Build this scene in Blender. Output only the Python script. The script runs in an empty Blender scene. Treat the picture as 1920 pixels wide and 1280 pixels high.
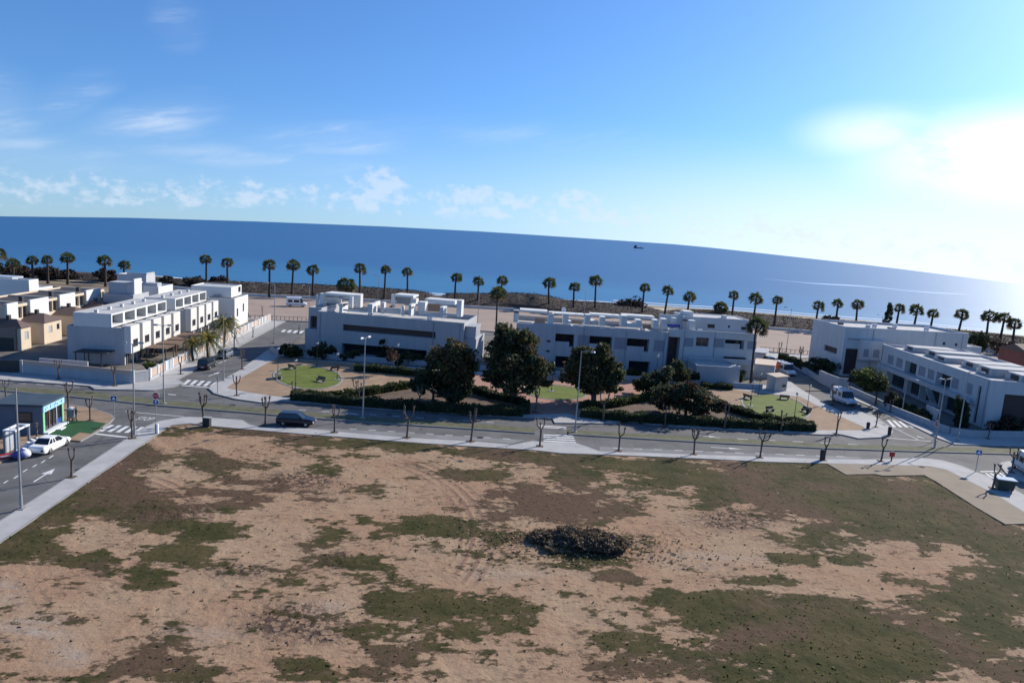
import bpy, bmesh, math, random
import numpy as np
from mathutils import Vector, Matrix
rnd = random.Random(11)
nr = np.random.RandomState(5)
rad = math.radians
S = bpy.context.scene
C = S.collection

# ------------------------------------------------------------------ camera
F, PITCH, ROLL, HC = 1300.0, math.atan(203.5/1300), rad(3.78), 25.0
FW = Vector((0, math.cos(PITCH), -math.sin(PITCH)))
U0 = Vector((0, math.sin(PITCH), math.cos(PITCH)))
RT = Vector((1, 0, 0))*math.cos(ROLL) + U0*math.sin(ROLL)
UP = U0*math.cos(ROLL) - Vector((1, 0, 0))*math.sin(ROLL)
cd = bpy.data.cameras.new('camera')
cam = bpy.data.objects.new('camera', cd)
C.objects.link(cam)
cd.sensor_width = 36.0
cd.lens = F/1920*36
cd.clip_start, cd.clip_end = 0.5, 60000
m = Matrix.Identity(4)
for i, a in enumerate((RT, UP, -FW)):
    for j in range(3):
        m[j][i] = a[j]
m.translation = (0, 0, HC)
cam.matrix_world = m
S.camera = cam


def ray(px, py):
    return FW*F + RT*(px-960) + UP*(640-py)


def G(px, py, z=0.0):
    "site survey: the ground point seen at a photograph position"
    d = ray(px, py)
    t = (z-HC)/d.z
    return Vector((d.x*t, d.y*t, z))


def top_h(base, px, py):
    "height above BASE (a ground point) of what is seen at px,py at the same distance"
    d = ray(px, py)
    return HC + d.z*(math.hypot(base[0], base[1])/math.hypot(d.x, d.y)) - base[2]


def azel(px, py):
    d = ray(px, py).normalized()
    return math.atan2(d.x, d.y), math.asin(d.z)


def lerp_list(pts, x):
    if x <= pts[0][0]:
        a, b = pts[0], pts[1]
    elif x >= pts[-1][0]:
        a, b = pts[-2], pts[-1]
    else:
        for a, b in zip(pts, pts[1:]):
            if a[0] <= x <= b[0]:
                break
    return a[1] + (b[1]-a[1])*(x-a[0])/(b[0]-a[0])


# ------------------------------------------------------------------ materials
def nodes(mt):
    mt.use_nodes = True
    nt = mt.node_tree
    return nt, nt.nodes, nt.links


def mat(name, col, rough=0.8, var=0.12, scale=1.5, bump=0.0, bscale=8.0, spec=0.3, metal=0.0, col2=None, stretch=None, detail=5):
    mt = bpy.data.materials.new(name)
    nt, N, L = nodes(mt)
    b = N['Principled BSDF']
    b.inputs['Roughness'].default_value = rough
    b.inputs['Specular IOR Level'].default_value = spec
    b.inputs['Metallic'].default_value = metal
    g = N.new('ShaderNodeNewGeometry')
    src = g.outputs['Position']
    if stretch:
        mp = N.new('ShaderNodeMapping')
        mp.inputs['Scale'].default_value = stretch
        L.new(src, mp.inputs['Vector'])
        src = mp.outputs['Vector']
    n = N.new('ShaderNodeTexNoise')
    n.inputs['Scale'].default_value = scale
    n.inputs['Detail'].default_value = detail
    n.inputs['Roughness'].default_value = 0.65
    L.new(src, n.inputs['Vector'])
    cr = N.new('ShaderNodeValToRGB')
    c1 = tuple(max(0, c*(1-var)) for c in col)
    c2 = col2 or tuple(min(1, c*(1+var)) for c in col)
    cr.color_ramp.elements[0].position = 0.3
    cr.color_ramp.elements[1].position = 0.7
    cr.color_ramp.elements[0].color = (*c1, 1)
    cr.color_ramp.elements[1].color = (*c2, 1)
    L.new(n.outputs['Fac'], cr.inputs['Fac'])
    L.new(cr.outputs['Color'], b.inputs['Base Color'])
    if bump:
        n2 = N.new('ShaderNodeTexNoise')
        n2.inputs['Scale'].default_value = bscale
        n2.inputs['Detail'].default_value = 4
        L.new(g.outputs['Position'], n2.inputs['Vector'])
        bp = N.new('ShaderNodeBump')
        bp.inputs['Strength'].default_value = bump
        bp.inputs['Distance'].default_value = 0.1
        L.new(n2.outputs['Fac'], bp.inputs['Height'])
        L.new(bp.outputs['Normal'], b.inputs['Normal'])
    return mt


def leafmat(name, a, b2, rough=0.6, trans=0.35, gain=1.7):
    mt = mat(name, tuple(c*gain for c in a), rough, 0.0, 0.9, col2=tuple(c*gain for c in b2), spec=0.15, detail=3)
    nt, N, L = nodes(mt)
    b = N['Principled BSDF']
    tr = N.new('ShaderNodeBsdfTranslucent')
    L.new(b.inputs['Base Color'].links[0].from_socket, tr.inputs['Color'])
    mx = N.new('ShaderNodeMixShader')
    mx.inputs[0].default_value = trans
    L.new(b.outputs[0], mx.inputs[1]); L.new(tr.outputs[0], mx.inputs[2])
    L.new(mx.outputs[0], N['Material Output'].inputs['Surface'])
    return mt


M = {}
M['white_lit'] = mat('sunlit_white_render', (0.64, 0.64, 0.62), 0.85, 0.06, 0.35)  # copy for sunlit roof parts and houses, sunlight put into the colour
M['white'] = mat('white_render_shaded', (0.385, 0.393, 0.408), 0.85, 0.10, 0.9, stretch=(1, 1, 0.18), detail=7)  # darker copy for walls in shade, the shade put into the colour
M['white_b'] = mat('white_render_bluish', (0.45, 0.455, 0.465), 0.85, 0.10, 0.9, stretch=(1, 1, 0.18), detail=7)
M['white_r'] = mat('white_render_lighter', (0.54, 0.54, 0.54), 0.85, 0.09, 0.9, stretch=(1, 1, 0.18), detail=7)  # a step lighter, for the blocks further right
M['shut'] = mat('grey_shutter', (0.27, 0.29, 0.33), 0.6, 0.1, 0.8, stretch=(1, 1, 14))
M['white2'] = mat('white_render_warm_lit', (0.62, 0.60, 0.56), 0.85, 0.07, 0.35, stretch=(1, 1, 0.35))  # brighter warm copy for the sunlit bays, light put into the colour
M['grey_wall'] = mat('grey_render', (0.42, 0.43, 0.45), 0.85, 0.08, 0.4)
M['tan'] = mat('tan_render', (0.60, 0.50, 0.38), 0.85, 0.08, 0.4)
M['brownwall'] = mat('brown_render', (0.24, 0.18, 0.15), 0.85, 0.1, 0.4)
M['redhouse'] = mat('red_brown_render', (0.22, 0.085, 0.07), 0.85, 0.12, 0.6)
M['roofdeck'] = mat('roof_gravel', (0.48, 0.47, 0.45), 0.9, 0.18, 0.8)
M['rooftile'] = mat('brown_roof_tile', (0.12, 0.085, 0.075), 0.8, 0.2, 2.0, stretch=(1, 4, 1))
M['darkroof'] = mat('dark_roof', (0.06, 0.055, 0.06), 0.85, 0.2, 1.0)
M['glass'] = mat('dark_glass', (0.02, 0.024, 0.03), 0.06, 0.2, 0.5, spec=0.6)
M['paleglass'] = mat('pale_blind_behind_glass', (0.42, 0.44, 0.47), 0.25, 0.1, 0.8, spec=0.5)
M['brownglass'] = mat('brown_shutter', (0.055, 0.04, 0.04), 0.5, 0.2, 1.0, stretch=(1, 1, 12))
M['frame'] = mat('window_frame', (0.30, 0.30, 0.31), 0.5, 0.05)
M['greyslab'] = mat('grey_slab', (0.30, 0.30, 0.31), 0.8, 0.1)
M['asphalt'] = mat('asphalt', (0.115, 0.112, 0.11), 0.9, 0.22, 0.25, col2=(0.165, 0.16, 0.155), bump=0.12, bscale=12)
nt, N, L = nodes(M['asphalt'])
_g = N.new('ShaderNodeNewGeometry')
_n = N.new('ShaderNodeTexNoise'); _n.inputs['Scale'].default_value = 0.9; _n.inputs['Detail'].default_value = 8; _n.inputs['Roughness'].default_value = 0.75
_v = N.new('ShaderNodeTexVoronoi'); _v.feature = 'DISTANCE_TO_EDGE'; _v.inputs['Scale'].default_value = 0.16
L.new(_g.outputs['Position'], _n.inputs['Vector']); L.new(_g.outputs['Position'], _v.inputs['Vector'])
_r = N.new('ShaderNodeMapRange'); _r.inputs['From Min'].default_value = 0.0; _r.inputs['From Max'].default_value = 0.012; _r.inputs['To Min'].default_value = 0.72
L.new(_v.outputs['Distance'], _r.inputs['Value'])
_r2 = N.new('ShaderNodeMapRange'); _r2.inputs['From Min'].default_value = 0.55; _r2.inputs['From Max'].default_value = 0.75; _r2.inputs['To Min'].default_value = 1.0; _r2.inputs['To Max'].default_value = 0.7
L.new(_n.outputs['Fac'], _r2.inputs['Value'])
_m = N.new('ShaderNodeMath'); _m.operation = 'MULTIPLY'
L.new(_r.outputs[0], _m.inputs[0]); L.new(_r2.outputs[0], _m.inputs[1])
_x = N.new('ShaderNodeVectorMath'); _x.operation = 'SCALE'
L.new(N['Principled BSDF'].inputs['Base Color'].links[0].from_socket, _x.inputs[0]); L.new(_m.outputs[0], _x.inputs['Scale'])
L.new(_x.outputs[0], N['Principled BSDF'].inputs['Base Color'])
M['asphalt_b'] = mat('asphalt_parking', (0.21, 0.205, 0.20), 0.9, 0.2, 0.3)
M['pave'] = mat('pavement_slabs', (0.40, 0.39, 0.375), 0.88, 0.14, 0.5)
M['kerb'] = mat('kerb_stone', (0.27, 0.262, 0.255), 0.85, 0.12, 1.2)
M['paint'] = mat('road_paint', (0.62, 0.62, 0.60), 0.8, 0.22, 2.5)
M['beige'] = mat('beige_concrete', (0.245, 0.195, 0.14), 0.9, 0.16, 0.35)
M['median'] = mat('median_turf', (0.115, 0.115, 0.065), 0.95, 0.3, 0.8, bump=0.3)
M['parksand'] = mat('park_sand', (0.30, 0.205, 0.13), 0.95, 0.2, 0.35, bump=0.1)
M['bed'] = mat('bed_soil', (0.125, 0.085, 0.06), 0.95, 0.3, 0.8, bump=0.3)
M['brick'] = mat('brick_paving', (0.36, 0.20, 0.145), 0.9, 0.16, 0.8)
M['lotsand'] = mat('beach_lot_gravel', (0.33, 0.25, 0.20), 0.95, 0.12, 0.12)
M['sand'] = mat('beach_sand', (0.50, 0.43, 0.33), 0.95, 0.12, 0.15)
M['dune'] = mat('dune_earth', (0.07, 0.055, 0.047), 0.95, 0.3, 0.3, bump=0.3, bscale=1.5)
M['lawn'] = mat('lawn', (0.115, 0.145, 0.022), 0.9, 0.25, 0.6, bump=0.3)
M['fakelawn'] = mat('green_carpet', (0.022, 0.085, 0.03), 0.9, 0.2, 0.6, bump=0.2)
M['plot'] = mat('garden_plot', (0.16, 0.14, 0.12), 0.95, 0.3, 0.3)
M['earth'] = mat('earth', (0.22, 0.17, 0.12), 0.95, 0.25, 0.15)
M['bark'] = mat('bark', (0.13, 0.10, 0.085), 0.9, 0.3, 3, bump=0.4)
M['barkpale'] = mat('pale_bark', (0.22, 0.185, 0.16), 0.9, 0.3, 3, bump=0.4)
M['palmbark'] = mat('palm_bark', (0.05, 0.04, 0.034), 0.9, 0.3, 3, stretch=(1, 1, 5))
M['palmleaf'] = leafmat('palm_leaf', (0.028, 0.038, 0.015), (0.065, 0.072, 0.032))
M['palmdry'] = leafmat('palm_dry_leaf', (0.075, 0.055, 0.035), (0.13, 0.10, 0.06))
M['dateleaf'] = leafmat('date_leaf', (0.03, 0.045, 0.012), (0.07, 0.08, 0.02))
M['datebright'] = leafmat('yellow_frond', (0.13, 0.11, 0.02), (0.22, 0.17, 0.04))
M['oak1'] = leafmat('tree_leaf', (0.018, 0.022, 0.011), (0.052, 0.056, 0.024), 0.6, 0.4, 2.2)
M['oak2'] = leafmat('brown_leaf', (0.036, 0.026, 0.014), (0.085, 0.058, 0.028), 0.6, 0.4, 2.2)
M['oak3'] = leafmat('deep_leaf', (0.013, 0.019, 0.013), (0.034, 0.044, 0.025), 0.6, 0.4, 2.2)
M['red'] = leafmat('reddish_leaf', (0.026, 0.014, 0.012), (0.055, 0.03, 0.022))
M['hedge'] = leafmat('hedge_leaf', (0.016, 0.021, 0.010), (0.045, 0.055, 0.02))
M['hedge2'] = leafmat('pale_green_hedge_leaf', (0.03, 0.045, 0.012), (0.07, 0.085, 0.022))  # lighter green than the plain hedge leaf
M['olive'] = leafmat('olive_leaf', (0.06, 0.075, 0.035), (0.12, 0.13, 0.07))
M['scrub'] = leafmat('scrub_leaf', (0.058, 0.045, 0.039), (0.072, 0.057, 0.048), 0.9, 0.1, 1.0)
M['scrub2'] = leafmat('dark_scrub_leaf', (0.035, 0.032, 0.026), (0.06, 0.05, 0.04), 0.8, 0.1, 1.1)
M['twig'] = leafmat('dead_twig', (0.05, 0.036, 0.026), (0.13, 0.092, 0.062))
M['straw'] = leafmat('straw', (0.16, 0.12, 0.07), (0.30, 0.23, 0.14))
M['steel'] = mat('galvanised_steel', (0.34, 0.35, 0.36), 0.5, 0.12, 2, metal=0.3)
M['darksteel'] = mat('dark_painted_steel', (0.035, 0.036, 0.04), 0.5, 0.1)
M['lampglass'] = mat('lamp_globe', (0.75, 0.76, 0.78), 0.25, 0.03)
M['black'] = mat('black_paint', (0.012, 0.013, 0.022), 0.22, 0.05, spec=0.6)
M['navy'] = mat('dark_car_paint', (0.018, 0.02, 0.025), 0.3, 0.05, spec=0.6)
M['bluegrey'] = mat('blue_grey_car_paint', (0.16, 0.19, 0.24), 0.3, 0.05, spec=0.6)
M['carwhite'] = mat('white_car_paint', (0.80, 0.80, 0.79), 0.3, 0.03, spec=0.5)
M['vanwhite'] = mat('off_white_van_paint', (0.68, 0.69, 0.71), 0.4, 0.04, spec=0.5)
M['tyre'] = mat('tyre', (0.018, 0.018, 0.018), 0.85, 0.1)
M['hub'] = mat('hub', (0.35, 0.35, 0.36), 0.35, 0.05, metal=0.7)
M['lens'] = mat('lamp_lens', (0.75, 0.76, 0.78), 0.15, 0.03)
M['redlens'] = mat('red_lens', (0.20, 0.015, 0.015), 0.3, 0.05)
M['orange'] = mat('orange_panel', (0.62, 0.13, 0.05), 0.5, 0.08)
M['kioskwall'] = mat('kiosk_wall', (0.135, 0.15, 0.19), 0.7, 0.08, 0.8)
M['kioskroof'] = mat('kiosk_roof', (0.05, 0.075, 0.10), 0.7, 0.15, 0.8)
M['kioskgreen'] = mat('kiosk_green', (0.25, 0.55, 0.30), 0.5, 0.15, 3)
M['kiosksign'] = mat('kiosk_sign', (0.36, 0.62, 0.75), 0.5, 0.08, 2)
M['signred'] = mat('sign_red', (0.42, 0.03, 0.035), 0.5, 0.05)
M['signblue'] = mat('sign_blue', (0.03, 0.08, 0.30), 0.5, 0.05)
M['signwhite'] = mat('sign_white', (0.75, 0.75, 0.75), 0.5, 0.03)
M['bagwhite'] = mat('sack_cloth', (0.62, 0.63, 0.66), 0.9, 0.15, 3)
M['bagblue'] = mat('blue_sack_cloth', (0.08, 0.10, 0.32), 0.9, 0.15, 3)
M['green_bin'] = mat('dark_green_plastic', (0.025, 0.045, 0.04), 0.5, 0.1)
M['bench'] = mat('bench_wood', (0.10, 0.085, 0.075), 0.7, 0.2, 3)
M['benchstone'] = mat('bench_stone', (0.26, 0.25, 0.24), 0.8, 0.1, 3)
M['brickpanel'] = mat('brick_lattice', (0.48, 0.37, 0.30), 0.85, 0.25, 5, stretch=(1, 1, 4))
M['bluegate'] = mat('pale_blue_gate', (0.45, 0.58, 0.68), 0.5, 0.05)
M['terracotta'] = mat('terracotta_roof', (0.52, 0.42, 0.33), 0.85, 0.15, 1.5)
M['hutwall'] = mat('hut_wall', (0.46, 0.45, 0.40), 0.85, 0.12, 0.8)
M['skin'] = mat('skin', (0.45, 0.29, 0.22), 0.6, 0.04)
M['cloth'] = mat('dark_cloth', (0.02, 0.02, 0.03), 0.9, 0.15, 4)
M['cloth2'] = mat('navy_trousers', (0.03, 0.035, 0.06), 0.9, 0.15, 4)
M['hair'] = mat('dark_hair', (0.02, 0.014, 0.01), 0.7, 0.1)
M['wood'] = mat('timber', (0.17, 0.11, 0.075), 0.8, 0.2, 2)
M['bluecover'] = mat('blue_tarpaulin', (0.04, 0.06, 0.30), 0.6, 0.1, 2)
M['shiphull'] = mat('ship_hull', (0.04, 0.05, 0.08), 0.6, 0.1, 0.1)
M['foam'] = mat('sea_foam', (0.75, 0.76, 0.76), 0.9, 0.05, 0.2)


# ------------------------------------------------------------------ mesh builder
class MB:
    def __init__(s):
        s.v, s.f, s.m = [], [], []

    def add(s, vs, fs, mi=0):
        b = len(s.v)
        s.v += [tuple(v) for v in vs]
        s.f += [tuple(i+b for i in f) for f in fs]
        s.m += [mi]*len(fs)
        return s

    def box(s, x0, x1, y0, y1, z0, z1, mi=0):
        return s.hexa([(x0, y0), (x1, y0), (x1, y1), (x0, y1)], z0, z1, mi)

    def hexa(s, poly, z0, z1, mi=0, top=None):
        n = len(poly)
        top = top or poly
        vs = [(p[0], p[1], z0) for p in poly] + [(p[0], p[1], z1) for p in top]
        fs = [tuple(range(n-1, -1, -1)), tuple(range(n, 2*n))]
        fs += [(i, (i+1) % n, n+(i+1) % n, n+i) for i in range(n)]
        return s.add(vs, fs, mi)

    def tube(s, pts, rads, n=7, mi=0, cap=True):
        pts = [Vector(p) for p in pts]
        rings = []
        for i, p in enumerate(pts):
            d = (pts[min(i+1, len(pts)-1)] - pts[max(i-1, 0)])
            d = d.normalized() if d.length > 1e-9 else Vector((0, 0, 1))
            a = d.cross(Vector((1, 0, 0)) if abs(d.x) < 0.9 else Vector((0, 1, 0))).normalized()
            b = d.cross(a)
            rings.append([p + (a*math.cos(k*2*math.pi/n) + b*math.sin(k*2*math.pi/n))*rads[i] for k in range(n)])
        vs = [v for r in rings for v in r]
        fs = [(i*n+k, i*n+(k+1) % n, (i+1)*n+(k+1) % n, (i+1)*n+k) for i in range(len(pts)-1) for k in range(n)]
        if cap:
            fs += [tuple(range(n-1, -1, -1)), tuple(range((len(pts)-1)*n, len(pts)*n))]
        return s.add(vs, fs, mi)

    def ball(s, c, rx, ry, rz, mi=0, nu=10, nv=6):
        vs, fs = [], []
        for j in range(nv+1):
            t = math.pi*j/nv
            for i in range(nu):
                a = 2*math.pi*i/nu
                vs.append((c[0]+rx*math.sin(t)*math.cos(a), c[1]+ry*math.sin(t)*math.sin(a), c[2]+rz*math.cos(t)))
        for j in range(nv):
            for i in range(nu):
                fs.append((j*nu+i, j*nu+(i+1) % nu, (j+1)*nu+(i+1) % nu, (j+1)*nu+i))
        return s.add(vs, fs, mi)

    def quad(s, a, b, c, d, mi=0):
        return s.add([a, b, c, d], [(0, 1, 2, 3)], mi)

    def build(s, name, mats, parent=None, smooth=False, bevel=0, recalc=True):
        me = bpy.data.meshes.new(name)
        me.from_pydata(s.v, [], s.f)
        mats = mats if isinstance(mats, (list, tuple)) else [mats]
        for q in mats:
            me.materials.append(q)
        if len(mats) > 1:
            me.polygons.foreach_set('material_index', s.m)
        if recalc and len(s.f) < 20000:
            bm = bmesh.new()
            bm.from_mesh(me)
            bmesh.ops.recalc_face_normals(bm, faces=bm.faces)
            bm.to_mesh(me)
            bm.free()
        if smooth:
            me.polygons.foreach_set('use_smooth', [True]*len(me.polygons))
        me.update()
        o = bpy.data.objects.new(name, me)
        C.objects.link(o)
        if parent:
            o.parent = parent
        if bevel:
            md = o.modifiers.new('bevel', 'BEVEL')
            md.width = bevel
            md.segments = 2
            md.limit_method = 'ANGLE'
        return o


def tag(o, label, cat, group=None):
    o['label'] = label
    o['category'] = cat
    if group:
        o['group'] = group
    return o


def thing(name, label, cat, loc=(0, 0, 0), rz=0.0, group=None):
    o = bpy.data.objects.new(name, None)
    o.empty_display_size = 0.3
    C.objects.link(o)
    o.location = loc
    o.rotation_euler = (0, 0, rz)
    return tag(o, label, cat, group)


def struct(name, mb, m, smooth=False):
    o = mb.build(name, m, smooth=smooth)
    o['kind'] = 'structure'
    return o


def dup(root, label, loc, rz, sc=1.0, group=None):
    r = root.copy()
    C.objects.link(r)
    r.location = loc
    r.rotation_euler = (0, 0, rz)
    r.scale = (sc, sc, sc) if not isinstance(sc, tuple) else sc
    r['label'] = label
    if group:
        r['group'] = group
    for ch in list(root.children):
        c = ch.copy()
        C.objects.link(c)
        c.parent = r
        for gch in list(ch.children):
            g2 = gch.copy()
            C.objects.link(g2)
            g2.parent = c
    return r


ORD = ['first', 'second', 'third', 'fourth', 'fifth', 'sixth', 'seventh', 'eighth', 'ninth', 'tenth', 'eleventh', 'twelfth', 'thirteenth',
       'fourteenth', 'fifteenth', 'sixteenth', 'seventeenth', 'eighteenth', 'nineteenth', 'twentieth', 'twenty-first', 'twenty-second',
       'twenty-third', 'twenty-fourth', 'twenty-fifth', 'twenty-sixth', 'twenty-seventh', 'twenty-eighth', 'twenty-ninth', 'thirtieth',
       'thirty-first', 'thirty-second', 'thirty-third', 'thirty-fourth', 'thirty-fifth', 'thirty-sixth']


# ------------------------------------------------------------------ sky and sun
SUN_AZ, SUN_EL = rad(48), rad(28)
w = bpy.data.worlds.new('World')
S.world = w
w.use_nodes = True
nt = w.node_tree
N, L = nt.nodes, nt.links
N.clear()


def nd(t, **kw):
    n = N.new(t)
    for k, v in kw.items():
        setattr(n, k, v)
    return n


def mth(op, a, b=None, c=None, clamp=False):
    n = nd('ShaderNodeMath', operation=op)
    n.use_clamp = clamp
    for i, v in enumerate((a, b, c)):
        if v is None:
            continue
        if isinstance(v, (int, float)):
            n.inputs[i].default_value = v
        else:
            L.new(v, n.inputs[i])
    return n.outputs[0]


def sstep(v, a, b):
    n = nd('ShaderNodeMapRange', interpolation_type='SMOOTHSTEP')
    L.new(v, n.inputs['Value'])
    n.inputs['From Min'].default_value = a
    n.inputs['From Max'].default_value = b
    return n.outputs['Result']


tc = nd('ShaderNodeTexCoord')
sx = nd('ShaderNodeSeparateXYZ')
L.new(tc.outputs['Generated'], sx.inputs[0])
X, Y, Z = sx.outputs
az = mth('ARCTAN2', X, Y)
el = mth('ARCSINE', Z)
# the sky texture is looked up a little above the true direction so that it carries on down to the sea's edge
zc = mth('MAXIMUM', mth('ADD', Z, 0.045), 0.012)
cb = nd('ShaderNodeCombineXYZ')
L.new(X, cb.inputs[0]); L.new(Y, cb.inputs[1]); L.new(zc, cb.inputs[2])
vn = nd('ShaderNodeVectorMath', operation='NORMALIZE')
L.new(cb.outputs[0], vn.inputs[0])
sky = nd('ShaderNodeTexSky', sky_type='NISHITA')
sky.sun_disc = False
sky.sun_elevation = SUN_EL
sky.sun_rotation = SUN_AZ
sky.altitude = 30
sky.air_density = 1.0
sky.dust_density = 0.6
sky.ozone_density = 3.0
L.new(vn.outputs[0], sky.inputs['Vector'])


def noise_ae(sa, se, rot, scale, detail, seed, rough=0.6):
    "noise in azimuth / elevation space, stretched and turned"
    c, s_ = math.cos(rot), math.sin(rot)
    u = mth('ADD', mth('MULTIPLY', az, c*sa), mth('MULTIPLY', el, s_*sa))
    v = mth('ADD', mth('MULTIPLY', az, -s_*se), mth('MULTIPLY', el, c*se))
    k = nd('ShaderNodeCombineXYZ')
    L.new(u, k.inputs[0]); L.new(v, k.inputs[1])
    k.inputs[2].default_value = seed
    n = nd('ShaderNodeTexNoise')
    n.inputs['Scale'].default_value = scale
    n.inputs['Detail'].default_value = detail
    n.inputs['Roughness'].default_value = rough
    L.new(k.outputs[0], n.inputs['Vector'])
    return n.outputs['Fac']


def blob(px, py, rx, ry, rot=0.0):
    "soft ellipse on the sky, radii in degrees"
    a0, e0 = azel(px, py)
    c, s_ = math.cos(rot), math.sin(rot)
    da, de = mth('SUBTRACT', az, a0), mth('SUBTRACT', el, e0)
    u = mth('ADD', mth('MULTIPLY', da, c/rad(rx)), mth('MULTIPLY', de, s_/rad(rx)))
    v = mth('ADD', mth('MULTIPLY', da, -s_/rad(ry)), mth('MULTIPLY', de, c/rad(ry)))
    r = mth('SQRT', mth('ADD', mth('MULTIPLY', u, u), mth('MULTIPLY', v, v)))
    return sstep(r, 1.0, 0.0)


wisp = noise_ae(5, 26, rad(14), 1.3, 6, 3.1)
wispm = sstep(wisp, 0.42, 0.68)
cir = None
for px, py, rx, ry, rot, k in ((335, 45, 2.6, 2.4, 0.9, 0.4), (300, 225, 6, 2.2, 0.35, 0.75), (0, 195, 3.0, 3.0, 0, 0.9), (130, 180, 4.5, 1.6, 0.5, 0.5),
                               (640, 262, 8, 1.7, 0.12, 0.9), (60, 290, 9, 1.6, 0, 0.7), (500, 300, 14, 1.2, 0, 0.5), (1000, 255, 16, 1.6, 0, 0.25)):
    t = mth('MULTIPLY', blob(px, py, rx, ry, rot), k)
    cir = t if cir is None else mth('MAXIMUM', cir, t)
cirrus = mth('MULTIPLY', cir, mth('ADD', mth('MULTIPLY', wispm, 0.85), 0.12))
# row of small cumulus low over the sea
cum = noise_ae(24, 34, 0, 2.0, 7, 8.3, 0.6)
elv = mth('ADD', el, mth('MULTIPLY', mth('MULTIPLY', az, az), rad(1.4)/rad(36)**2))  # height above the visible edge of the sea
band = mth('MULTIPLY', sstep(elv, rad(0.5), rad(1.3)), sstep(elv, rad(3.9), rad(2.0)))
bigc = mth('MAXIMUM', mth('MAXIMUM', blob(710, 348, 3.6, 2.2), blob(1090, 372, 3.0, 1.5)), mth('MULTIPLY', blob(900, 368, 7, 1.3), 0.7))
cm = mth('ADD', mth('MULTIPLY', band, 0.15), mth('MULTIPLY', bigc, 0.22))
cumul = mth('MULTIPLY', mth('MULTIPLY', sstep(mth('ADD', cum, cm), 0.57, 0.80), sstep(elv, rad(0.4), rad(1.3))), sstep(mth('MAXIMUM', band, bigc), 0.02, 0.3))
# bright veil of cloud near the sun, at the right
vn2 = noise_ae(5, 12, rad(-8), 1.1, 6, 1.7)
veil = mth('MULTIPLY', mth('MAXIMUM', blob(1970, 290, 15, 4.4), mth('MULTIPLY', blob(1640, 250, 7, 2.6), 0.5)), sstep(vn2, 0.2, 0.5))
# haze band that whitens the foot of the sky, more so below the sun
saz = mth('ABSOLUTE', mth('SUBTRACT', az, SUN_AZ))
hz = mth('MULTIPLY', sstep(elv, rad(10.0), rad(-1.0)), mth('ADD', mth('MULTIPLY', sstep(saz, rad(75), rad(10)), 0.6), 0.42))

bg = nd('ShaderNodeBackground')
SKYK = 0.088
tint = nd('ShaderNodeMix', data_type='RGBA', blend_type='MULTIPLY')
tint.inputs[0].default_value = 1.0
L.new(sky.outputs[0], tint.inputs[6])
tint.inputs[7].default_value = (0.62, 0.98, 1.42, 1)


def mixc(fac, a, col):
    n = nd('ShaderNodeMix', data_type='RGBA')
    L.new(fac, n.inputs[0])
    L.new(a, n.inputs[6])
    n.inputs[7].default_value = (*col, 1)
    return n.outputs[2]


c = tint.outputs[2]
c = mixc(mth('MULTIPLY', hz, 0.75), c, (5.6, 7.0, 9.0))
c = mixc(mth('MULTIPLY', sstep(el, rad(9), rad(0)), mth('MULTIPLY', sstep(saz, rad(55), rad(8)), 1.0), clamp=True), c, (8.8, 9.8, 10.6))
c = mixc(mth('MULTIPLY', cirrus, 0.95), c, (6.2, 7.3, 9.0))
c = mixc(mth('MULTIPLY', cumul, 0.5), c, (7.0, 7.7, 9.0))
c = mixc(veil, c, (13, 13, 13))
L.new(c, bg.inputs[0])
bg.inputs[1].default_value = SKYK
ow = nd('ShaderNodeOutputWorld')
L.new(bg.outputs[0], ow.inputs[0])

sl = bpy.data.lights.new('sun', 'SUN')
sl.energy = 5.0
sl.angle = rad(0.53)
sl.color = (1.0, 0.93, 0.83)
so = bpy.data.objects.new('sun', sl)
C.objects.link(so)
sd = Vector((math.sin(SUN_AZ)*math.cos(SUN_EL), math.cos(SUN_AZ)*math.cos(SUN_EL), math.sin(SUN_EL)))
so.rotation_euler = sd.to_track_quat('Z', 'Y').to_euler()
so.location = (60, 60, 80)
S.view_settings.view_transform = 'Standard'
S.view_settings.look = 'None'
S.view_settings.exposure = 0.35
S.view_settings.gamma = 1.0
S.view_settings.use_curve_mapping = False
S.cycles.max_bounces = 6
S.cycles.use_denoising = True


# ------------------------------------------------------------------ value noise for terrain
LAT = nr.rand(256, 256)


def vnoise(x, y):
    xi, yi = np.floor(x).astype(int), np.floor(y).astype(int)
    fx, fy = x-xi, y-yi
    fx, fy = fx*fx*(3-2*fx), fy*fy*(3-2*fy)
    a = LAT[xi % 256, yi % 256]; b = LAT[(xi+1) % 256, yi % 256]
    c_ = LAT[xi % 256, (yi+1) % 256]; d = LAT[(xi+1) % 256, (yi+1) % 256]
    return (a*(1-fx)+b*fx)*(1-fy) + (c_*(1-fx)+d*fx)*fy


def fbm(x, y, o=5, g=0.5):
    t, a, s = 0, 1.0, 0
    for i in range(o):
        t = t + a*vnoise(x*2**i+17.3*i, y*2**i+5.1*i)
        s += a
        a *= g
    return t/s


def inside(poly, x, y):
    r = np.zeros(x.shape, bool)
    n = len(poly)
    for i in range(n):
        x0, y0 = poly[i][0], poly[i][1]
        x1, y1 = poly[(i+1) % n][0], poly[(i+1) % n][1]
        if y0 == y1:
            continue
        cnd = ((y0 > y) != (y1 > y)) & (x < (x1-x0)*(y-y0)/(y1-y0)+x0)
        r ^= cnd
    return r


def gpoly(pts, z=0.0):
    return [G(p[0], p[1], z) for p in pts]


def sheet(name, pts, z, m, world=False):
    mb = MB()
    P = [Vector((p[0], p[1], z)) for p in pts] if world else gpoly(pts, z)
    mb.add(P, [tuple(range(len(P)))])
    return struct(name, mb, m)


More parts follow.
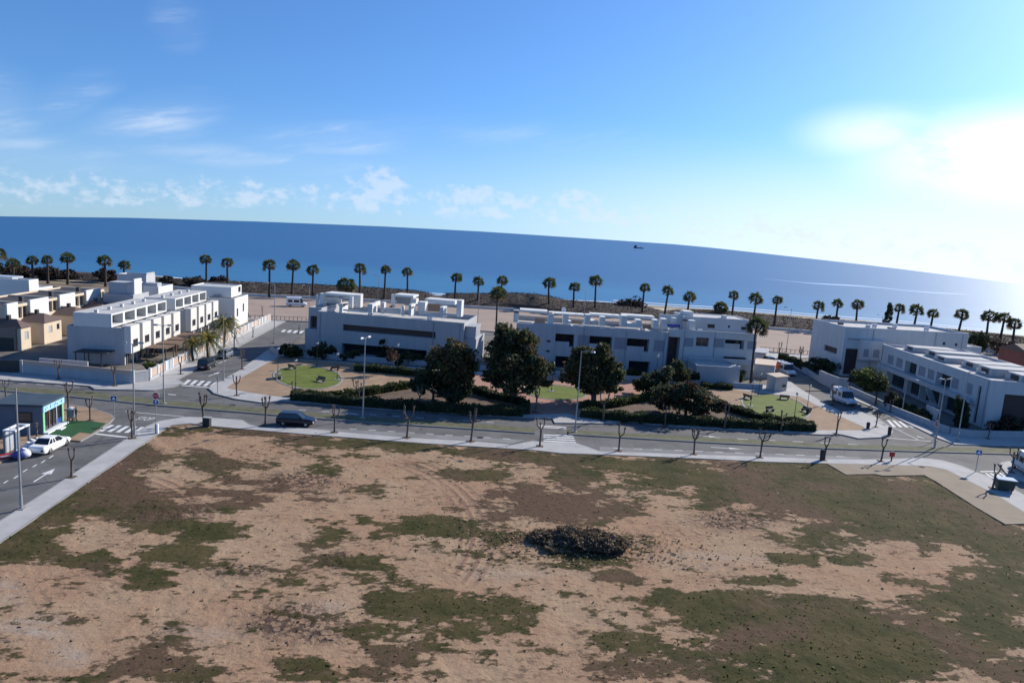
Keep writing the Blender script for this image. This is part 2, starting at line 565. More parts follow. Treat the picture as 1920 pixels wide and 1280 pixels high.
def slab(name, pts, m, z1=0.14, z0=-0.15, world=False):
    P = pts if world else gpoly(pts, z1)
    mb = MB()
    mb.hexa([(p[0], p[1]) for p in P], z0, z1)
    return struct(name, mb, m)


def ribbon(mb, pts, w_, z, h=0.0):
    "flat strip of width w_ centred on a world polyline"
    P = [Vector((p[0], p[1], 0)) for p in pts]
    l_, r_ = [], []
    for i, p in enumerate(P):
        d = (P[min(i+1, len(P)-1)]-P[max(i-1, 0)]).normalized()
        n = Vector((-d.y, d.x, 0))*w_/2
        l_.append(p+n); r_.append(p-n)
    for i in range(len(P)-1):
        if h:
            mb.hexa([l_[i][:2], r_[i][:2], r_[i+1][:2], l_[i+1][:2]], z-h, z)
        else:
            q = [l_[i], r_[i], r_[i+1], l_[i+1]]
            mb.quad(*[(a.x, a.y, z) for a in q])


def kerbline(pts, z=0.14):
    mb = MB()
    ribbon(mb, gpoly(pts, z), 0.16, z+0.006, 0.16)
    struct('kerb', mb, M['kerb'])


# ------------------------------------------------------------------ land, beach, sea
shore = [(-300, 500), (0, 508), (300, 519), (500, 532), (700, 543), (820, 552), (1000, 557), (1180, 567), (1340, 577), (1600, 596), (1900, 624), (2250, 665)]
SH = gpoly(shore)
mb = MB()
land = [(-700, -200), (700, -200)] + [(SH[-1].x*1.6+200, SH[-1].y), *[(p.x, p.y-4) for p in reversed(SH)], (SH[0].x*1.6-250, SH[0].y)]
mb.add([(x, y, -0.30) for x, y in land], [tuple(range(len(land)))])
struct('ground', mb, M['earth'])

ywall = [(-300, 505), (0, 520), (300, 538), (465, 555), (577, 559), (680, 564), (880, 577), (955, 581), (1030, 589), (1155, 596), (1230, 601), (1432, 616),
         (1535, 625), (1700, 640), (1920, 664), (2250, 705)]
mb = MB()
inner = [G(x, lerp_list(ywall, x)-1) for x in range(-280, 2240, 60)]
outer = [G(x, lerp_list(shore, x)) for x in range(-280, 2240, 60)]
for i in range(len(inner)-1):
    a, b = inner[i], inner[i+1]
    c0, d0 = outer[i]*1.02, outer[i+1]*1.02
    mb.quad((a.x, a.y, 0.02), (b.x, b.y, 0.02), (d0.x, d0.y, -0.42), (c0.x, c0.y, -0.42))
struct('beach', mb, M['sand'])

# the sea reaches as far as it is seen to: nearly the true horizon in the middle, nearer at the sides
horizon = [(-900, 400), (-300, 402), (0, 405), (240, 408), (480, 415), (720, 424.5), (960, 437), (1196, 450.5), (1360, 467), (1640, 498), (1920, 533), (2300, 590), (3300, 760)]
mt = bpy.data.materials.new('sea_water')
nt, N, L = nodes(mt)
b = N['Principled BSDF']
g = N.new('ShaderNodeNewGeometry')
sp = N.new('ShaderNodeSeparateXYZ')
L.new(g.outputs['Position'], sp.inputs[0])
ln = N.new('ShaderNodeVectorMath'); ln.operation = 'LENGTH'
L.new(g.outputs['Position'], ln.inputs[0])
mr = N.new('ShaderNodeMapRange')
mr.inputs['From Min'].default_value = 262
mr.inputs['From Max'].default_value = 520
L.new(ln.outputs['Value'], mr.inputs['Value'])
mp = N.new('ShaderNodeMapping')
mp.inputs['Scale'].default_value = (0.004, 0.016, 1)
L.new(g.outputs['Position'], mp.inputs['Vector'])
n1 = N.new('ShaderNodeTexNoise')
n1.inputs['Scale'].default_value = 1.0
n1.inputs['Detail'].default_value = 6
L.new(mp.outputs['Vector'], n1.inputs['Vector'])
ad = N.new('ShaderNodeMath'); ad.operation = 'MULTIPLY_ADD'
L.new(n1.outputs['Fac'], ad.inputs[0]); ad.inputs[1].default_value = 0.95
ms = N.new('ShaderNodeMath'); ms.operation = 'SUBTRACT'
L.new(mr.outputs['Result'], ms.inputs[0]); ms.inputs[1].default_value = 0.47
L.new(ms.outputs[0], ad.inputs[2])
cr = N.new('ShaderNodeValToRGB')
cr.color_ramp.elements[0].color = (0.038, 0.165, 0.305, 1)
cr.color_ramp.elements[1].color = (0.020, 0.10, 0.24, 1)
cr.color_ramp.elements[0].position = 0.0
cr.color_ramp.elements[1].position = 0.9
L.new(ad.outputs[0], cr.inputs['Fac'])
L.new(cr.outputs['Color'], b.inputs['Base Color'])
b.inputs['Roughness'].default_value = 0.42
b.inputs['Specular IOR Level'].default_value = 0.33
b.inputs['Specular Tint'].default_value = (0.5, 0.85, 1.0, 1)
mp2 = N.new('ShaderNodeMapping')
mp2.inputs['Scale'].default_value = (0.05, 0.22, 1)
mp2.inputs['Rotation'].default_value = (0, 0, 0.15)
L.new(g.outputs['Position'], mp2.inputs['Vector'])
n2 = N.new('ShaderNodeTexNoise')
n2.inputs['Scale'].default_value = 1.0
n2.inputs['Detail'].default_value = 5
L.new(mp2.outputs['Vector'], n2.inputs['Vector'])
bp = N.new('ShaderNodeBump')
bp.inputs['Strength'].default_value = 0.35
bp.inputs['Distance'].default_value = 0.8
L.new(n2.outputs['Fac'], bp.inputs['Height'])
L.new(bp.outputs['Normal'], b.inputs['Normal'])
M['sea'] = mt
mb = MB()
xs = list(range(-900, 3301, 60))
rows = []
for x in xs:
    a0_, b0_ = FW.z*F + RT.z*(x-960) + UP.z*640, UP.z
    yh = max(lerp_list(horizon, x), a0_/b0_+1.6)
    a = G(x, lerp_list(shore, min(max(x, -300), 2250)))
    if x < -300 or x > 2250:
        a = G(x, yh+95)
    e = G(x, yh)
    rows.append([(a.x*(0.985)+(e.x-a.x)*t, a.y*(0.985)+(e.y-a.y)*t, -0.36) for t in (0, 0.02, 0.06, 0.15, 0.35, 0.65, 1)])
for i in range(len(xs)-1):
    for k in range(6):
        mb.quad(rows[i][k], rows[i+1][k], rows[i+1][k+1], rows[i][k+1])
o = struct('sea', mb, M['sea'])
# surf along the shore and a calm slick further out, its sun glint painted as pale colour
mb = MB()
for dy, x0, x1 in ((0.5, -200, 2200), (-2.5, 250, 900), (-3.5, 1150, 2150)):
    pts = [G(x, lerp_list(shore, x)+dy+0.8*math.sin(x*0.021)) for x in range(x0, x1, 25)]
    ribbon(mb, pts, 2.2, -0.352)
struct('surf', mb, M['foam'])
M['slick'] = mat('slick_painted_glint', (0.50, 0.60, 0.72), 0.3, 0.12, 0.02, spec=0.6)
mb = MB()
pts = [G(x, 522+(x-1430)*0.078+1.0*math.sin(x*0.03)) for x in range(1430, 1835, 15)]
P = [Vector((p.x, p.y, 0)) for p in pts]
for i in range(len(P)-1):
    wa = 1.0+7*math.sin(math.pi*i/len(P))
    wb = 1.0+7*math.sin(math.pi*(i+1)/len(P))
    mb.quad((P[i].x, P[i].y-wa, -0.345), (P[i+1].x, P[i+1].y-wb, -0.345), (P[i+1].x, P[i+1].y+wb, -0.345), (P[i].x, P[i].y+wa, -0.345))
struct('water_slick_glint', mb, M['slick'])

# ------------------------------------------------------------------ dune covered with scrub
sky_l = [(-300, 500), (0, 514), (60, 518), (150, 522), (300, 524), (400, 527), (480, 531), (560, 533), (640, 537), (700, 540), (780, 546), (815, 554), (825, 555), (840, 551), (900, 551),
         (960, 550), (1000, 551), (1030, 556), (1060, 564), (1150, 570), (1210, 577), (1238, 583), (1300, 582), (1340, 583), (1450, 593), (1530, 601),
         (1600, 604), (1640, 606), (1700, 611), (1800, 620), (1880, 629), (2000, 645), (2250, 680)]
bushes_d = []
mb = MB()
cols = []
xr = list(range(-280, 2240, 8))
for x in xr:
    a = G(x, lerp_list(ywall, x)-2.5)
    ys = lerp_list(sky_l, x)
    col_ = []
    d = ray(x, ys)
    hd = math.hypot(d.x, d.y)
    r0 = math.hypot(a.x, a.y)
    rc = r0*1.075
    zcst = max(0.35, HC + d.z*(rc/hd))
    for k in range(13):
        t = k/12
        prof = (math.sin(min(1, t/0.55)*math.pi/2)**0.7 if t < 0.55 else math.cos((t-0.55)/0.45*math.pi/2)**0.8) if t not in (0, 1) else 0.0
        r = r0*(1+0.136*t)
        px_, py_ = a.x/r0*r, a.y/r0*r
        nz = float(fbm(np.array(px_*0.25), np.array(py_*0.25), 3))
        z = zcst*prof*(1 if 0.45 < t < 0.6 else 0.72+0.5*nz)
        z = min(z, HC + d.z*(r/hd)+0.12)
        col_.append((px_, py_, max(z, 0.03)))
    cols.append(col_)
for i in range(len(xr)-1):
    for k in range(12):
        mb.quad(cols[i][k], cols[i+1][k], cols[i+1][k+1], cols[i][k+1])
struct('dune', mb, M['dune'], smooth=True)


def leaf_cloud(P, size, jit=0.5, flat=0.0, seed=1):
    "many small randomly turned quads at the points P (n,3): returns verts, faces"
    r = np.random.RandomState(seed)
    n = len(P)
    a = r.normal(size=(n, 3)); a[:, 2] *= (1-flat)
    a /= np.linalg.norm(a, axis=1)[:, None]+1e-9
    b_ = r.normal(size=(n, 3))
    b_ -= a*(np.sum(a*b_, axis=1))[:, None]
    b_ /= np.linalg.norm(b_, axis=1)[:, None]+1e-9
    s_ = size*(1-jit+2*jit*r.rand(n))[:, None]
    a, b_ = a*s_, b_*s_*0.6
    V = np.stack([P-a-b_*0.3, P+b_, P+a+b_*0.3, P-b_], axis=1).reshape(-1, 3)
    return V


def cloud_mesh(name, V, mats, parent=None, split=None, seed=3):
    n = len(V)//4
    me = bpy.data.meshes.new(name)
    me.vertices.add(len(V)); me.loops.add(len(V)); me.polygons.add(n)
    me.vertices.foreach_set('co', np.asarray(V, dtype=np.float32).ravel())
    me.loops.foreach_set('vertex_index', np.arange(len(V), dtype=np.int32))
    me.polygons.foreach_set('loop_start', np.arange(0, len(V), 4, dtype=np.int32))
    me.polygons.foreach_set('loop_total', np.full(n, 4, dtype=np.int32))
    for q in mats:
        me.materials.append(q)
    if len(mats) > 1:
        mi = split if split is not None else np.random.RandomState(seed).randint(0, len(mats), n)
        me.polygons.foreach_set('material_index', np.asarray(mi, dtype=np.int32))
    me.update()
    me.validate()
    o = bpy.data.objects.new(name, me)
    C.objects.link(o)
    if parent:
        o.parent = parent
    return o


pp = []
for i in range(len(xr)):
    x = xr[i]
    for k in range(1, 10):
        c0 = Vector(cols[i][k])
        if 806 < x < 838 or 1232 < x < 1250:
            continue
        for _ in range(40):
            q = c0 + Vector((rnd.gauss(0, 0.9), rnd.gauss(0, 1.4), rnd.random()*0.4-0.12))
            pp.append(q)
V = leaf_cloud(np.array([tuple(q) for q in pp]), 0.15, 0.6, 0.6, seed=4)
o = cloud_mesh('dune_scrub', V, [M['scrub'], M['scrub'], M['scrub2']])
o['kind'] = 'stuff'

# ------------------------------------------------------------------ asphalt and paved areas
mb = MB()
mb.add([(x, y, 0.0) for x, y in ((-190, 71), (190, 71), (190, 176), (-190, 176))], [(0, 1, 2, 3)])
mb.add([(x, y, 0.0) for x, y in ((-80, 15), (-30, 15), (-30, 71), (-80, 71))], [(0, 1, 2, 3)])
mb.add([(x, y, 0.0) for x, y in ((40, 15), (130, 15), (130, 71), (40, 71))], [(0, 1, 2, 3)])
struct('road', mb, M['asphalt'])

# pavement between the vacant lot and the road
sw_out = [(-200, 1112), (0, 976), (88, 920), (234, 824), (270, 802), (277, 798), (298, 789), (347, 781), (386, 782), (455, 787), (467, 795), (487, 800), (577, 803), (637, 809), (767, 820),
          (880, 826), (960, 833), (1000, 826), (1020, 828), (1080, 830), (1099, 836), (1123, 845), (1207, 848), (1288, 851), (1419, 855), (1541, 860), (1616, 861), (1661, 860),
          (1729, 858), (1766, 862), (1804, 873), (1830, 884), (1871, 899), (1925, 930), (2100, 1040)]
sw_in = [(-200, 1180), (0, 1016), (139, 920), (289, 818), (319, 797), (356, 793), (394, 798), (487, 806), (581, 814), (660, 820), (790, 830), (902, 837), (1000, 843), (1054, 849),
         (1147, 852), (1316, 859), (1438, 865), (1551, 868), (1740, 873), (1775, 880), (1865, 925), (1925, 962), (2100, 1075)]
slab('pavement', sw_out + sw_in[::-1], M['pave'])
kerbline(sw_out)
kerbline([(x, y) for x, y in sw_in])
slab('concrete_apron', [(1551, 868.5), (1740, 873.5), (1775, 880.5), (1865, 925.5), (1925, 962.5), (2100, 1076), (2100, 1110), (1925, 981), (1885, 982), (1830, 950), (1755, 902), (1733, 890), (1655, 891), (1640, 888), (1586, 889)], M['beige'], z1=0.17)
# park block
pk_out = [(503, 655), (447, 695), (410, 716), (391, 727), (402, 737), (440, 747), (490, 754), (527, 751), (600, 756), (660, 761), (711, 766), (850, 774), (987, 782), (1036, 784), (1040, 792), (1155, 793),
          (1165, 788), (1260, 798), (1419, 808), (1541, 814), (1579, 814), (1609, 821), (1657, 819), (1671, 813), (1674, 808), (1667, 798), (1639, 781), (1606, 768), (1577, 771), (1549, 757), (1500, 728), (1482, 715)]
pk_back = [(1470, 716), (1440, 722), (1300, 715), (1100, 708), (900, 697), (700, 682), (525, 669), (512, 655)]
slab('park_pavement', pk_out + pk_back, M['pave'])
kerbline(pk_out)
Z1 = 0.146
sheet('sand_path', [(524, 670), (502, 680), (447, 711), (425, 727), (465, 735), (522, 743), (535, 744), (711, 759), (985, 775), (985, 757), (920, 742), (880, 720), (860, 697), (700, 684), (560, 673)], Z1, M['parksand'])
sheet('sand_path', [(1180, 712), (1200, 745), (1090, 765), (1085, 781), (1300, 795), (1519, 806), (1560, 806), (1624, 806), (1620, 800), (1566, 776), (1540, 764), (1500, 743), (1440, 738), (1300, 718)], Z1, M['parksand'])
sheet('brick_plaza', [(875, 700), (880, 722), (920, 744), (985, 758), (987, 777), (1066, 775), (1084, 781), (1090, 764), (1202, 744), (1182, 712), (1050, 706)], Z1+0.004, M['brick'])
sheet('planting_bed', [(640, 744), (705, 737), (770, 728), (800, 722), (880, 738), (930, 752), (985, 767), (985, 773), (760, 761)], Z1+0.004, M['bed'])
sheet('planting_bed', [(1090, 766), (1160, 757), (1240, 744), (1345, 757), (1400, 776), (1440, 786), (1519, 798), (1519, 804), (1300, 793), (1180, 783)], Z1+0.004, M['bed'])


def ell(cx, cy, rx, ry, sl, n=40):
    return [(cx+rx*math.cos(t), cy+ry*math.sin(t)+sl*rx*math.cos(t)) for t in [2*math.pi*k/n for k in range(n)]]


for nm, e in (('lawn', (577, 707, 62, 21, 0.06)), ('lawn', (1040, 735, 58, 13, 0.07)), ('lawn', (1455, 763, 62, 22, 0.16))):
    sheet(nm, ell(*e), Z1+0.014, M['lawn'])
    mb = MB()
    pe = gpoly(ell(e[0], e[1], e[2]+2, e[3]+1, e[4]), Z1)
    ribbon(mb, pe+[pe[0]], 0.3, 0.20, 0.10)
    struct('lawn_edging', mb, M['kerb'])
# block with the terraced houses, left
wl = [Vector((-52.7, 99.1)), Vector((-58.8, 166.4))]
blk = gpoly([(-160, 697), (0, 711), (169, 723), (178, 729), (289, 731), (322, 725), (345, 717)], 0.14) + [Vector((-49.6, 101)), Vector((-55.6, 168)), Vector((-62, 168.5)), Vector((-190, 172))]
slab('terrace_pavement', blk, M['pave'], world=True)
kb = MB(); ribbon(kb, blk[:9], 0.22, 0.146, 0.16); struct('kerb', kb, M['kerb'])
sheet('garden_ground', [(-72, 100), (-54.5, 97.6), (-53.3, 99.6), (-59.4, 166), (-75, 167), (-110, 166), (-100, 100)], 0.147, M['plot'], world=True)
# plots of the blocks by the park and on the right
slab('garden_ground', [(-42.3, 124.3), (-5.3, 123.3), (3, 123), (50, 122.6), (60.5, 126), (60.5, 150), (50, 165), (-48, 165)], M['plot'], z1=0.12, world=True)
slab('east_pavement', [G(1577, 741), G(1660, 774), G(1758, 822), G(1790, 834), G(1920, 838), G(2100, 847), Vector((110, 99)), Vector((120, 165)), Vector((60, 168)), Vector((62, 150))], M['pave'], world=True)
sheet('garden_ground', [(65.2, 99.6), (76, 100.2), (110, 100.6), (112, 164), (63.6, 164), (63.2, 126)], 0.147, M['plot'], world=True)
# kiosk corner, left
slab('kiosk_pavement', [(-160, 746), (0, 756), (120, 757), (174, 765), (206, 776), (214, 782), (206, 791), (184, 807), (150, 826), (118, 823), (80, 832), (40, 848), (0, 866), (-160, 930)], M['parksand'])
kerbline([(0, 756), (120, 757), (174, 765), (206, 776), (214, 782), (206, 791), (184, 807), (150, 826)])
sheet('green_carpet', [(119, 789.5), (135, 788), (170, 789), (199, 793), (184, 804), (171, 812.5), (150, 810), (131, 821), (86, 818), (82, 815)], 0.152, M['fakelawn'])
slab('traffic_island', [(1873, 868), (1880, 866), (1892, 864), (1960, 864), (1990, 930), (1901, 896), (1887, 886)], M['pave'])
kerbline([(1892, 864), (1880, 866), (1873, 868), (1887, 886), (1901, 896), (1990, 930)])
# medians
medS = [(-160, 717), (0, 731), (120, 741), (300, 759), (640, 787), (745, 794), (900, 804), (1003, 811)]
medN = [(-160, 708), (0, 723), (180, 735), (300, 750), (400, 757), (640, 778), (745, 785), (900, 795), (1003, 802)]
slab('median', medS+medN[::-1], M['median'])
kerbline(medS)
medS2 = [(1066, 813), (1320, 828), (1560, 840), (1747, 846), (1920, 851), (2100, 857)]
medN2 = [(1066, 806), (1320, 819), (1560, 832), (1747, 837), (1920, 841), (2100, 846)]
slab('median', medS2+medN2[::-1], M['median'])
kerbline(medS2)
# lighter parking strips, beach lot, promenade
Z2 = 0.004
sheet('parking_strip', [(487, 799), (640, 804), (900, 820), (985, 824), (960, 831), (880, 825), (767, 819), (637, 808.5), (577, 802.5)], Z2, M['asphalt_b'])
sheet('parking_strip', [(1126, 837), (1400, 849), (1610, 856), (1616, 860.5), (1541, 859.5), (1419, 854.5), (1207, 847.5), (1124, 844)], Z2, M['asphalt_b'])
bl = [(455, 556), (577, 560), (680, 565), (880, 578), (955, 582), (1030, 590), (1155, 597), (1230, 602), (1432, 617), (1535, 626), (1700, 641), (1920, 665), (1990, 690),
      (1700, 684), (1550, 670), (1430, 658), (1200, 643), (900, 620), (720, 609), (575, 603), (470, 599)]
slab('beach_car_park', bl, M['lotsand'], z1=0.10)
mb = MB()
ribbon(mb, gpoly(bl[-7:], 0.1), 0.5, 0.22, 0.2)
struct('kerb', mb, M['kerb'])

# ------------------------------------------------------------------ painted markings
pm = MB()
ZM = 0.008


def crosswalk(a, b_, c_, d, n, z=ZM):
    a, b_, c_, d = [G(*p, z) for p in (a, b_, c_, d)]
    mb = MB()
    for i in range(n):
        t0, t1 = (i+0.02)/(n-0.45), (i+0.55)/(n-0.45)
        mb.quad(a.lerp(b_, t0), a.lerp(b_, t1), d.lerp(c_, t1), d.lerp(c_, t0))
    struct('crosswalk', mb, M['paint'])


crosswalk((352, 711.5), (410, 716), (400, 724.5), (341, 720.5), 5)
crosswalk((207, 796), (272, 800.5), (256, 812), (184, 808), 5)
crosswalk((1019, 814), (1019, 827), (1081, 830.5), (1074, 815.5), 4)
crosswalk((1010, 796), (1010, 801), (1062, 804), (1062, 800), 2)
crosswalk((1662, 787), (1699, 790), (1716, 801), (1674, 800), 4)
crosswalk((1846, 887), (1884, 885), (1912, 903), (1872, 904), 5)
crosswalk((531, 618), (571, 620), (565, 625), (526, 622), 4)


def dash(mb, a, b_, w_=0.14):
    ribbon(mb, [G(*a), G(*b_)], w_, ZM)


mb = MB()
for p in ((11, 903), (30, 894), (47, 882), (65, 873), (81, 865), (96, 856)):
    dash(mb, (p[0]-4, p[1]+2.6), (p[0]+4, p[1]-2.6))
dash(mb, (180, 813), (240, 820), 0.4)
dash(mb, (235, 771), (345, 781), 0.15)
dash(mb, (341, 722.5), (398, 727), 0.35)
for x in range(0, 300, 34):
    dash(mb, (x, 716+x*0.062), (x+14, 716.9+x*0.062))
dash(mb, (315, 739), (330, 740), 0.3)
for k in range(9):
    dash(mb, (655+k*36, 803.5+k*2.3), (669+k*36, 804.4+k*2.3), 0.16)
for k in range(12):
    dash(mb, (1150+k*38, 839.5+k*1.45), (1166+k*38, 840.1+k*1.45), 0.16)
for k in range(9):
    dash(mb, (560+k*44, 768+k*2.9), (574+k*44, 768.9+k*2.9), 0.16)
for k in range(6):
    dash(mb, (1330+k*52, 819.5+k*2.6), (1350+k*52, 820.5+k*2.6), 0.16)
dash(mb, (1660, 820.5), (1745, 827), 0.2)
dash(mb, (1620, 770), (1655, 789), 0.14)
dash(mb, (1672, 800), (1722, 824), 0.14)
dash(mb, (410, 681), (425, 675), 0.16)
dash(mb, (1838, 884), (1870, 883), 0.3)
struct('lane_marking', mb, M['paint'])


def arrow(tail, tip, w_=0.16, hw=0.75, frac=0.42):
    a, b_ = G(*tail, ZM), G(*tip, ZM)
    d = (b_-a); ln_ = d.length; d.normalize()
    n = Vector((-d.y, d.x, 0))
    k = a + d*ln_*(1-frac)
    mb = MB()
    mb.add([a+n*w_/2, a-n*w_/2, k-n*w_/2, k+n*w_/2], [(0, 1, 2, 3)])
    mb.add([k+n*hw/2, k-n*hw/2, b_], [(0, 1, 2)])
    struct('arrow_marking', mb, M['paint'])


arrow((63, 903), (103, 878), hw=0.9)
arrow((391, 705), (413, 697))
arrow((648, 774.5), (675, 777), hw=0.5)
arrow((1312, 817), (1343, 818.5), hw=0.5)
arrow((1333, 838), (1392, 841.5), hw=0.6)
arrow((1733, 822), (1718, 817), hw=0.6)


def text_mesh(name, body, m, parent=None):
    cu = bpy.data.curves.new(name, 'FONT')
    cu.body = body
    cu.size = 1.0
    cu.align_x = 'CENTER'
    cu.align_y = 'CENTER'
    ob = bpy.data.objects.new(name+'_curve', cu)
    C.objects.link(ob)
    dg = bpy.context.evaluated_depsgraph_get()
    me = bpy.data.meshes.new_from_object(ob.evaluated_get(dg))
    bpy.data.objects.remove(ob)
    me.name = name
    me.materials.clear()
    me.materials.append(m)
    o = bpy.data.objects.new(name, me)
    C.objects.link(o)
    if parent:
        o.parent = parent
    return o


st = text_mesh('stop_marking', 'STOP', M['paint'])
st['kind'] = 'structure'
e0, e1 = G(258, 783.5, ZM), G(286, 786, ZM)
ex = (e1-e0)/2.4
ey = Vector((-0.095, 1, 0)).normalized()*1.9
mw = Matrix.Identity(4)
mid = (e0+e1)/2
for j, (a, b_) in enumerate(zip(ex, ey)):
    mw[j][0], mw[j][1] = a, b_
    mw[j][3] = mid[j]
st.matrix_world = mw

for i, (x, y) in enumerate(((436, 759), (729, 777.5), (900, 820), (1220, 815), (300, 747), (1690, 806), (150, 880))):
    c0 = G(x, y)
    mb = MB()
    mb.tube([(c0.x, c0.y, 0.0), (c0.x, c0.y, .012)], [.42, .42], 14)
    struct('manhole_cover', mb, M['darksteel'])
# ------------------------------------------------------------------ the vacant lot
apr = [(1551, 868.5), (1586, 889), (1650, 890), (1733, 890), (1755, 902), (1830, 950), (1885, 982), (1925, 981), (2100, 1110)]
lot = gpoly([(x, y-(3 if x > 0 else 0)) for x, y in sw_in if x < 1545] + apr, 0.0)
lot = [Vector((-50, 15, 0))] + lot[1:] + [Vector((75, 15, 0))]
STEP = 0.25
gx, gy = np.meshgrid(np.arange(-52, 80, STEP), np.arange(26, 84, STEP), indexing='ij')
# where the grass grows: patches surveyed on the photograph (position, radii, strength)
PATCH = [(330, 812, 45, 9, 1), (450, 810, 90, 7, 1), (600, 826, 90, 8, 1), (760, 838, 90, 9, 1), (920, 850, 90, 11, 1), (1080, 862, 90, 12, 1), (1250, 880, 110, 20, 1),
         (1420, 890, 130, 28, 1.1), (1560, 915, 130, 45, 1.2), (1420, 930, 90, 22, 1), (1700, 925, 110, 40, 1.1), (1810, 975, 80, 40, 1.1), (1900, 1020, 70, 40, 1.1), (1620, 955, 90, 25, .9),
         (250, 850, 55, 22, 1), (200, 900, 65, 34, 1.1), (230, 950, 80, 30, 1), (120, 965, 70, 28, .8), (60, 1015, 60, 28, 1), (25, 1045, 40, 14, .8), (290, 985, 70, 16, .9), (130, 1045, 60, 12, .6),
         (390, 1000, 60, 16, 1), (340, 1040, 60, 24, 1), (285, 1078, 40, 18, .9), (180, 1055, 50, 18, .6), (430, 872, 70, 12, .9), (470, 918, 90, 22, .75), (420, 945, 50, 14, .8), (600, 882, 36, 9, .9), (560, 930, 70, 16, .55),
         (600, 985, 50, 14, .5), (690, 925, 50, 16, .6), (715, 975, 50, 10, .7), (810, 994, 75, 11, 1), (885, 892, 60, 9, .9), (730, 1052, 55, 13, .75), (660, 930, 60, 14, .5),
         (960, 935, 60, 14, .8), (1010, 950, 110, 20, .85), (1110, 955, 100, 22, .6), (1180, 905, 110, 16, .9), (1100, 885, 50, 10, .9), (960, 1003, 55, 12, .9), (1110, 1046, 55, 8, 1), (1060, 1062, 45, 6, .7), (1190, 1010, 40, 10, .8),
         (1170, 1086, 50, 13, .8), (745, 1135, 60, 18, 1), (870, 1150, 100, 34, 1.05), (950, 1135, 60, 18, .9), (830, 1200, 90, 34, .9), (690, 1185, 45, 14, .8), (770, 1230, 70, 22, .7), (880, 1230, 60, 18, .6), (720, 1268, 110, 14, .6),
         (1450, 1165, 240, 44, 1.15), (1480, 1220, 260, 60, 1.2), (1290, 1130, 110, 20, .9), (1620, 1240, 130, 50, 1.1), (1180, 1200, 80, 20, .8), (1300, 1230, 100, 30, 1), (1440, 1090, 85, 9, 1), (1700, 1180, 40, 14, .5),
         (1530, 1012, 60, 22, 1), (1480, 1048, 42, 11, .9), (1600, 1050, 46, 10, 1), (1680, 1000, 90, 12, .8), (1740, 1035, 24, 10, .9), (1640, 985, 80, 10, .5), (1780, 1090, 90, 20, .8), (1870, 1070, 70, 26, .9), (1760, 1130, 90, 20, .9),
         (1890, 1120, 50, 24, .9), (1840, 1165, 60, 14, .6), (1890, 1190, 40, 22, .8), (1830, 1215, 50, 16, .7), (1900, 1258, 40, 18, .9),
         (130, 1150, 50, 18, .8), (300, 1255, 110, 18, .85), (560, 1242, 40, 14, .8), (20, 1215, 30, 18, .6), (620, 1270, 50, 12, .7), (60, 1130, 40, 10, .4), (540, 1150, 60, 16, .35), (600, 1165, 50, 16, .35), (480, 1075, 70, 10, .3)]
gr = np.zeros_like(gx)
SL = 0.066
for px, py, rx, ry, k in PATCH:
    c0 = G(px, py)
    ex_ = G(px+rx, py+SL*rx*0.5)-c0
    ey_ = G(px, py-ry)-c0
    det = ex_.x*ey_.y-ex_.y*ey_.x
    dx, dy = gx-c0.x, gy-c0.y
    u = (dx*ey_.y-dy*ey_.x)/det
    v = (dy*ex_.x-dx*ex_.y)/det
    gr = np.maximum(gr, k*np.clip(1.7-1.05*np.sqrt(u*u+v*v), 0, 1))
nlow = fbm(gx*0.16+3, gy*0.16, 5, 0.6)
nmid = fbm(gx*0.42+9, gy*0.72+4, 7, 0.76)
mask = np.clip((gr*0.80 + (nlow-0.5)*1.5 + (nmid-0.5)*2.3 - 0.36)*0.9+0.5, 0, 1)
hgt = 0.035 + (fbm(gx*1.5, gy*1.5, 3)-0.5)*0.10*(0.4+0.9*vnoise(gx*0.3+7, gy*0.3)) + mask*0.03 + 0.03
# brown weeds against green grass
brn = fbm(gx*0.11+40, gy*0.11+11, 4, 0.6)


def tex_blob(px, py, rx, ry):
    c0 = G(px, py); ex_ = G(px+rx, py)-c0; ey_ = G(px, py-ry)-c0
    det = ex_.x*ey_.y-ex_.y*ey_.x
    dx, dy = gx-c0.x, gy-c0.y
    u = (dx*ey_.y-dy*ey_.x)/det; v = (dy*ex_.x-dx*ex_.y)/det
    return np.clip(1.3-np.sqrt(u*u+v*v), 0, 1)


brn = brn + 0.35*np.maximum.reduce([tex_blob(1010, 945, 150, 30), tex_blob(520, 925, 130, 35), tex_blob(130, 1150, 60, 20), tex_blob(1170, 1086, 60, 16), tex_blob(1420, 1200, 120, 30)]) - 0.25*np.maximum.reduce([tex_blob(1250, 1170, 90, 40), tex_blob(1600, 1240, 150, 60), tex_blob(300, 1040, 150, 60), tex_blob(860, 1150, 140, 50), tex_blob(1500, 1050, 120, 40)])
# rough churned soil and pale dusty tracks
chn = np.maximum.reduce([tex_blob(550, 1165, 100, 40), tex_blob(455, 1070, 75, 14), tex_blob(640, 1050, 40, 20), tex_blob(600, 1190, 60, 20), tex_blob(1380, 975, 90, 22), tex_blob(560, 900, 90, 20), tex_blob(330, 960, 80, 22)])
pal = np.maximum.reduce([tex_blob(60, 1180, 90, 26), tex_blob(10, 1110, 40, 30), tex_blob(130, 1230, 50, 24)*0.8, tex_blob(590, 1140, 60, 14)*0.8, tex_blob(1000, 1075, 150, 18)*0.4, tex_blob(1330, 1050, 120, 18)*0.5, tex_blob(380, 1190, 80, 20)*0.5])


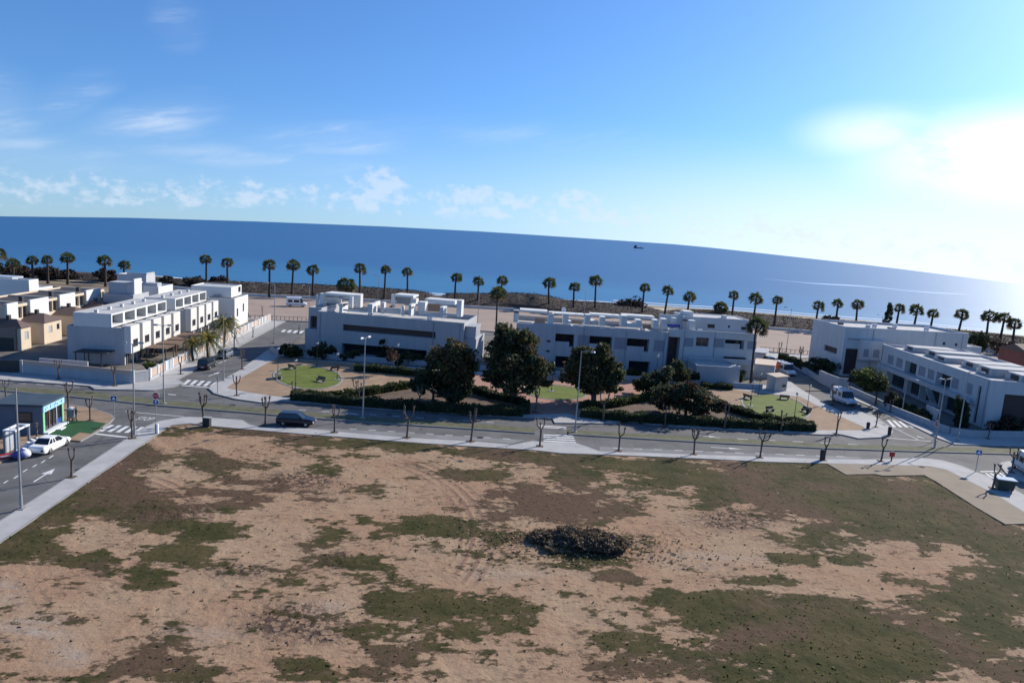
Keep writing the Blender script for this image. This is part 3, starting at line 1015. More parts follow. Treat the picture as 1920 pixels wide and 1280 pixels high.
def ring(p, q, r_):
    a, b_, c_ = [Vector((G(*t).x, G(*t).y)) for t in (p, q, r_)]
    d = 2*(a.x*(b_.y-c_.y)+b_.x*(c_.y-a.y)+c_.x*(a.y-b_.y))
    ux = ((a.length_squared)*(b_.y-c_.y)+(b_.length_squared)*(c_.y-a.y)+(c_.length_squared)*(a.y-b_.y))/d
    uy = ((a.length_squared)*(c_.x-b_.x)+(b_.length_squared)*(a.x-c_.x)+(c_.length_squared)*(b_.x-a.x))/d
    return ux, uy, (a-Vector((ux, uy))).length


trk = np.zeros_like(gx)
trp = np.zeros_like(gx)
for pts_, reg in ((((760, 868), (862, 925), (895, 1020)), [(800, 885, 110, 22), (880, 945, 60, 40), (890, 1010, 40, 40), (890, 1065, 40, 30)]),
                  (((250, 892), (352, 935), (380, 985)), [(310, 925, 70, 30), (370, 970, 40, 26)])):
    cx, cy, r0 = ring(*pts_)
    rr = np.hypot(gx-cx, gy-cy)
    mk = np.clip(2.2-np.abs(rr-r0), 0, 1)*np.clip(2*np.maximum.reduce([tex_blob(*q) for q in reg]), 0, 1)
    trp = np.where(mk > trk, rr, trp)
    trk = np.maximum(trk, mk)
hgt = hgt + chn*(fbm(gx*2.6, gy*2.6, 2)-0.5)*0.22 + trk*0.03*np.sin(trp*2*math.pi/0.95)
ok = inside(lot, gx, gy)
idx = np.full(gx.shape, -1, int)
keep = np.zeros_like(ok)
q = ok[:-1, :-1] & ok[1:, :-1] & ok[1:, 1:] & ok[:-1, 1:]
keep[:-1, :-1] |= q; keep[1:, :-1] |= q; keep[1:, 1:] |= q; keep[:-1, 1:] |= q
idx[keep] = np.arange(keep.sum())
V = np.stack([gx[keep], gy[keep], hgt[keep]], axis=1)
I, J = np.nonzero(q)
FQ = np.stack([idx[I, J], idx[I+1, J], idx[I+1, J+1], idx[I, J+1]], axis=1)
me = bpy.data.meshes.new('vacant_lot')
me.vertices.add(len(V)); me.loops.add(FQ.size); me.polygons.add(len(FQ))
me.vertices.foreach_set('co', V.astype(np.float32).ravel())
me.loops.foreach_set('vertex_index', FQ.astype(np.int32).ravel())
me.polygons.foreach_set('loop_start', np.arange(0, FQ.size, 4, dtype=np.int32))
me.polygons.foreach_set('loop_total', np.full(len(FQ), 4, dtype=np.int32))
for nm, arr in (('grass', mask), ('brown', brn), ('churn', chn), ('pale', pal), ('track', trk), ('trackpos', trp)):
    at_ = me.attributes.new(nm, 'FLOAT', 'POINT')
    at_.data.foreach_set('value', arr[keep].astype(np.float32))
me.polygons.foreach_set('use_smooth', [True]*len(FQ))
me.update()
lo = bpy.data.objects.new('vacant_lot', me)
C.objects.link(lo)
lo['kind'] = 'structure'

mt = bpy.data.materials.new('dirt_and_grass')
nt, N, L = nodes(mt)
b = N['Principled BSDF']
b.inputs['Roughness'].default_value = 0.95
b.inputs['Specular IOR Level'].default_value = 0.1
geo = N.new('ShaderNodeNewGeometry')


def attr(nm):
    n = N.new('ShaderNodeAttribute')
    n.attribute_name = nm
    return n.outputs['Fac']


def tnoise(scale, detail=5, rough=0.6, sc=None):
    n = N.new('ShaderNodeTexNoise')
    n.inputs['Scale'].default_value = scale
    n.inputs['Detail'].default_value = detail
    n.inputs['Roughness'].default_value = rough
    if sc:
        q_ = N.new('ShaderNodeMapping')
        q_.inputs['Scale'].default_value = sc
        L.new(geo.outputs['Position'], q_.inputs['Vector'])
        L.new(q_.outputs['Vector'], n.inputs['Vector'])
    else:
        L.new(geo.outputs['Position'], n.inputs['Vector'])
    return n.outputs['Fac']


def mix(fac, a, b_):
    n = N.new('ShaderNodeMix')
    n.data_type = 'RGBA'
    for i, v in ((0, fac), (6, a), (7, b_)):
        if isinstance(v, tuple):
            n.inputs[i].default_value = (*v, 1)
        elif isinstance(v, (int, float)):
            n.inputs[i].default_value = v
        else:
            L.new(v, n.inputs[i])
    return n.outputs[2]


dirt = mix(sstep(tnoise(0.13, 5), 0.35, 0.68), (0.342, 0.215, 0.132), (0.366, 0.256, 0.162))
dirt = mix(mth('MULTIPLY', sstep(tnoise(0.9, 6, 0.7), 0.45, 0.75), 0.5), dirt, (0.235, 0.142, 0.10))
weed = mth('ADD', tnoise(1.9, 6, 0.75, (0.75, 1.25, 1)), mth('MULTIPLY', mth('SUBTRACT', tnoise(0.22, 3), 0.5), 0.45))
dirt = mix(mth('MULTIPLY', sstep(weed, 0.545, 0.64), 0.62), dirt, (0.115, 0.078, 0.058))
dirt = mix(mth('MULTIPLY', sstep(tnoise(5.5, 3, 0.7), 0.58, 0.70), 0.55), dirt, (0.12, 0.08, 0.06))
dirt = mix(mth('MULTIPLY', mth('MULTIPLY', attr('pale'), sstep(tnoise(0.6, 6, 0.7, (0.6, 1.2, 1)), 0.36, 0.62)), 0.7), dirt, (0.36, 0.315, 0.27))
chm = mth('MULTIPLY', attr('churn'), sstep(tnoise(2.2, 5, 0.7), 0.40, 0.62), clamp=True)
dirt = mix(mth('MULTIPLY', chm, 0.55), dirt, (0.19, 0.14, 0.105))
vor = N.new('ShaderNodeTexVoronoi')
vor.inputs['Scale'].default_value = 2.4
L.new(geo.outputs['Position'], vor.inputs['Vector'])
dirt = mix(mth('MULTIPLY', mth('MULTIPLY', sstep(vor.outputs['Distance'], 0.42, 0.62), sstep(attr('churn'), 0.25, 0.8)), 0.85), dirt, (0.075, 0.05, 0.04))
tw = mth('SINE', mth('MULTIPLY', attr('trackpos'), 2*math.pi/0.95))
dirt = mix(mth('MULTIPLY', mth('MULTIPLY', attr('track'), sstep(tw, 0.0, 0.9)), 0.85), dirt, (0.22, 0.135, 0.095))
grass = mix(sstep(tnoise(0.3, 6, 0.65), 0.35, 0.65), (0.043, 0.044, 0.014), (0.086, 0.068, 0.029))
bsel = sstep(mth('ADD', attr('brown'), mth('MULTIPLY', mth('SUBTRACT', tnoise(1.2, 5), 0.5), 0.5)), 0.42, 0.72)
grass = mix(bsel, grass, (0.108, 0.068, 0.044))
grass = mix(mth('MULTIPLY', sstep(tnoise(2.2, 6, 0.75, (0.7, 1.2, 1)), 0.50, 0.72), 0.65), grass, (0.033, 0.035, 0.017))
grass = mix(mth('MULTIPLY', sstep(tnoise(3.1, 5, 0.75, (0.6, 1.2, 1)), 0.58, 0.70), 0.35), grass, (0.20, 0.14, 0.09))
gm = mth('ADD', attr('grass'), mth('ADD', mth('MULTIPLY', mth('SUBTRACT', tnoise(1.5, 9, 0.82, (0.6, 1.1, 1)), 0.5), 2.3), mth('MULTIPLY', mth('SUBTRACT', tnoise(0.4, 4, 0.6, (0.6, 1.3, 1)), 0.5), 0.7)))
gm = sstep(gm, 0.41, 0.63)
L.new(mix(gm, dirt, grass), b.inputs['Base Color'])
bp = N.new('ShaderNodeBump')
bp.inputs['Strength'].default_value = 0.85
bp.inputs['Distance'].default_value = 0.2
hh = mth('ADD', mth('MULTIPLY', tnoise(2.2, 6, 0.7), mth('ADD', 0.55, mth('MULTIPLY', attr('churn'), 1.2))), mth('MULTIPLY', gm, 0.25))
L.new(hh, bp.inputs['Height'])
L.new(bp.outputs['Normal'], b.inputs['Normal'])
me.materials.append(mt)

# tufts of grass and weeds on the lot
sel = ok & (mask + (nr.rand(*mask.shape)-.5)*.5 > 0.62)
cand = np.argwhere(sel)
d2 = np.hypot(gx[sel], gy[sel])
pk = nr.rand(len(cand)) < np.clip((60/d2)**2*0.13, 0, 1)
cand = cand[pk]
px_ = gx[cand[:, 0], cand[:, 1]]+nr.normal(0, 0.13, len(cand))
py_ = gy[cand[:, 0], cand[:, 1]]+nr.normal(0, 0.13, len(cand))
pz_ = hgt[cand[:, 0], cand[:, 1]]+0.015+0.03*nr.rand(len(cand))
P = np.stack([px_, py_, pz_], axis=1)
n_ = len(P)
th_ = nr.rand(n_)*6.283
wd_ = (0.05+0.07*nr.rand(n_))[:, None]
ht_ = (0.05+0.10*nr.rand(n_)**2)[:, None]
dx_ = np.stack([np.cos(th_), np.sin(th_), 0*th_], axis=1)*wd_
ln_v = np.stack([nr.normal(0, .07, n_), nr.normal(0, .07, n_), ht_[:, 0]], axis=1)
P[:, 2] -= 0.05
V = np.stack([P-dx_, P+dx_, P+dx_*0.45+ln_v, P-dx_*0.45+ln_v*0.9], axis=1).reshape(-1, 3)
bb = brn[cand[:, 0], cand[:, 1]]+nr.normal(0, 0.12, len(cand))
M['tuft1'] = leafmat('green_tuft', (0.042, 0.048, 0.018), (0.085, 0.08, 0.034), 0.9, .8, 1.3)
M['tuft2'] = leafmat('brown_tuft', (0.085, 0.056, 0.034), (0.15, 0.10, 0.062), 0.9, .8, 1.0)
M['tuft3'] = leafmat('dark_tuft', (0.022, 0.027, 0.010), (0.05, 0.05, 0.02), 0.9, .8, 1.8)
spl = np.where(bb > 0.62, 1, np.where(nr.rand(len(cand)) < 0.12, 2, 0))
o = cloud_mesh('grass', V, [M['tuft1'], M['tuft2'], M['tuft3']], split=spl)
o['kind'] = 'stuff'
# loose clods on the bare soil
sel = ok & (mask < 0.35)
cand = np.argwhere(sel)
wgt = 0.02+0.16*np.clip(chn[sel], 0, 1)+0.05*(nmid[sel] > 0.58)+0.06*(nlow[sel] > 0.52)*(nmid[sel] > 0.5)
cand = cand[nr.rand(len(cand)) < wgt]
P = np.stack([gx[cand[:, 0], cand[:, 1]]+nr.normal(0, .12, len(cand)), gy[cand[:, 0], cand[:, 1]]+nr.normal(0, .12, len(cand)), hgt[cand[:, 0], cand[:, 1]]+0.03], axis=1)
M['clod'] = mat('soil_clod', (0.20, 0.13, 0.09), 0.95, 0.3, 2)
o = cloud_mesh('clods', leaf_cloud(P, 0.10, 0.6, 0.0, seed=12), [M['clod'], M['clod'], M['tuft2']])
o['kind'] = 'stuff'

# ------------------------------------------------------------------ buildings
class Fr:
    "the plane of one facade: from P0 to P1, depth measured into the building"
    def __init__(s, P0, P1):
        s.o = Vector((P0[0], P0[1], 0))
        d = Vector((P1[0]-P0[0], P1[1]-P0[1], 0))
        s.L = d.length
        s.ux = d.normalized()
        s.uy = Vector((-s.ux.y, s.ux.x, 0))
        s.rz = math.atan2(d.y, d.x)

    def pix(s, px, py, d=0.0):
        r = ray(px, py)
        o = s.o + s.uy*d - Vector((0, 0, HC))
        t = o.dot(s.uy)/r.dot(s.uy)
        p = r*t + Vector((0, 0, HC))
        return (p-s.o).dot(s.ux), p.z

    def op(s, px0, y0, px1, y1, depth=0.15, kind='dark', d=0.0):
        u0, za = s.pix(px0, y0, d)
        u1, zb = s.pix(px1, y1, d)
        ua, zc_ = s.pix((px0+px1)/2, (y0+y1)/2, d)
        hh = abs(za-zb)/2
        return [u0, u1, zb, za, depth, kind]


WM = {'shut': 'shut', 'dark': 'glass', 'pale': 'paleglass', 'brown': 'brownglass'}


def facade(mb, u0, u1, z0, z1, ops, mp, mi=0):
    us = sorted({u0, u1, *[min(max(v, u0), u1) for o in ops for v in o[:2]]})
    zs = sorted({z0, z1, *[min(max(v, z0), z1) for o in ops for v in o[2:4]]})
    for a, b_ in zip(us, us[1:]):
        for c_, d in zip(zs, zs[1:]):
            if b_-a < 1e-4 or d-c_ < 1e-4:
                continue
            um, zm = (a+b_)/2, (c_+d)/2
            if any(o[0] < um < o[1] and o[2] < zm < o[3] for o in ops):
                continue
            mb.quad(mp(a, 0, c_), mp(b_, 0, c_), mp(b_, 0, d), mp(a, 0, d), mi)
    for o in ops:
        a, b_, c_, d, e = o[:5]
        mb.quad(mp(a, 0, c_), mp(a, e, c_), mp(a, e, d), mp(a, 0, d), mi)
        mb.quad(mp(b_, 0, c_), mp(b_, e, c_), mp(b_, e, d), mp(b_, 0, d), mi)
        mb.quad(mp(a, 0, c_), mp(b_, 0, c_), mp(b_, e, c_), mp(a, e, c_), mi)
        mb.quad(mp(a, 0, d), mp(b_, 0, d), mp(b_, e, d), mp(a, e, d), mi)


def pane(parent, o, mp):
    a, b_, c_, d, e, kind = o[:6]
    mb = MB()

    def bx(u0, u1, z0, z1, d0, d1, mi):
        P = [mp(u0, d0, z0), mp(u1, d0, z0), mp(u1, d1, z0), mp(u0, d1, z0), mp(u0, d0, z1), mp(u1, d0, z1), mp(u1, d1, z1), mp(u0, d1, z1)]
        mb.add(P, [(0, 1, 2, 3), (4, 5, 6, 7), (0, 1, 5, 4), (1, 2, 6, 5), (2, 3, 7, 6), (3, 0, 4, 7)], mi)
    bx(a+.002, b_-.002, c_+.002, d-.002, e-0.02, e+0.06, 0)
    f = 0.07
    for u0, u1, z0, z1 in ((a+.003, a+f, c_+.003, d-.003), (b_-f, b_-.003, c_+.003, d-.003), (a+f, b_-f, d-f, d-.003), (a+f, b_-f, c_+.003, c_+f)):
        bx(u0, u1, z0, z1, e-0.06, e-0.021, 1)
    n = 1 if kind == 'brown' or e > 0.8 else max(1, round((b_-a)/1.3))
    for k in range(1, n):
        u = a+(b_-a)*k/n
        bx(u-.03, u+.03, c_+f, d-f, e-0.055, e-0.022, 1)
    return mb.build('balcony_door' if e > 0.8 else ('shutter' if kind == 'brown' else 'window'), [M[WM.get(kind, 'glass')], M['frame']], parent)


def block(parent, x0, x1, y0, y1, z0, z1, ops=None, m='white', par=0.5, roof='roofdeck', pt=0.22, wname='wall', rname='roof'):
    ops = ops or {}
    mb = MB()
    maps = {'S': (lambda u, d, z: (x0+u, y0+d, z), x1-x0), 'N': (lambda u, d, z: (x1-u, y1-d, z), x1-x0),
            'E': (lambda u, d, z: (x1-d, y0+u, z), y1-y0), 'W': (lambda u, d, z: (x0+d, y1-u, z), y1-y0)}
    for k, (mp, ln_) in maps.items():
        facade(mb, 0, ln_, z0, z1, ops.get(k, []), mp)
    zr = z1-par
    a, b_, c_, d = x0+pt, x1-pt, y0+pt, y1-pt
    ring_o = [(x0, y0), (x1, y0), (x1, y1), (x0, y1)]
    ring_i = [(a, c_), (b_, c_), (b_, d), (a, d)]
    for i in range(4):
        j = (i+1) % 4
        mb.quad((*ring_o[i], z1), (*ring_o[j], z1), (*ring_i[j], z1), (*ring_i[i], z1))
        mb.quad((*ring_i[i], z1), (*ring_i[j], z1), (*ring_i[j], zr), (*ring_i[i], zr))
    w_ = mb.build(wname, M[m], parent, recalc=False)
    r_ = MB()
    r_.box(a+.002, b_-.002, c_+.002, d-.002, zr-0.15, zr)
    r_.build(rname, M[roof], parent)
    for k, lst in ops.items():
        for o in lst:
            if len(o) > 5 and o[5] != 'none':
                pane(parent, o, maps[k][0])
    return w_


def clutter(parent, fr, lst):
    for it in lst:
        px0, px1, yt, yb, d, th = it[:6]
        nm = it[6] if len(it) > 6 else 'roof_partition'
        mm = it[7] if len(it) > 7 and it[7] != 'white' else 'white_lit'
        u0, z1 = fr.pix((px0+px1)/2, yt, d)
        _, z0 = fr.pix((px0+px1)/2, yb, d)
        u0 = fr.pix(px0, (yt+yb)/2, d)[0]
        u1 = fr.pix(px1, (yt+yb)/2, d)[0]
        MB().box(u0, u1, d, d+th, z0, z1).build(nm, M[mm], parent)


def bthing(name, label, cat, fr, group=None):
    return thing(name, label, cat, (fr.o.x, fr.o.y, 0), fr.rz, group)


STREET = Vector((-math.sin(rad(5.5)), math.cos(rad(5.5)), 0))

# ---- white terraced houses along the street on the left
def townhouse(name, label):
    t = thing(name, label, 'house', group='white terraced houses along the left street')
    Wd, pt = 4.292, 0.2
    gf = [0.5, 3.7, 0.02, 2.1, 0.7, 'dark']
    u1 = [3.35, 3.95, 3.0, 5.0, 0.12, 'dark']
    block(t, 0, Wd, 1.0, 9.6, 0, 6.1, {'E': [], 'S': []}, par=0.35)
    # the street side (local -y) is open on the ground floor; door and tall window beside the bay
    for o in ([0.5, 3.7, 0.02, 1.95], [3.35, 3.95, 2.6, 5.0]):
        pane(t, [o[0], o[1], o[2], o[3], -0.10, 'dark'], lambda u, d, z: (u, 1.0+d, z))
    mb = MB()
    bw = [0.75, 2.5, 2.9, 4.2, 0.14, 'dark']
    facade(mb, 0, 3.15, 2.05, 6.45, [bw], lambda u, d, z: (u, d, z))
    mb.quad((0, 0, 2.05), (0, 0.995, 2.05), (0, 0.995, 6.45), (0, 0, 6.45))
    mb.quad((3.15, 0, 2.05), (3.15, 0.995, 2.05), (3.15, 0.995, 6.45), (3.15, 0, 6.45))
    mb.quad((0, 0, 2.05), (3.15, 0, 2.05), (3.15, 0.995, 2.05), (0, 0.995, 2.05))
    mb.quad((0, 0, 6.45), (3.15, 0, 6.45), (3.15, 0.995, 6.45), (0, 0.995, 6.45))
    bay = mb.build('bay', M['white2'], t, recalc=False)
    pane(bay, bw, lambda u, d, z: (u, d, z))
    MB().box(0.0, 3.15, 1.25, 1.4, 6.105, 6.45).build('parapet', M['white'], t)
    # set-back top storey with an open portal
    o3 = [0.35, 3.95, 6.35, 8.0, 1.5, 'dark']
    mb = MB()
    mp = lambda u, d, z: (u, 2.9+d, z)
    facade(mb, 0, Wd, 6.11, 8.25, [o3], mp)
    for x in (0, Wd):
        mb.quad((x, 2.9, 6.11), (x, 8.6, 6.11), (x, 8.6, 8.25), (x, 2.9, 8.25))
    mb.quad((0, 8.6, 6.11), (Wd, 8.6, 6.11), (Wd, 8.6, 8.25), (0, 8.6, 8.25))
    mb.build('top_storey', M['white_lit'], t, recalc=False)
    pane(t, o3, mp)
    MB().box(0.05, Wd-.05, 2.95, 8.55, 8.12, 8.24).build('roof', M['roofdeck'], t)
    MB().box(0.5, 0.9, 5.2, 5.7, 8.24, 8.75).build('chimney', M['white2'], t)
    return t


th0 = townhouse('townhouse', 'white terraced house at the street corner, nearest its blank shaded end wall')
th_rz = math.atan2(STREET.y, STREET.x)
base0 = Vector((-60.4, 108.2, 0))
th0.location = base0
th0.rotation_euler = (0, 0, th_rz)
for k in range(1, 5):
    dup(th0, 'white terraced house of the front row, %s from its blank end' % ORD[k], base0+STREET*4.3*k, th_rz)
base1 = Vector((-62.3, 132.6, 0))
for k in range(4):
    dup(th0, 'white terraced house of the rear row, %s from the gap' % ORD[k], base1+STREET*4.3*k, th_rz)


def fittings(t, ln_, zt, pipes, units, par=.9):
    "rain pipes down the facade and air conditioners on the roof"
    for u in pipes:
        MB().tube([(u, -.07, .15), (u, -.07, zt-.25)], [.055, .055], 6).build('drainpipe', M['greyslab'], t)
    for u, d in units:
        mb = MB()
        mb.box(u, u+.95, d, d+.4, zt-par+.15, zt-par+.95)
        mb.box(u+.1, u+.18, d, d+.4, zt-par, zt-par+.149)
        mb.box(u+.75, u+.83, d, d+.4, zt-par, zt-par+.149)
        mb.build('air_conditioner', M['bagwhite'], t)


def lblock(name, label, pl, pc, pr, yt, Y, z0=0, m='white', ops=None, roof='roofdeck', par=0.5, cat='house', group=None, zt=None):
    "block whose lit right side runs back along the street direction; left, corner and right edge and top as surveyed"
    def atY(px, py, YY):
        r = ray(px, py)
        t = YY/r.y
        return Vector((r.x*t, YY, HC+r.z*t))
    P1, P0 = atY(pc, yt, Y), atY(pl, yt, Y)
    r = ray(pr, yt)
    k = r.x/r.y
    s_ = (k*P1.y-P1.x)/(STREET.x-k*STREET.y)
    P0 = P1 - Vector((STREET.y, -STREET.x, 0))*(P1-P0).length
    fr = Fr((P0.x, P0.y), (P1.x, P1.y))
    t = bthing(name, label, cat, fr, group)
    block(t, 0, fr.L, 0, max(1.5, s_), z0, zt or P1.z, ops(fr, s_) if ops else None, m, par, roof)
    return t, fr, s_, P1.z


t, fr, dp, h = lblock('end_house', 'white stepped house closing the far end of the left street', 391, 440, 465, 560, 152, m='white_lit',
                      ops=lambda f, s: {'E': [[1.5, 2.6, 2.4, 4.3, .12, 'dark'], [6.0, 7.1, 3.0, 4.9, .12, 'dark']]})
block(t, -4, fr.L-1.2, 1.5, dp-1, h+0.01, h+2.3, {'E': [[dp-5, dp-3.2, h+.7, h+2.0, .12, 'dark']]}, 'white_lit', par=0.2, wname='top_storey')
MB().box(1.0, 2.5, 0.6, 1.2, h-.45, h+.5).build('roof_unit', M['greyslab'], t)
# houses further back
t, fr, dp, h = lblock('stepped_house', 'white stepped house at the left edge behind the tan row', -60, 54, 72, 525, 150, m='white_lit')
block(t, fr.L-3, fr.L-0.02, dp+.01, dp+5.5, 0, h-2.0, m='white_lit', par=.3, wname='lower_wing')
MB().box(fr.L-9, fr.L-4, 1, 5, h-.45, h+.3).build('roof_terrace', M['paleglass'], t)
MB().box(fr.L-12, fr.L-10, 1, 3, h-.45, h+.9).build('awning', M['sand'], t)
t, fr, dp, h = lblock('villa', 'grey and white villa with a glazed sunroom, between the tan and white rows', 197, 250, 279, 553, 146, m='grey_wall')
MB().box(0.5, 4.2, 1.2, 5, h-.4, h+2.4).build('side_room', M['grey_wall'], t)
MB().box(4.3, fr.L-.4, 1.0, 5, h-.4, h+2.2).build('sunroom', [M['paleglass']], t)
MB().box(4.1, fr.L-.2, .8, 5.2, h+2.21, h+2.5).build('sunroom_roof', M['white'], t)
MB().box(fr.L-.35, fr.L-.02, 0.6, dp*.55, h+.01, h+3.3).build('side_wall', M['white_lit'], t)
t, fr, dp, h = lblock('tower_house', 'grey flat roofed house with a white side, topmost against the sea', 222, 274, 291, 516, 166, m='grey_wall')
MB().box(fr.L-.3, fr.L-.02, .3, dp-.2, h+.01, h+.5).build('parapet', M['white'], t)
t, fr, dp, h = lblock('rear_house', 'white walled house behind the end of the front white row', 270, 297, 324, 538, 157, m='white_lit')
MB().box(-.1, 2.6, 1.2, 3.5, h-.4, h+.7).build('stair_head', M['grey_wall'], t)

# ---- tan row with brown hipped annexes
tr = Fr((-86, 116), (-86+STREET.x*40, 116+STREET.y*40))
ub = [tr.pix(px, 600)[0] for px in (10, 54, 110, 160, 197)]
ue = [tr.pix(px, 600)[0] for px in (31, 89, 139, 187)]
an = [(tr.pix(40, 640, -4)[0], tr.pix(58.5, 640, -4)[0]), (tr.pix(83, 630, -4)[0], tr.pix(116, 630, -4)[0])]
an += [(an[1][1]+4.5, an[1][1]+11), (an[1][1]+15, an[1][1]+21)]
zw = tr.pix(31, 603)[1]
for k in range(4):
    lab = ['tan house at the near end of the tan row, beside the dark gate', 'tan house with a brown hipped annex and two small windows, second of the tan row',
           'third tan house from the near end of the tan row', 'farthest tan house of the tan row, next to the grey villa'][k]
    o3 = tr.o + tr.ux*ub[k]
    t = thing('tan_house', lab, 'house', (o3.x, o3.y, 0), tr.rz, 'tan row houses on the left')
    wd = ub[k+1]-ub[k]-.01
    be = ue[k]-ub[k]
    wmid = (be+wd)/2
    ops = [[be+.15, wmid-.1, 4.6, 6.6, .4, 'dark'], [wmid+.1, wd-.15, 4.6, 6.6, .4, 'dark']]
    block(t, 0, wd, 0, 9, 0, 7.1, {'S': ops}, 'tan', .3, 'darkroof')
    MB().box(.02, be, -.35, -.003, 4.1, 7.55).build('upper_facing', M['white_lit'], t)
    MB().box(be*.3, be*.3+.7, 2, 2.6, 6.8, 7.9).build('chimney', M['darkroof'], t)
    a0, a1 = an[k][0]-ub[k], an[k][1]-ub[k]
    mb = MB()
    wo = [[(a1-a0)*.25, (a1-a0)*.25+1.2, 2.0, 3.2, .1, 'pale'], [(a1-a0)*.72, (a1-a0)*.72+.9, 2.2, 3.3, .1, 'dark']] if k else [[(a1-a0)*.35, (a1-a0)*.35+1.1, 1.9, 3.2, .1, 'pale']]
    mp = lambda u, d, z: (a0+u, -4+d, z)
    facade(mb, 0, a1-a0, 0, 4.0, wo, mp)
    for x in (a0, a1):
        mb.quad((x, -4, 0), (x, -.004, 0), (x, -.004, 4.0), (x, -4, 4.0))
    anx = mb.build('annex', M['tan'], t, recalc=False)
    for q_ in wo:
        pane(anx, q_, mp)
    am = (a0+a1)/2
    mb = MB()
    e = .25
    V_ = [(a0-e, -4-e, 4.0), (a1+e, -4-e, 4.0), (a1+e, -.006, 4.0), (a0-e, -.006, 4.0), (am, -2.6, 5.3), (am, -.006, 5.3)]
    mb.add(V_, [(0, 1, 4), (1, 2, 5, 4), (3, 0, 4, 5), (0, 1, 2, 3), (2, 3, 5)])
    mb.build('annex_roof', M['rooftile'], t)
    MB().box(am-.3, am+.3, -1.6, -1.1, 4.9, 5.9).build('annex_chimney', M['darkroof'], t)
w0 = Fr((-97, 112.6), (-82.4, 113.2))
t = bthing('end_wall', 'brown shaded wall with a dark garage gate at the left edge', 'wall', w0)
MB().box(0, w0.L, 0, .3, 0, 4.05).build('wall', M['brownwall'], t)
MB().box(6, w0.L-.4, -.08, -.004, 0, 2.3).build('garage_door', M['darksteel'], t)
fr = Fr(tuple(G(-30, 698)[:2]), tuple(G(38, 700)[:2]))
t = bthing('yard_gate', 'dark sheet gate left of the white garden wall', 'gate', fr)
MB().box(0, fr.L, 0, .08, .15, 1.9).build('leaf', M['darksteel'], t)
MB().box(fr.L, fr.L+.3, -.1, .2, .15, 2.0).build('post', M['white'], t)

# ---- apartment block by the park, left (shaded front, roof terraces)
b1 = Fr((-37.1, 130), (-9.0, 126.5))
t = bthing('apartment_block', 'white apartment block left of the big trees, with one long dark ribbon window', 'building', b1)
zt = b1.pix(592, 582.5)[1]
uR, zR1 = b1.pix(817, 620); _, zR0 = b1.pix(817, 632.5)
uL, zL1 = b1.pix(643, 610); _, zL0 = b1.pix(643, 622.5)
gl, gz = b1.pix(641, 643)
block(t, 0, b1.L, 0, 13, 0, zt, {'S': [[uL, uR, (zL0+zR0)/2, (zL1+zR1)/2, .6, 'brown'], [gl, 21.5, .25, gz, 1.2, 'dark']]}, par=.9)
u0, z1 = b1.pix(579, 573, 2)
v1, va = b1.pix(595, 593, 2)
_, vb = b1.pix(594, 616, 2)
v0, _ = b1.pix(582, 600, 2)
block(t, u0, -0.01, 2, 11, 0, zt+.35, {'S': [[v0-u0, v1-u0-.05, vb, va, .8, 'brown']]}, par=.4, wname='side_wing')
u2, z2 = b1.pix(572, 617, 1.2)
MB().box(u2, -.012, 1.2, 1.99, 0, vb-.05).build('balcony_wall', M['white'], t)
u0, z1 = b1.pix(893, 636, 1)
block(t, b1.L+.01, u0, 1, 10, 0, z1, par=.15, wname='lower_wing')
uu, zz = b1.pix(873, 612, 1.2)
mb = MB()
mb.box(b1.L+.05, u0-.2, 1.3, 1.36, z1, z1+2.1)
mb.box(u0-.26, u0-.2, 1.37, 6, z1, z1+2.1)
mb.build('glass_screen', M['paleglass'], t)
MB().box(b1.L+.03, u0-.1, 1.1, 6.2, z1+2.11, z1+2.3).build('canopy', M['white'], t)
clutter(t, b1, [(592, 597, 552, 574, 8, .3), (599, 607, 550, 574, 8, 1.2), (608, 668, 551, 556, 8.2, 4, 'pergola_beam'), (612, 640, 560, 575, 11, .2, 'terrace_wall'),
                (636, 642, 569, 586, .3, 3), (643, 689, 581, 584.5, .3, .12, 'rail'), (655, 661, 556, 577, 5, .5), (664, 676, 553, 576, 7, 1.4, 'roof_partition', 'white2'),
                (690, 698, 570, 587, .3, 3, 'chimney'), (701, 704, 566, 574, 6, 3), (714, 720, 567, 588, 2.5, 1.2), (733, 739, 552, 576, 8, .8),
                (739, 775, 553, 557, 8.1, 4, 'pergola_beam'), (744, 770, 557, 570, 11, .2, 'solar_panel', 'bluegrey'), (766, 771, 571, 592, .3, 3, 'chimney'),
                (753, 757, 573, 592, 1.5, .6), (770, 780, 560, 570, 8, 2, 'roof_partition', 'white2'), (783, 797, 566, 584, 4, 2), (797, 853, 562, 569, 7, 3.5, 'pergola_beam'),
                (800, 825, 570, 584, 10, .2, 'terrace_wall', 'brownwall'), (824, 831, 576, 596, .3, 3, 'chimney'), (856, 865, 563, 594, 3, 2.2), (831, 858, 588, 592, .3, .12, 'rail'),
                (720, 752, 577, 588, 3, .15, 'terrace_wall', 'white2'), (785, 822, 587, 593, .35, .2, 'terrace_wall')])
fittings(t, b1.L, zt, (.6, 22.6, 27.6), ((4, 1.5), (9.2, 2), (20, 5)))
for px in (645, 692, 733, 770, 826):
    clutter(t, b1, [(px-3, px+3, 569.5+(px-640)*.045, 572+(px-640)*.045, .5, 1.5, 'chimney_cap', 'darkroof')])

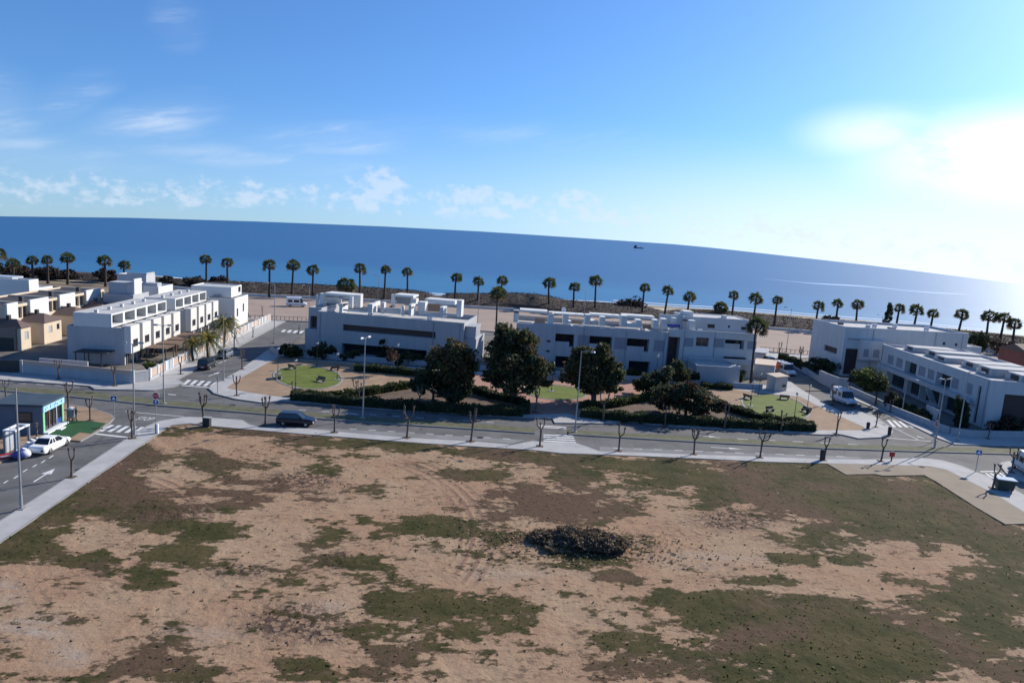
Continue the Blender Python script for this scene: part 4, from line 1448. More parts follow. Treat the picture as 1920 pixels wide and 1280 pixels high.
# ---- apartment block behind the two big trees
b2 = Fr((.8, 129), (29.2, 129.2))
t = bthing('apartment_block', 'white apartment block behind the two big trees, with a row of dark balconies', 'building', b2)
zt = b2.pix(1041, 609)[1]
ops = [b2.op(1041.5, 624, 1076, 646, 1.6), b2.op(1084, 629, 1104, 650, .12, 'shut'), b2.op(1106, 628, 1147, 650, 1.6), b2.op(1153, 633, 1174, 653, .12, 'shut'),
       b2.op(1176.5, 632, 1216, 654, 1.6), b2.op(1226.5, 639, 1245, 653, .12, 'shut'), b2.op(1042, 662, 1076, 680, 1.6), b2.op(1106, 664, 1146, 688, 1.6), b2.op(1180, 669, 1218, 692, 1.6)]
for o in ops:
    o[2] = max(o[2], .15)
up = [o for o in ops if o[2] > 3.2]
zl, zh = min(o[2] for o in up if o[4] > 1), sum(o[3] for o in up)/len(up)
for o in up:
    o[3] = zh
    o[2] = zh-2.4 if o[4] > 1 else zh-2.2
for o in ops:
    if o not in up:
        o[2], o[3] = .2, 2.6
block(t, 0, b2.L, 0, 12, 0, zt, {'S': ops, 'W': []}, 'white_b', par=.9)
for o in up:
    if o[4] > 1:
        MB().box(o[0]+.03, o[1]-.9, .02, .14, o[2], o[2]+.95).build('balcony', M['white_b'], t)
u1 = b2.pix(1041, 640, -.15)[0]
MB().box(-.1, u1-.05, -.3, -.004, 0, zt-.1).build('blank_wall', M['white_b'], t)
for a, b_ in ((.55, 3.3), (.55, 5.2)):
    MB().box(u1-1.6, u1-.9, -.38, -.304, b_, b_+.35).build('wall_light', M['darkroof'], t)
clutter(t, b2, [(963, 973, 582, 604, 2, .9), (975, 1027, 582, 585.5, 8, 3.5, 'pergola_beam'), (1003, 1022, 596, 606, 5, .2, 'terrace_wall', 'brownwall'), (1028, 1038, 588, 607, 1, 2.2),
                (1030, 1096, 588, 590.5, 9, 3, 'pergola_beam'), (1056, 1066, 588, 607, 1, 2.2), (1066, 1071, 602, 607, .4, 2, 'roof_partition'), (1072, 1092, 601, 607, 4, .2, 'terrace_wall', 'brownwall'),
                (1097, 1107, 590, 609, 1, 2.2), (1108, 1118, 601, 609, 1, 2.5, 'roof_partition', 'white2'), (1107, 1163, 590, 594, 9, 3, 'pergola_beam'), (1125, 1135, 594, 611, 1, 2.2),
                (1138, 1160, 607, 612, 3, .2, 'terrace_wall', 'bluegrey'), (1165, 1176, 592, 612, 1, 2.6), (1176, 1193, 606, 614, .5, 2, 'roof_partition', 'white'), (1168, 1228, 592, 596, 9, 3, 'pergola_beam'),
                (1193, 1203, 600, 614, 1, 2.4), (1205, 1224, 609, 616, 3, .2, 'terrace_wall', 'brownwall'), (1225, 1234, 600, 616, 1, 2.4), (1240, 1250, 598, 617, 1.2, 2)])
def dish(parent, fr, px, py, d):
    u, z = fr.pix(px, py, d)
    mb = MB()
    n = 12
    vs = [(u, d, z)]+[(u+.5*math.cos(2*math.pi*k/n), d-.16, z+.5*math.sin(2*math.pi*k/n)+.1) for k in range(n)]
    mb.add(vs, [(0, 1+k, 1+(k+1) % n) for k in range(n)])
    mb.tube([(u, d+.05, z-1.6), (u, d+.05, z)], [.04, .04], 6)
    mb.build('satellite_dish', M['lampglass'], parent, recalc=False)


def aerial(parent, fr, px, py, d, h=2.2):
    u, z = fr.pix(px, py, d)
    mb = MB()
    mb.tube([(u, d, z-h), (u, d, z)], [.03, .02], 5)
    for k in range(4):
        mb.box(u-.5+.08*k, u+.5-.08*k, d-.015, d+.015, z-.1-.2*k, z-.07-.2*k)
    mb.build('aerial', M['steel'], parent)


dish(t, b2, 1057, 581, 8)
for q_ in ((1080, 585, 6), (1150, 588, 6), (1212, 592, 5)):
    aerial(t, b2, *q_)
for px in (968, 1032, 1101, 1170, 1245):
    clutter(t, b2, [(px-4, px+4, 583+(px-968)*.055, 586+(px-968)*.055, 1.5, 1.4, 'chimney_cap', 'darkroof')])
fittings(t, b2.L, zt, (12.6, 20.6, 27.9), ((12, 5), (18, 4), (24, 5)))
b3 = Fr((29.6, 130.6), (46.6, 131.4))
t = bthing('apartment_block', 'white apartment block with a set-back top floor, behind the tall street palm', 'building', b3)
zt = b3.pix(1300, 619)[1]
ops = [b3.op(1254, 631, 1271, 678, 1.6, 'brown'), b3.op(1283, 633, 1299, 650, .12, 'shut'), b3.op(1306, 632, 1328, 650, .5), b3.op(1339, 634, 1357, 652, .12, 'shut'), b3.op(1360, 636, 1394, 655, 1.5),
       b3.op(1402, 639, 1417, 655, .12, 'shut'), b3.op(1303, 667, 1327, 682, 1.2), b3.op(1336, 668, 1350, 682, .12, 'shut'), b3.op(1357, 668, 1398, 682, 1.2)]
for o in ops:
    o[2] = max(o[2], .2)
    if o[3] < 4.2 and o[5] != 'brown':
        o[2], o[3] = .25, 2.5
ops[0][2] = .3
block(t, 0, b3.L, 0, 12, 0, zt, {'S': ops}, 'white_r', par=.8)
o = ops[4]
MB().box(o[0]+.03, o[1]-.8, .02, .14, o[2], o[2]+1.0).build('balcony', M['white_b'], t)
mb = MB()
mb.box(3.6, b3.L-.2, -1.1, -.004, 3.0, 3.2)
mb.box(3.6, b3.L-.2, -1.1, -1.02, 3.2, 4.1)
mb.build('balcony_slab', M['paleglass'], t)
u0, z1 = b3.pix(1283, 590, 4)
u1 = b3.L-.3
so_ = [b3.op(1327, 607, 1340, 617, .2, 'brown', 4), b3.op(1365, 609.5, 1369, 615, .12, 'dark', 4), b3.op(1390, 612, 1399, 621, .2, 'brown', 4)]
for o in so_:
    o[0] -= u0; o[1] -= u0
    o[2] = max(o[2], zt+.1)
block(t, u0, u1, 4, 11.5, zt-.8, b3.pix(1340, 596, 4)[1], {'S': so_}, 'white_r', par=.15, wname='top_storey')
clutter(t, b3, [(1236, 1284, 590, 612, 6, .25, 'roof_partition'), (1283, 1300, 584, 594, 6, 3, 'stair_head'), (1254, 1275, 609, 613, 2, 1.2, 'tarpaulin', 'bluecover'), (1240, 1250, 601, 605, 3, 1, 'chimney_cap', 'darkroof'),
                (1260, 1268, 596, 616, 3, 1.2), (1293, 1304, 601, 618, 1, 1.5), (1355, 1363, 591, 598, 6, 1, 'chimney'), (1282, 1294, 600, 602, 3, 1, 'chimney_cap', 'darkroof')])

fittings(t, b3.L, zt, (3.1, 9.0), ((1.5, 2.5), (6, 1.5)), .8)
# ---- buildings on the right
sw = Vector((68.6, 142.6))
c1 = Fr(tuple(sw), tuple(sw+Vector((STREET.y, -STREET.x))*27.3))
t = bthing('apartment_block', 'tall white block beyond the right street, with a high brown door and slit window', 'building', c1)
zt = c1.pix(1572, 611.5)[1]
door = c1.op(1586.5, 653, 1605, 694, .4, 'brown')
door[2] = .3
ops = [door]
for a in ((1768, 641, 1772.5, 647), (1791, 643, 1795, 649)):
    ops.append(c1.op(*a, .12, 'dark'))
wf = Fr(tuple(sw+Vector((STREET.x, STREET.y))*13), tuple(sw))
ra, rb = wf.pix(1545, 652)[0], wf.pix(1569, 660)[0]
rz1 = (wf.pix(1545, 646)[1]+wf.pix(1569, 652)[1])/2
block(t, 0, c1.L, 0, 13, 0, zt, {'S': ops, 'W': [[max(.4, ra), min(12.5, rb), rz1-1.25, rz1, .35, 'brown']]}, 'white_r', par=.5)
b0 = c1.op(1612, 636, 1650, 672)
mb = MB()
bo = [[.5, 1.6, b0[2]+.35, b0[2]+2.0, .1, 'shut'], [2.6, 3.9, b0[2]+.35, b0[2]+2.0, .1, 'shut']]
mp = lambda u, d, z: (b0[0]+u, -1.2+d, z)
facade(mb, 0, b0[1]-b0[0], b0[2]-.3, b0[3], bo, mp)
for x in (b0[0], b0[1]):
    mb.quad((x, -1.2, b0[2]-.3), (x, -.004, b0[2]-.3), (x, -.004, b0[3]), (x, -1.2, b0[3]))
for z in (b0[2]-.3, b0[3]):
    mb.quad((b0[0], -1.2, z), (b0[1], -1.2, z), (b0[1], -.004, z), (b0[0], -.004, z))
bb_ = mb.build('bay', M['white_r'], t, recalc=False)
for q_ in bo:
    pane(bb_, q_, mp)
u0 = c1.pix(1836, 660, 3)[0]
block(t, c1.L+.01, max(u0, c1.L+1), 2.5, 12, 0, c1.pix(1830, 650, 2.5)[1], None, 'white_r', .2, wname='lower_wing')
clutter(t, c1, [(1575, 1582, 605, 609, 6, 1, 'roof_unit', 'darkroof'), (1627, 1632, 609, 616, 5, .8, 'chimney'), (1670, 1680, 614, 619, 5, 1.2, 'roof_unit', 'greyslab'), (1728, 1737, 620, 624, 5, 1, 'chimney'),
                (1765, 1776, 622, 628, 5, 1.2, 'roof_unit', 'greyslab'), (1590, 1622, 635, 637.5, -.15, .14, 'shade_box', 'greyslab')])
fittings(t, c1.L, zt, (6.2, 20, 26), ((9, 5), (15, 7), (21, 5)), .5)
c2 = Fr((74.7, 139), (72.8, 103.5))
t = bthing('apartment_block', 'long low white block along the right street, with balconies and roof slabs', 'building', c2)
zt = 7.75
ops = []
for a, k, dpt in (((1665, 669, 1674, 684), 'shut', .12), ((1681, 675, 1691, 690), 'shut', .12), ((1697, 684, 1716, 706), 'dark', 1.0), ((1723, 690, 1734, 706), 'shut', .12), ((1740, 698, 1750, 714), 'shut', .12),
                  ((1756, 703, 1780, 729), 'dark', 1.0), ((1785, 713, 1796, 729), 'shut', .12), ((1811, 720, 1822, 738), 'shut', .12)):
    o = c2.op(*a, dpt, k)
    o[3] = 6.15
    o[2] = 3.9 if k == 'dark' else 4.4
    ops.append(o)
gz = 3.05
for px0, px1 in ((1660, 1692), (1697, 1722), (1727, 1762), (1768, 1808)):
    ua, ub_ = c2.pix(px0, 715)[0], c2.pix(px1, 740)[0]
    ops.append([max(.5, ua), min(c2.L-4, ub_), .2, gz, 1.3, 'dark'])
us_ = c2.pix(1829, 760)[0]
ops.append([min(us_, c2.L-1.7), min(us_, c2.L-1.7)+.75, .4, 6.3, .25, 'brown'])
L2 = 16.0
wide = {'S': ops}
so2 = Fr((72.8, 103.5), (92, 104.6))
oe = so2.op(1882, 738, 1917, 796, .35, 'brown')
oe[2] = .4
wide['E'] = [oe]
block(t, 0, c2.L, 0, L2, 0, zt, wide, 'white_r', par=.45)
mb = MB()
mb.box(1, c2.L-3, -.9, -.004, 3.12, 3.3)
mb.box(1, c2.L-3, -.9, -.82, 3.3, 3.95)
mb.build('balcony_slab', M['grey_wall'], t)
mb = MB()
for k in range(9):
    mb.box(c2.L-14+k*.32, c2.L-13.7+k*.32, -1.9, -.9, 3.0-k*.3, 3.12-k*.3)
mb.build('outside_stair', M['white_r'], t)
for k, (ua, dep, hh, nm, mm) in enumerate(((3, 3, .55, 'roof_slab', 'white'), (9, 4, .7, 'roof_slab', 'white'), (14, 3, .5, 'roof_slab', 'white'), (20, 4.5, .7, 'roof_slab', 'white'), (26, 3.5, .9, 'roof_room', 'white'), (31, 5, .9, 'roof_room', 'white'))):
    MB().box(ua, ua+3.6, dep, dep+8, zt-.4, zt+hh).build(nm, M[mm], t)
    MB().box(ua+1.0, ua+2.9, dep-.06, dep-.003, zt-.15, zt+hh-.25).build('roof_vent', M['darkroof'], t)
    MB().box(ua-1.2, ua-.4, dep+.5, dep+4, zt-.4, zt+.12).build('roof_ledge', M['white2'], t)
fittings(t, c2.L, zt, (.6, c2.L-.5), ((7.2, 9), (18.5, 10), (24.5, 10)), .45)
fr = Fr((113, 150), (127, 151))
t = bthing('red_house', 'dark red house with a dark gabled roof at the right edge', 'house', fr)
t.location.z = 0
block(t, 0, fr.L, 0, 9, 0, 6.2, {'S': [[3.5, 4.5, 2.6, 4.2, .12, 'pale']]}, 'redhouse', .1, 'darkroof')
mb = MB()
mb.add([(-.4, -.4, 6.2), (fr.L+.4, -.4, 6.2), (fr.L+.4, 9.4, 6.2), (-.4, 9.4, 6.2), (-.4, 4.5, 7.9), (fr.L+.4, 4.5, 7.9)], [(0, 1, 5, 4), (3, 2, 5, 4), (0, 3, 4), (1, 2, 5), (0, 1, 2, 3)])
mb.build('gable_roof', M['rooftile'], t)

# ---- small buildings
def corner_box(name, label, cat, cpx, rpx, lpx, h, wm, rm, over=.15, par=None):
    "hut seen on its corner: near corner, right end and left end of its foot"
    a, b_, l_ = G(*cpx), G(*rpx), G(*lpx)
    t = thing(name, label, cat, (a.x, a.y, 0))
    p1, p2 = b_-a, l_-a
    poly = [(0, 0), (p1.x, p1.y), (p1.x+p2.x, p1.y+p2.y), (p2.x, p2.y)]
    mb = MB(); mb.hexa(poly, 0.1, h); mb.build('wall', M[wm], t)
    cx = sum(p[0] for p in poly)/4; cy = sum(p[1] for p in poly)/4
    big = [(cx+(p[0]-cx)*(1+over), cy+(p[1]-cy)*(1+over)) for p in poly]
    mb = MB(); mb.hexa(big, h+.002, h+.18); mb.build('roof', M[rm], t)
    return t, p1, p2


t, p1, p2 = corner_box('utility_hut', 'small hut with a flat terracotta roof beside the ambulance', 'hut', (1452, 736), (1474, 734), (1436, 729), 2.7, 'hutwall', 'terracotta')
n = p1.normalized()
mb = MB()
mb.hexa([(p1.x*.6, p1.y*.6-.02), (p1.x*.9, p1.y*.9-.02), (p1.x*.9, p1.y*.9-.08), (p1.x*.6, p1.y*.6-.08)], .9, 1.3)
mb.build('vent', M['darksteel'], t)
mb = MB()
n2 = p2.normalized()
q0, q1 = p2*.25, p2*.7
off = Vector((-.05, -.03, 0))
mb.hexa([(q0.x, q0.y), (q1.x, q1.y), (q1.x+off.x, q1.y+off.y), (q0.x+off.x, q0.y+off.y)], .12, 2.2)
mb.build('door', M['grey_wall'], t)
fr = Fr((33.6, 123.4), (41.6, 123.7))
t = bthing('garden_house', 'low white outbuilding in front of the palm, with shrubs against its wall', 'outbuilding', fr)
block(t, 0, fr.L, 0, 5.5, 0, 3.6, {'E': [[1, 2, .2, 2.3, .1, 'dark']]}, par=.25)
MB().box(fr.L-1.5, fr.L+.1, .3, .9, 3.61, 3.8).build('coping', M['white2'], t)
t, p1, p2 = corner_box('white_garage', 'white garage with a sloping roof behind the small hut', 'garage', (1450, 711), (1453, 700), (1411, 707), 2.6, 'white', 'terracotta', .06)
t, p1, p2 = corner_box('car_shelter', 'flat white shelter roof by the dark car near the right street', 'shelter', (1434, 680), (1440, 672), (1412, 678), 2.1, 'white2', 'white', .12)

# kiosk on the left corner
ka, kb_, kl = G(81, 816), G(119, 795), G(14, 801)
ud = (kb_-ka).normalized()
kf = Fr((ka.x, ka.y), (kb_.x, kb_.y))
t = bthing('kiosk', 'blue-grey kiosk with green corner posts and a pale blue sign over its glass front', 'kiosk', kf)
kw_, kd = kf.L, 4.7
kh = 3.25
mb = MB()
shop = [[.35, kw_-.35, .45, kh-.75, .12, 'none']]
facade(mb, 0, kw_, .14, kh, shop, lambda u, d, z: (u, d, z))
wo = [1.15, 2.5, 1.55, 2.45, .1, 'none']
facade(mb, 0, kd, .14, kh, [wo], lambda u, d, z: (d, u, z))
mb.quad((kw_, 0, .14), (kw_, kd, .14), (kw_, kd, kh), (kw_, 0, kh))
mb.quad((0, kd, .14), (kw_, kd, .14), (kw_, kd, kh), (0, kd, kh))
mb.build('wall', M['kioskwall'], t, recalc=False)
MB().box(-.35, kw_+.25, -.25, kd+.35, kh, kh+.22).build('roof', M['kioskroof'], t)
for x in (0, kw_-.3):
    MB().box(x-.02, x+.32, -.08, -.003, .14, kh-.72).build('corner_post', M['kioskgreen'], t)
sg = MB().box(-.05, kw_+.05, -.16, -.003, kh-.70, kh-.02).build('sign_board', M['kiosksign'], t)
mb = MB()
for k, u in enumerate((.25, .6, 1.3, 1.7, 2.1, 2.45, 2.8, 3.4, 3.75)):
    if u < kw_-.3:
        mb.box(u, u+.14, -.17, -.161, kh-.52+.12*(k % 2), kh-.32+.08*(k % 3))
mb.build('sign_mark', M['signblue'], sg)
MB().box(.36, kw_-.36, .10, .16, .46, kh-.76).build('shop_window', M['glass'], t)
for u, mm in ((kw_*.32, 'redhouse'), (kw_*.5, 'darksteel'), (kw_*.68, 'paleglass')):
    MB().box(u, u+.16, .03, .095, .46, kh-.76).build('window_post', M[mm], t)
MB().box(kw_*.7, kw_-.4, .02, .09, .46, 1.0).build('counter_front', M['signblue'], t)
MB().box(-.05, kw_+.15, -.55, -.005, .14, .32).build('door_step', M['signwhite'], t)
MB().box(kw_*.35, kw_*.6, -1.1, -.56, .152, .27).build('lower_step', M['signwhite'], t)
fw = MB()
fw.box(.02, .11, 1.17, 2.48, 1.57, 2.43, 0)
f2 = fw.build('side_window', M['wood'], t)
mb = MB()
mb.box(-.03, .015, 1.0, 2.65, 1.42, 1.55); mb.box(-.03, .015, 1.0, 2.65, 2.45, 2.58); mb.box(-.03, .015, 1.0, 1.15, 1.551, 2.449); mb.box(-.03, .015, 2.5, 2.65, 1.551, 2.449)
mb.build('window_frame', M['darksteel'], t)

# ---- walls and fences
def lowwall(name, label, pts, h, th=.2, m='white', cap=None, capm='white2', cat='wall', lattice=None):
    a = Vector((pts[0][0], pts[0][1], 0))
    t = thing(name, label, cat, (a.x, a.y, 0))
    mb = MB()
    rel = [(p[0]-a.x, p[1]-a.y) for p in pts]
    ribbon(mb, rel, th, h, h-.05)
    mb.build('wall', M[m], t)
    if lattice:
        mb = MB()
        ribbon(mb, rel, th*.6, h+lattice, lattice-.004)
        mb.build('lattice', M['brickpanel'], t)
    if cap:
        mb = MB()
        ribbon(mb, rel, th+.1, h+(lattice or 0)+.09, .086)
        mb.build('coping', M[capm], t)
    return t


lowwall('garden_wall', 'white garden wall topped with brick lattice below the shaded end wall', [(-71.1, 98.9), (-62, 97.9), (-54.2, 96.8)], 1.35, .25, lattice=.65)
t = lowwall('garden_wall', 'short white garden wall closing the street corner of the terrace garden', [(-54.0, 96.95), (-52.8, 98.9)], 1.7, .25, cap=True)
MB().box(-.25, .25, -.3, .2, .1, 2.05).build('post', M['white'], t)
lowwall('garden_wall', 'inner white garden wall behind the brick lattice wall', [(-70.5, 101.5), (-63, 101.2)], 1.9, .2)
p0, p1 = Vector((-52.7, 99.1, 0)), Vector((-58.8, 166.4, 0))
d = p1-p0
t = thing('street_fence', 'long white fence with pinkish brick panels and pale blue gates along the left street', 'fence', p0, math.atan2(d.y, d.x))
ln_ = d.length
mb = MB(); mb.box(0, ln_, -.1, .1, .1, .55); mb.build('base_wall', M['white'], t)
k = 0
u = 0.0
while u < ln_-2.7:
    MB().box(u, u+.42, -.16, .16, .551, 2.0).build('pillar', M['white_lit'], t)
    if k % 4 == 2:
        MB().box(u+.421, u+1.5, -.05, .05, .555, 1.95).build('gate', M['bluegate'], t)
        MB().box(u+1.501, u+2.7, -.12, .12, .551, 1.9).build('pier', M['white'], t)
    else:
        MB().box(u+.421, u+2.699, -.06, .06, .62, 1.72).build('panel', M['brickpanel'], t)
        MB().box(u+.421, u+2.699, -.1, .1, 1.721, 1.86).build('coping', M['white'], t)
    u += 2.7
    k += 1
lowwall('garden_wall', 'low white wall between the park and the left apartment block', [(-45.5, 128.8), (-42.3, 124.0), (-25, 123.8), (-5.4, 123.0), (2.5, 122.7)], 1.05, .22)
lowwall('garden_wall', 'low white wall between the park and the middle apartment blocks', [(3.0, 122.6), (20, 122.4), (33, 122.3), (45.5, 122.5)], 1.05, .22)
lowwall('garden_wall', 'white wall along the right street below the tall block', [(63.2, 151), (61.6, 142), (60.6, 134)], 1.15, .22)
t = lowwall('garden_wall', 'tall white wall piece right of the ambulance', [(60.5, 133.8), (60.3, 130.5), (60.9, 126.3), (62.5, 125.9)], 2.5, .25)
lowwall('garden_wall', 'low white wall along the right street in front of the long low block', [(62.7, 125.6), (63.0, 118), (62.9, 111), (64.0, 102), (64.8, 99.0)], 1.15, .22)
lowwall('garden_wall', 'low white wall curving along the main road at the right edge', [(64.9, 98.85), (67.5, 97.9), (72, 98.6), (76.2, 99.4), (100, 101.5)], 1.15, .22)
a = G(1752, 797)
t = thing('gate_block', 'white box-shaped gate wall at the corner of the right street', 'wall', (a.x, a.y, 0), rad(84))
MB().box(-.6, 3.4, -.25, .0, .1, 2.5).build('wall', M['white'], t)
MB().box(-1.1, -.601, -.22, .03, .1, 1.9).build('gate', M['darksteel'], t)
# promenade wall behind the beach car park, kerb-side railings
t = lowwall('promenade_wall', 'long pale wall between the beach car park and the dune', [tuple(G(x, lerp_list(ywall, x)+.5)[:2]) for x in range(300, 1960, 60)], .85, .5, 'white2')
t = thing('bollard_rail', 'low dark railing on the near edge of the beach car park by the right street', 'railing', tuple(G(1426, 657)))
a = G(1426, 657)
mb = MB()
pts = [G(x, 657+(x-1426)*.09)-a for x in range(1426, 1545, 8)]
for p in pts:
    mb.box(p.x-.05, p.x+.05, p.y-.05, p.y+.05, .1, 1.0)
for p, q_ in zip(pts, pts[1:]):
    mb.tube([(p.x, p.y, .95), (q_.x, q_.y, .95)], [.04, .04], 5)
mb.build('rail', M['darksteel'], t)
a = G(470, 598)
t = thing('bollard_rail', 'low dark railing on the near edge of the beach car park by the left street', 'railing', tuple(a))
mb = MB()
pts = [G(x, 598+(x-470)*.04)-a for x in range(470, 575, 8)]
for p in pts:
    mb.box(p.x-.05, p.x+.05, p.y-.05, p.y+.05, .1, 1.0)
for p, q_ in zip(pts, pts[1:]):
    mb.tube([(p.x, p.y, .95), (q_.x, q_.y, .95)], [.04, .04], 5)
mb.build('rail', M['darksteel'], t)
# dark canopy by the blank end wall, dark car ports behind the street fence
fr = Fr(tuple(G(142, 689)[:2]), tuple(G(190, 691)[:2]))
t = bthing('carport', 'dark steel canopy against the blank shaded end wall', 'canopy', fr)
mb = MB()
mb.box(-.3, fr.L+.9, 0, 3.0, 2.35, 2.5)
mb.build('roof', M['darksteel'], t)
for x, y in ((0, .1), (fr.L*.5, .1), (fr.L, .1), (0, 2.8), (fr.L, 2.8)):
    MB().box(x-.07, x+.07, y-.07, y+.07, 0.1, 2.35).build('post', M['darksteel'], t)
for k, s_ in enumerate((8.5, 13, 17.5, 22)):
    o3 = Vector((-57.4, 104, 0))+STREET*s_
    t = thing('carport', 'brown garden canopy behind the street fence, %s from the corner' % ORD[k], 'canopy', o3, th_rz, 'garden canopies along the left street')
    MB().box(0, 3.6, -1.2, 2.2, 2.25, 2.36).build('roof', M['wood'], t)
    for x in (.1, 3.4):
        MB().box(x, x+.12, -1.1, -.98, .1, 2.25).build('post', M['wood'], t)
        MB().box(x, x+.12, 2.0, 2.12, .1, 2.25).build('post', M['wood'], t)

# ------------------------------------------------------------------ trees and plants
def at_dist(px, py, base):
    r = ray(px, py)
    t = math.hypot(base[0], base[1])/math.hypot(r.x, r.y)
    return Vector((r.x*t, r.y*t, HC+r.z*t))


def mpp(base):
    "metres per photograph pixel at the distance of BASE"
    return math.sqrt(base[0]**2+base[1]**2+HC*HC)/F


def clump_points(c0, rx, rz, n, seed, subs=None):
    r = np.random.RandomState(seed)
    subs = subs or max(6, int(n/60))
    d = r.normal(size=(subs, 3)); d /= np.linalg.norm(d, axis=1)[:, None]
    rad_ = (0.35+0.62*r.rand(subs)**0.6)[:, None]
    ctr = d*rad_*np.array([rx, rx, rz])
    pick = r.randint(0, subs, n)
    sr = 0.24+0.34*r.rand(subs)
    off = r.normal(size=(n, 3)); off /= np.linalg.norm(off, axis=1)[:, None]
    off *= (sr[pick]*(0.5+0.5*r.rand(n)))[:, None]*np.array([rx, rx, rz])
    return ctr[pick]+off+np.array(c0), pick


def leafy(name, label, cat, base, clumps, n, leaf, mats, trunk=None, limbs=3, seed=1, bark='bark', trunk_r=.28, group=None, forks=1, lean=(0, 0), aspect=1.0):
    "tree with a crown given as ellipses of the photograph seen at the distance of its foot"
    b0 = G(*base)
    t = thing(name, label, cat, (b0.x, b0.y, 0), 0, group)
    k = mpp(b0)
    P, idx = [], []
    cs = []
    tot = sum(c[2]*c[3] for c in clumps)
    view = Vector((b0.x, b0.y, 0)).normalized()
    r = random.Random(seed)
    for i, (px, py, rx, ry) in enumerate(clumps):
        w_ = at_dist(px, py, b0)-b0
        w_ += view*r.uniform(-.25, .25)*rx*k*2
        cs.append((w_, rx*k, ry*k))
        pts, pick = clump_points(tuple(w_), rx*k*aspect*.84, ry*k*.84, int(n*rx*ry/tot*.8), seed*17+i)
        pts[:, 2] = np.maximum(pts[:, 2], .25)
        P.append(pts); idx.append(pick+100*i)
    P = np.concatenate(P); idx = np.concatenate(idx)
    rs = np.random.RandomState(seed+50)
    mi = rs.randint(0, len(mats), 20000)[idx] if len(mats) > 1 else None
    if mi is not None:
        mi = np.where(rs.rand(len(mi)) < .25, rs.randint(0, len(mats), len(mi)), mi)
    V = leaf_cloud(P, leaf, .5, 0.0, seed=seed+7)
    cloud_mesh('crown', V, [M[q] for q in mats], t, mi)
    mb = MB()
    top = max(cs, key=lambda q: q[0].z)
    for f in range(forks):
        dx = (f-(forks-1)/2)*trunk_r*2.2
        zt = min(q[0].z for q in cs)
        st = Vector((dx*.5+lean[0], lean[1], zt*.75))
        mb.tube([(dx*.3, 0, -.05), (dx*.4+lean[0]*.4, lean[1]*.4, zt*.35), tuple(st)], [trunk_r*1.25, trunk_r, trunk_r*.8], 8)
        for q in cs[f::forks] if forks > 1 else cs:
            e = q[0]+Vector((r.uniform(-.3, .3)*q[1], r.uniform(-.3, .3)*q[1], q[2]*.3))
            m_ = st.lerp(e, .5)+Vector((r.uniform(-.2, .2), r.uniform(-.2, .2), .1))
            mb.tube([tuple(st), tuple(m_), tuple(e)], [trunk_r*.7, trunk_r*.45, trunk_r*.12], 6)
            for _ in range(limbs):
                e2 = q[0]+Vector((r.uniform(-.8, .8)*q[1], r.uniform(-.8, .8)*q[1], r.uniform(-.5, .7)*q[2]))
                mb.tube([tuple(m_), tuple(m_.lerp(e2, .6)), tuple(e2)], [trunk_r*.35, trunk_r*.2, .02], 5)
    mb.build('trunk', M[bark], t, smooth=True)
    return t


leafy('big_tree', 'biggest tree of the park, double trunked, beside the brick plaza', 'tree', (962, 757),
      [(965, 685, 50, 40), (937, 680, 30, 36), (940, 640, 30, 36), (955, 622, 22, 22), (980, 648, 32, 34), (1004, 688, 34, 34), (975, 712, 50, 20), (1008, 714, 28, 16), (928, 704, 24, 20)],
      17000, .27, ['oak1', 'oak1', 'oak3', 'oak2'], forks=2, seed=3, trunk_r=.32)
leafy('big_tree', 'round big tree with a forked trunk, right of the biggest tree by the plaza', 'tree', (1112, 760),
      [(1110, 698, 46, 36), (1080, 703, 32, 30), (1090, 675, 32, 26), (1125, 670, 32, 26), (1145, 700, 27, 30), (1110, 726, 50, 15), (1150, 724, 20, 14)],
      14500, .26, ['oak1', 'oak1', 'oak3', 'oak2'], forks=2, seed=5, trunk_r=.28)
leafy('park_tree', 'brown topped leaning tree left of the biggest park tree', 'tree', (842, 756),
      [(845, 660, 34, 27), (823, 680, 28, 24), (868, 670, 28, 25), (850, 700, 38, 22), (880, 690, 20, 24)], 9500, .25, ['oak2', 'oak1', 'oak3'], seed=8, trunk_r=.2, lean=(.8, .3))
leafy('park_tree', 'dark blue-green tree low in front of the brown topped tree', 'tree', (812, 752),
      [(800, 712, 28, 22), (835, 718, 30, 26), (865, 722, 24, 26), (790, 722, 22, 14), (850, 735, 28, 14)], 9000, .24, ['oak3', 'oak3', 'oak1'], seed=12, trunk_r=.2)
leafy('park_tree', 'wide dark reddish tree over the right park beds', 'tree', (1285, 782),
      [(1288, 728, 34, 18), (1258, 742, 38, 17), (1318, 746, 32, 18), (1300, 762, 44, 13), (1342, 762, 20, 12), (1238, 756, 28, 12)], 9500, .24, ['red', 'oak3', 'oak2', 'oak3'], seed=21, trunk_r=.24)
leafy('park_tree', 'dark green tree behind the reddish tree, in front of the middle block', 'tree', (1225, 745),
      [(1222, 714, 28, 16), (1245, 706, 24, 16), (1202, 724, 24, 12), (1240, 726, 30, 12)], 6000, .24, ['oak1', 'oak3'], seed=25, trunk_r=.18)
leafy('park_tree', 'dark shrubby tree against the tall brown opening of the set-back block', 'tree', (1265, 722),
      [(1268, 692, 18, 18), (1282, 705, 22, 14), (1255, 702, 16, 14)], 4000, .22, ['oak3', 'oak1'], seed=27, trunk_r=.14)
leafy('small_tree', 'thin small tree with pinkish twigs in front of the ribbon window block', 'tree', (737, 702),
      [(738, 668, 14, 16), (732, 656, 9, 9)], 900, .18, ['twig', 'red'], seed=31, trunk_r=.08)
leafy('conical_shrub', 'dark pointed shrub against the white wall of the left apartment block', 'shrub', (718, 672),
      [(718, 656, 14, 14), (717, 642, 8, 12), (720, 664, 18, 10)], 2600, .2, ['oak3', 'hedge'], seed=33, trunk_r=.08)
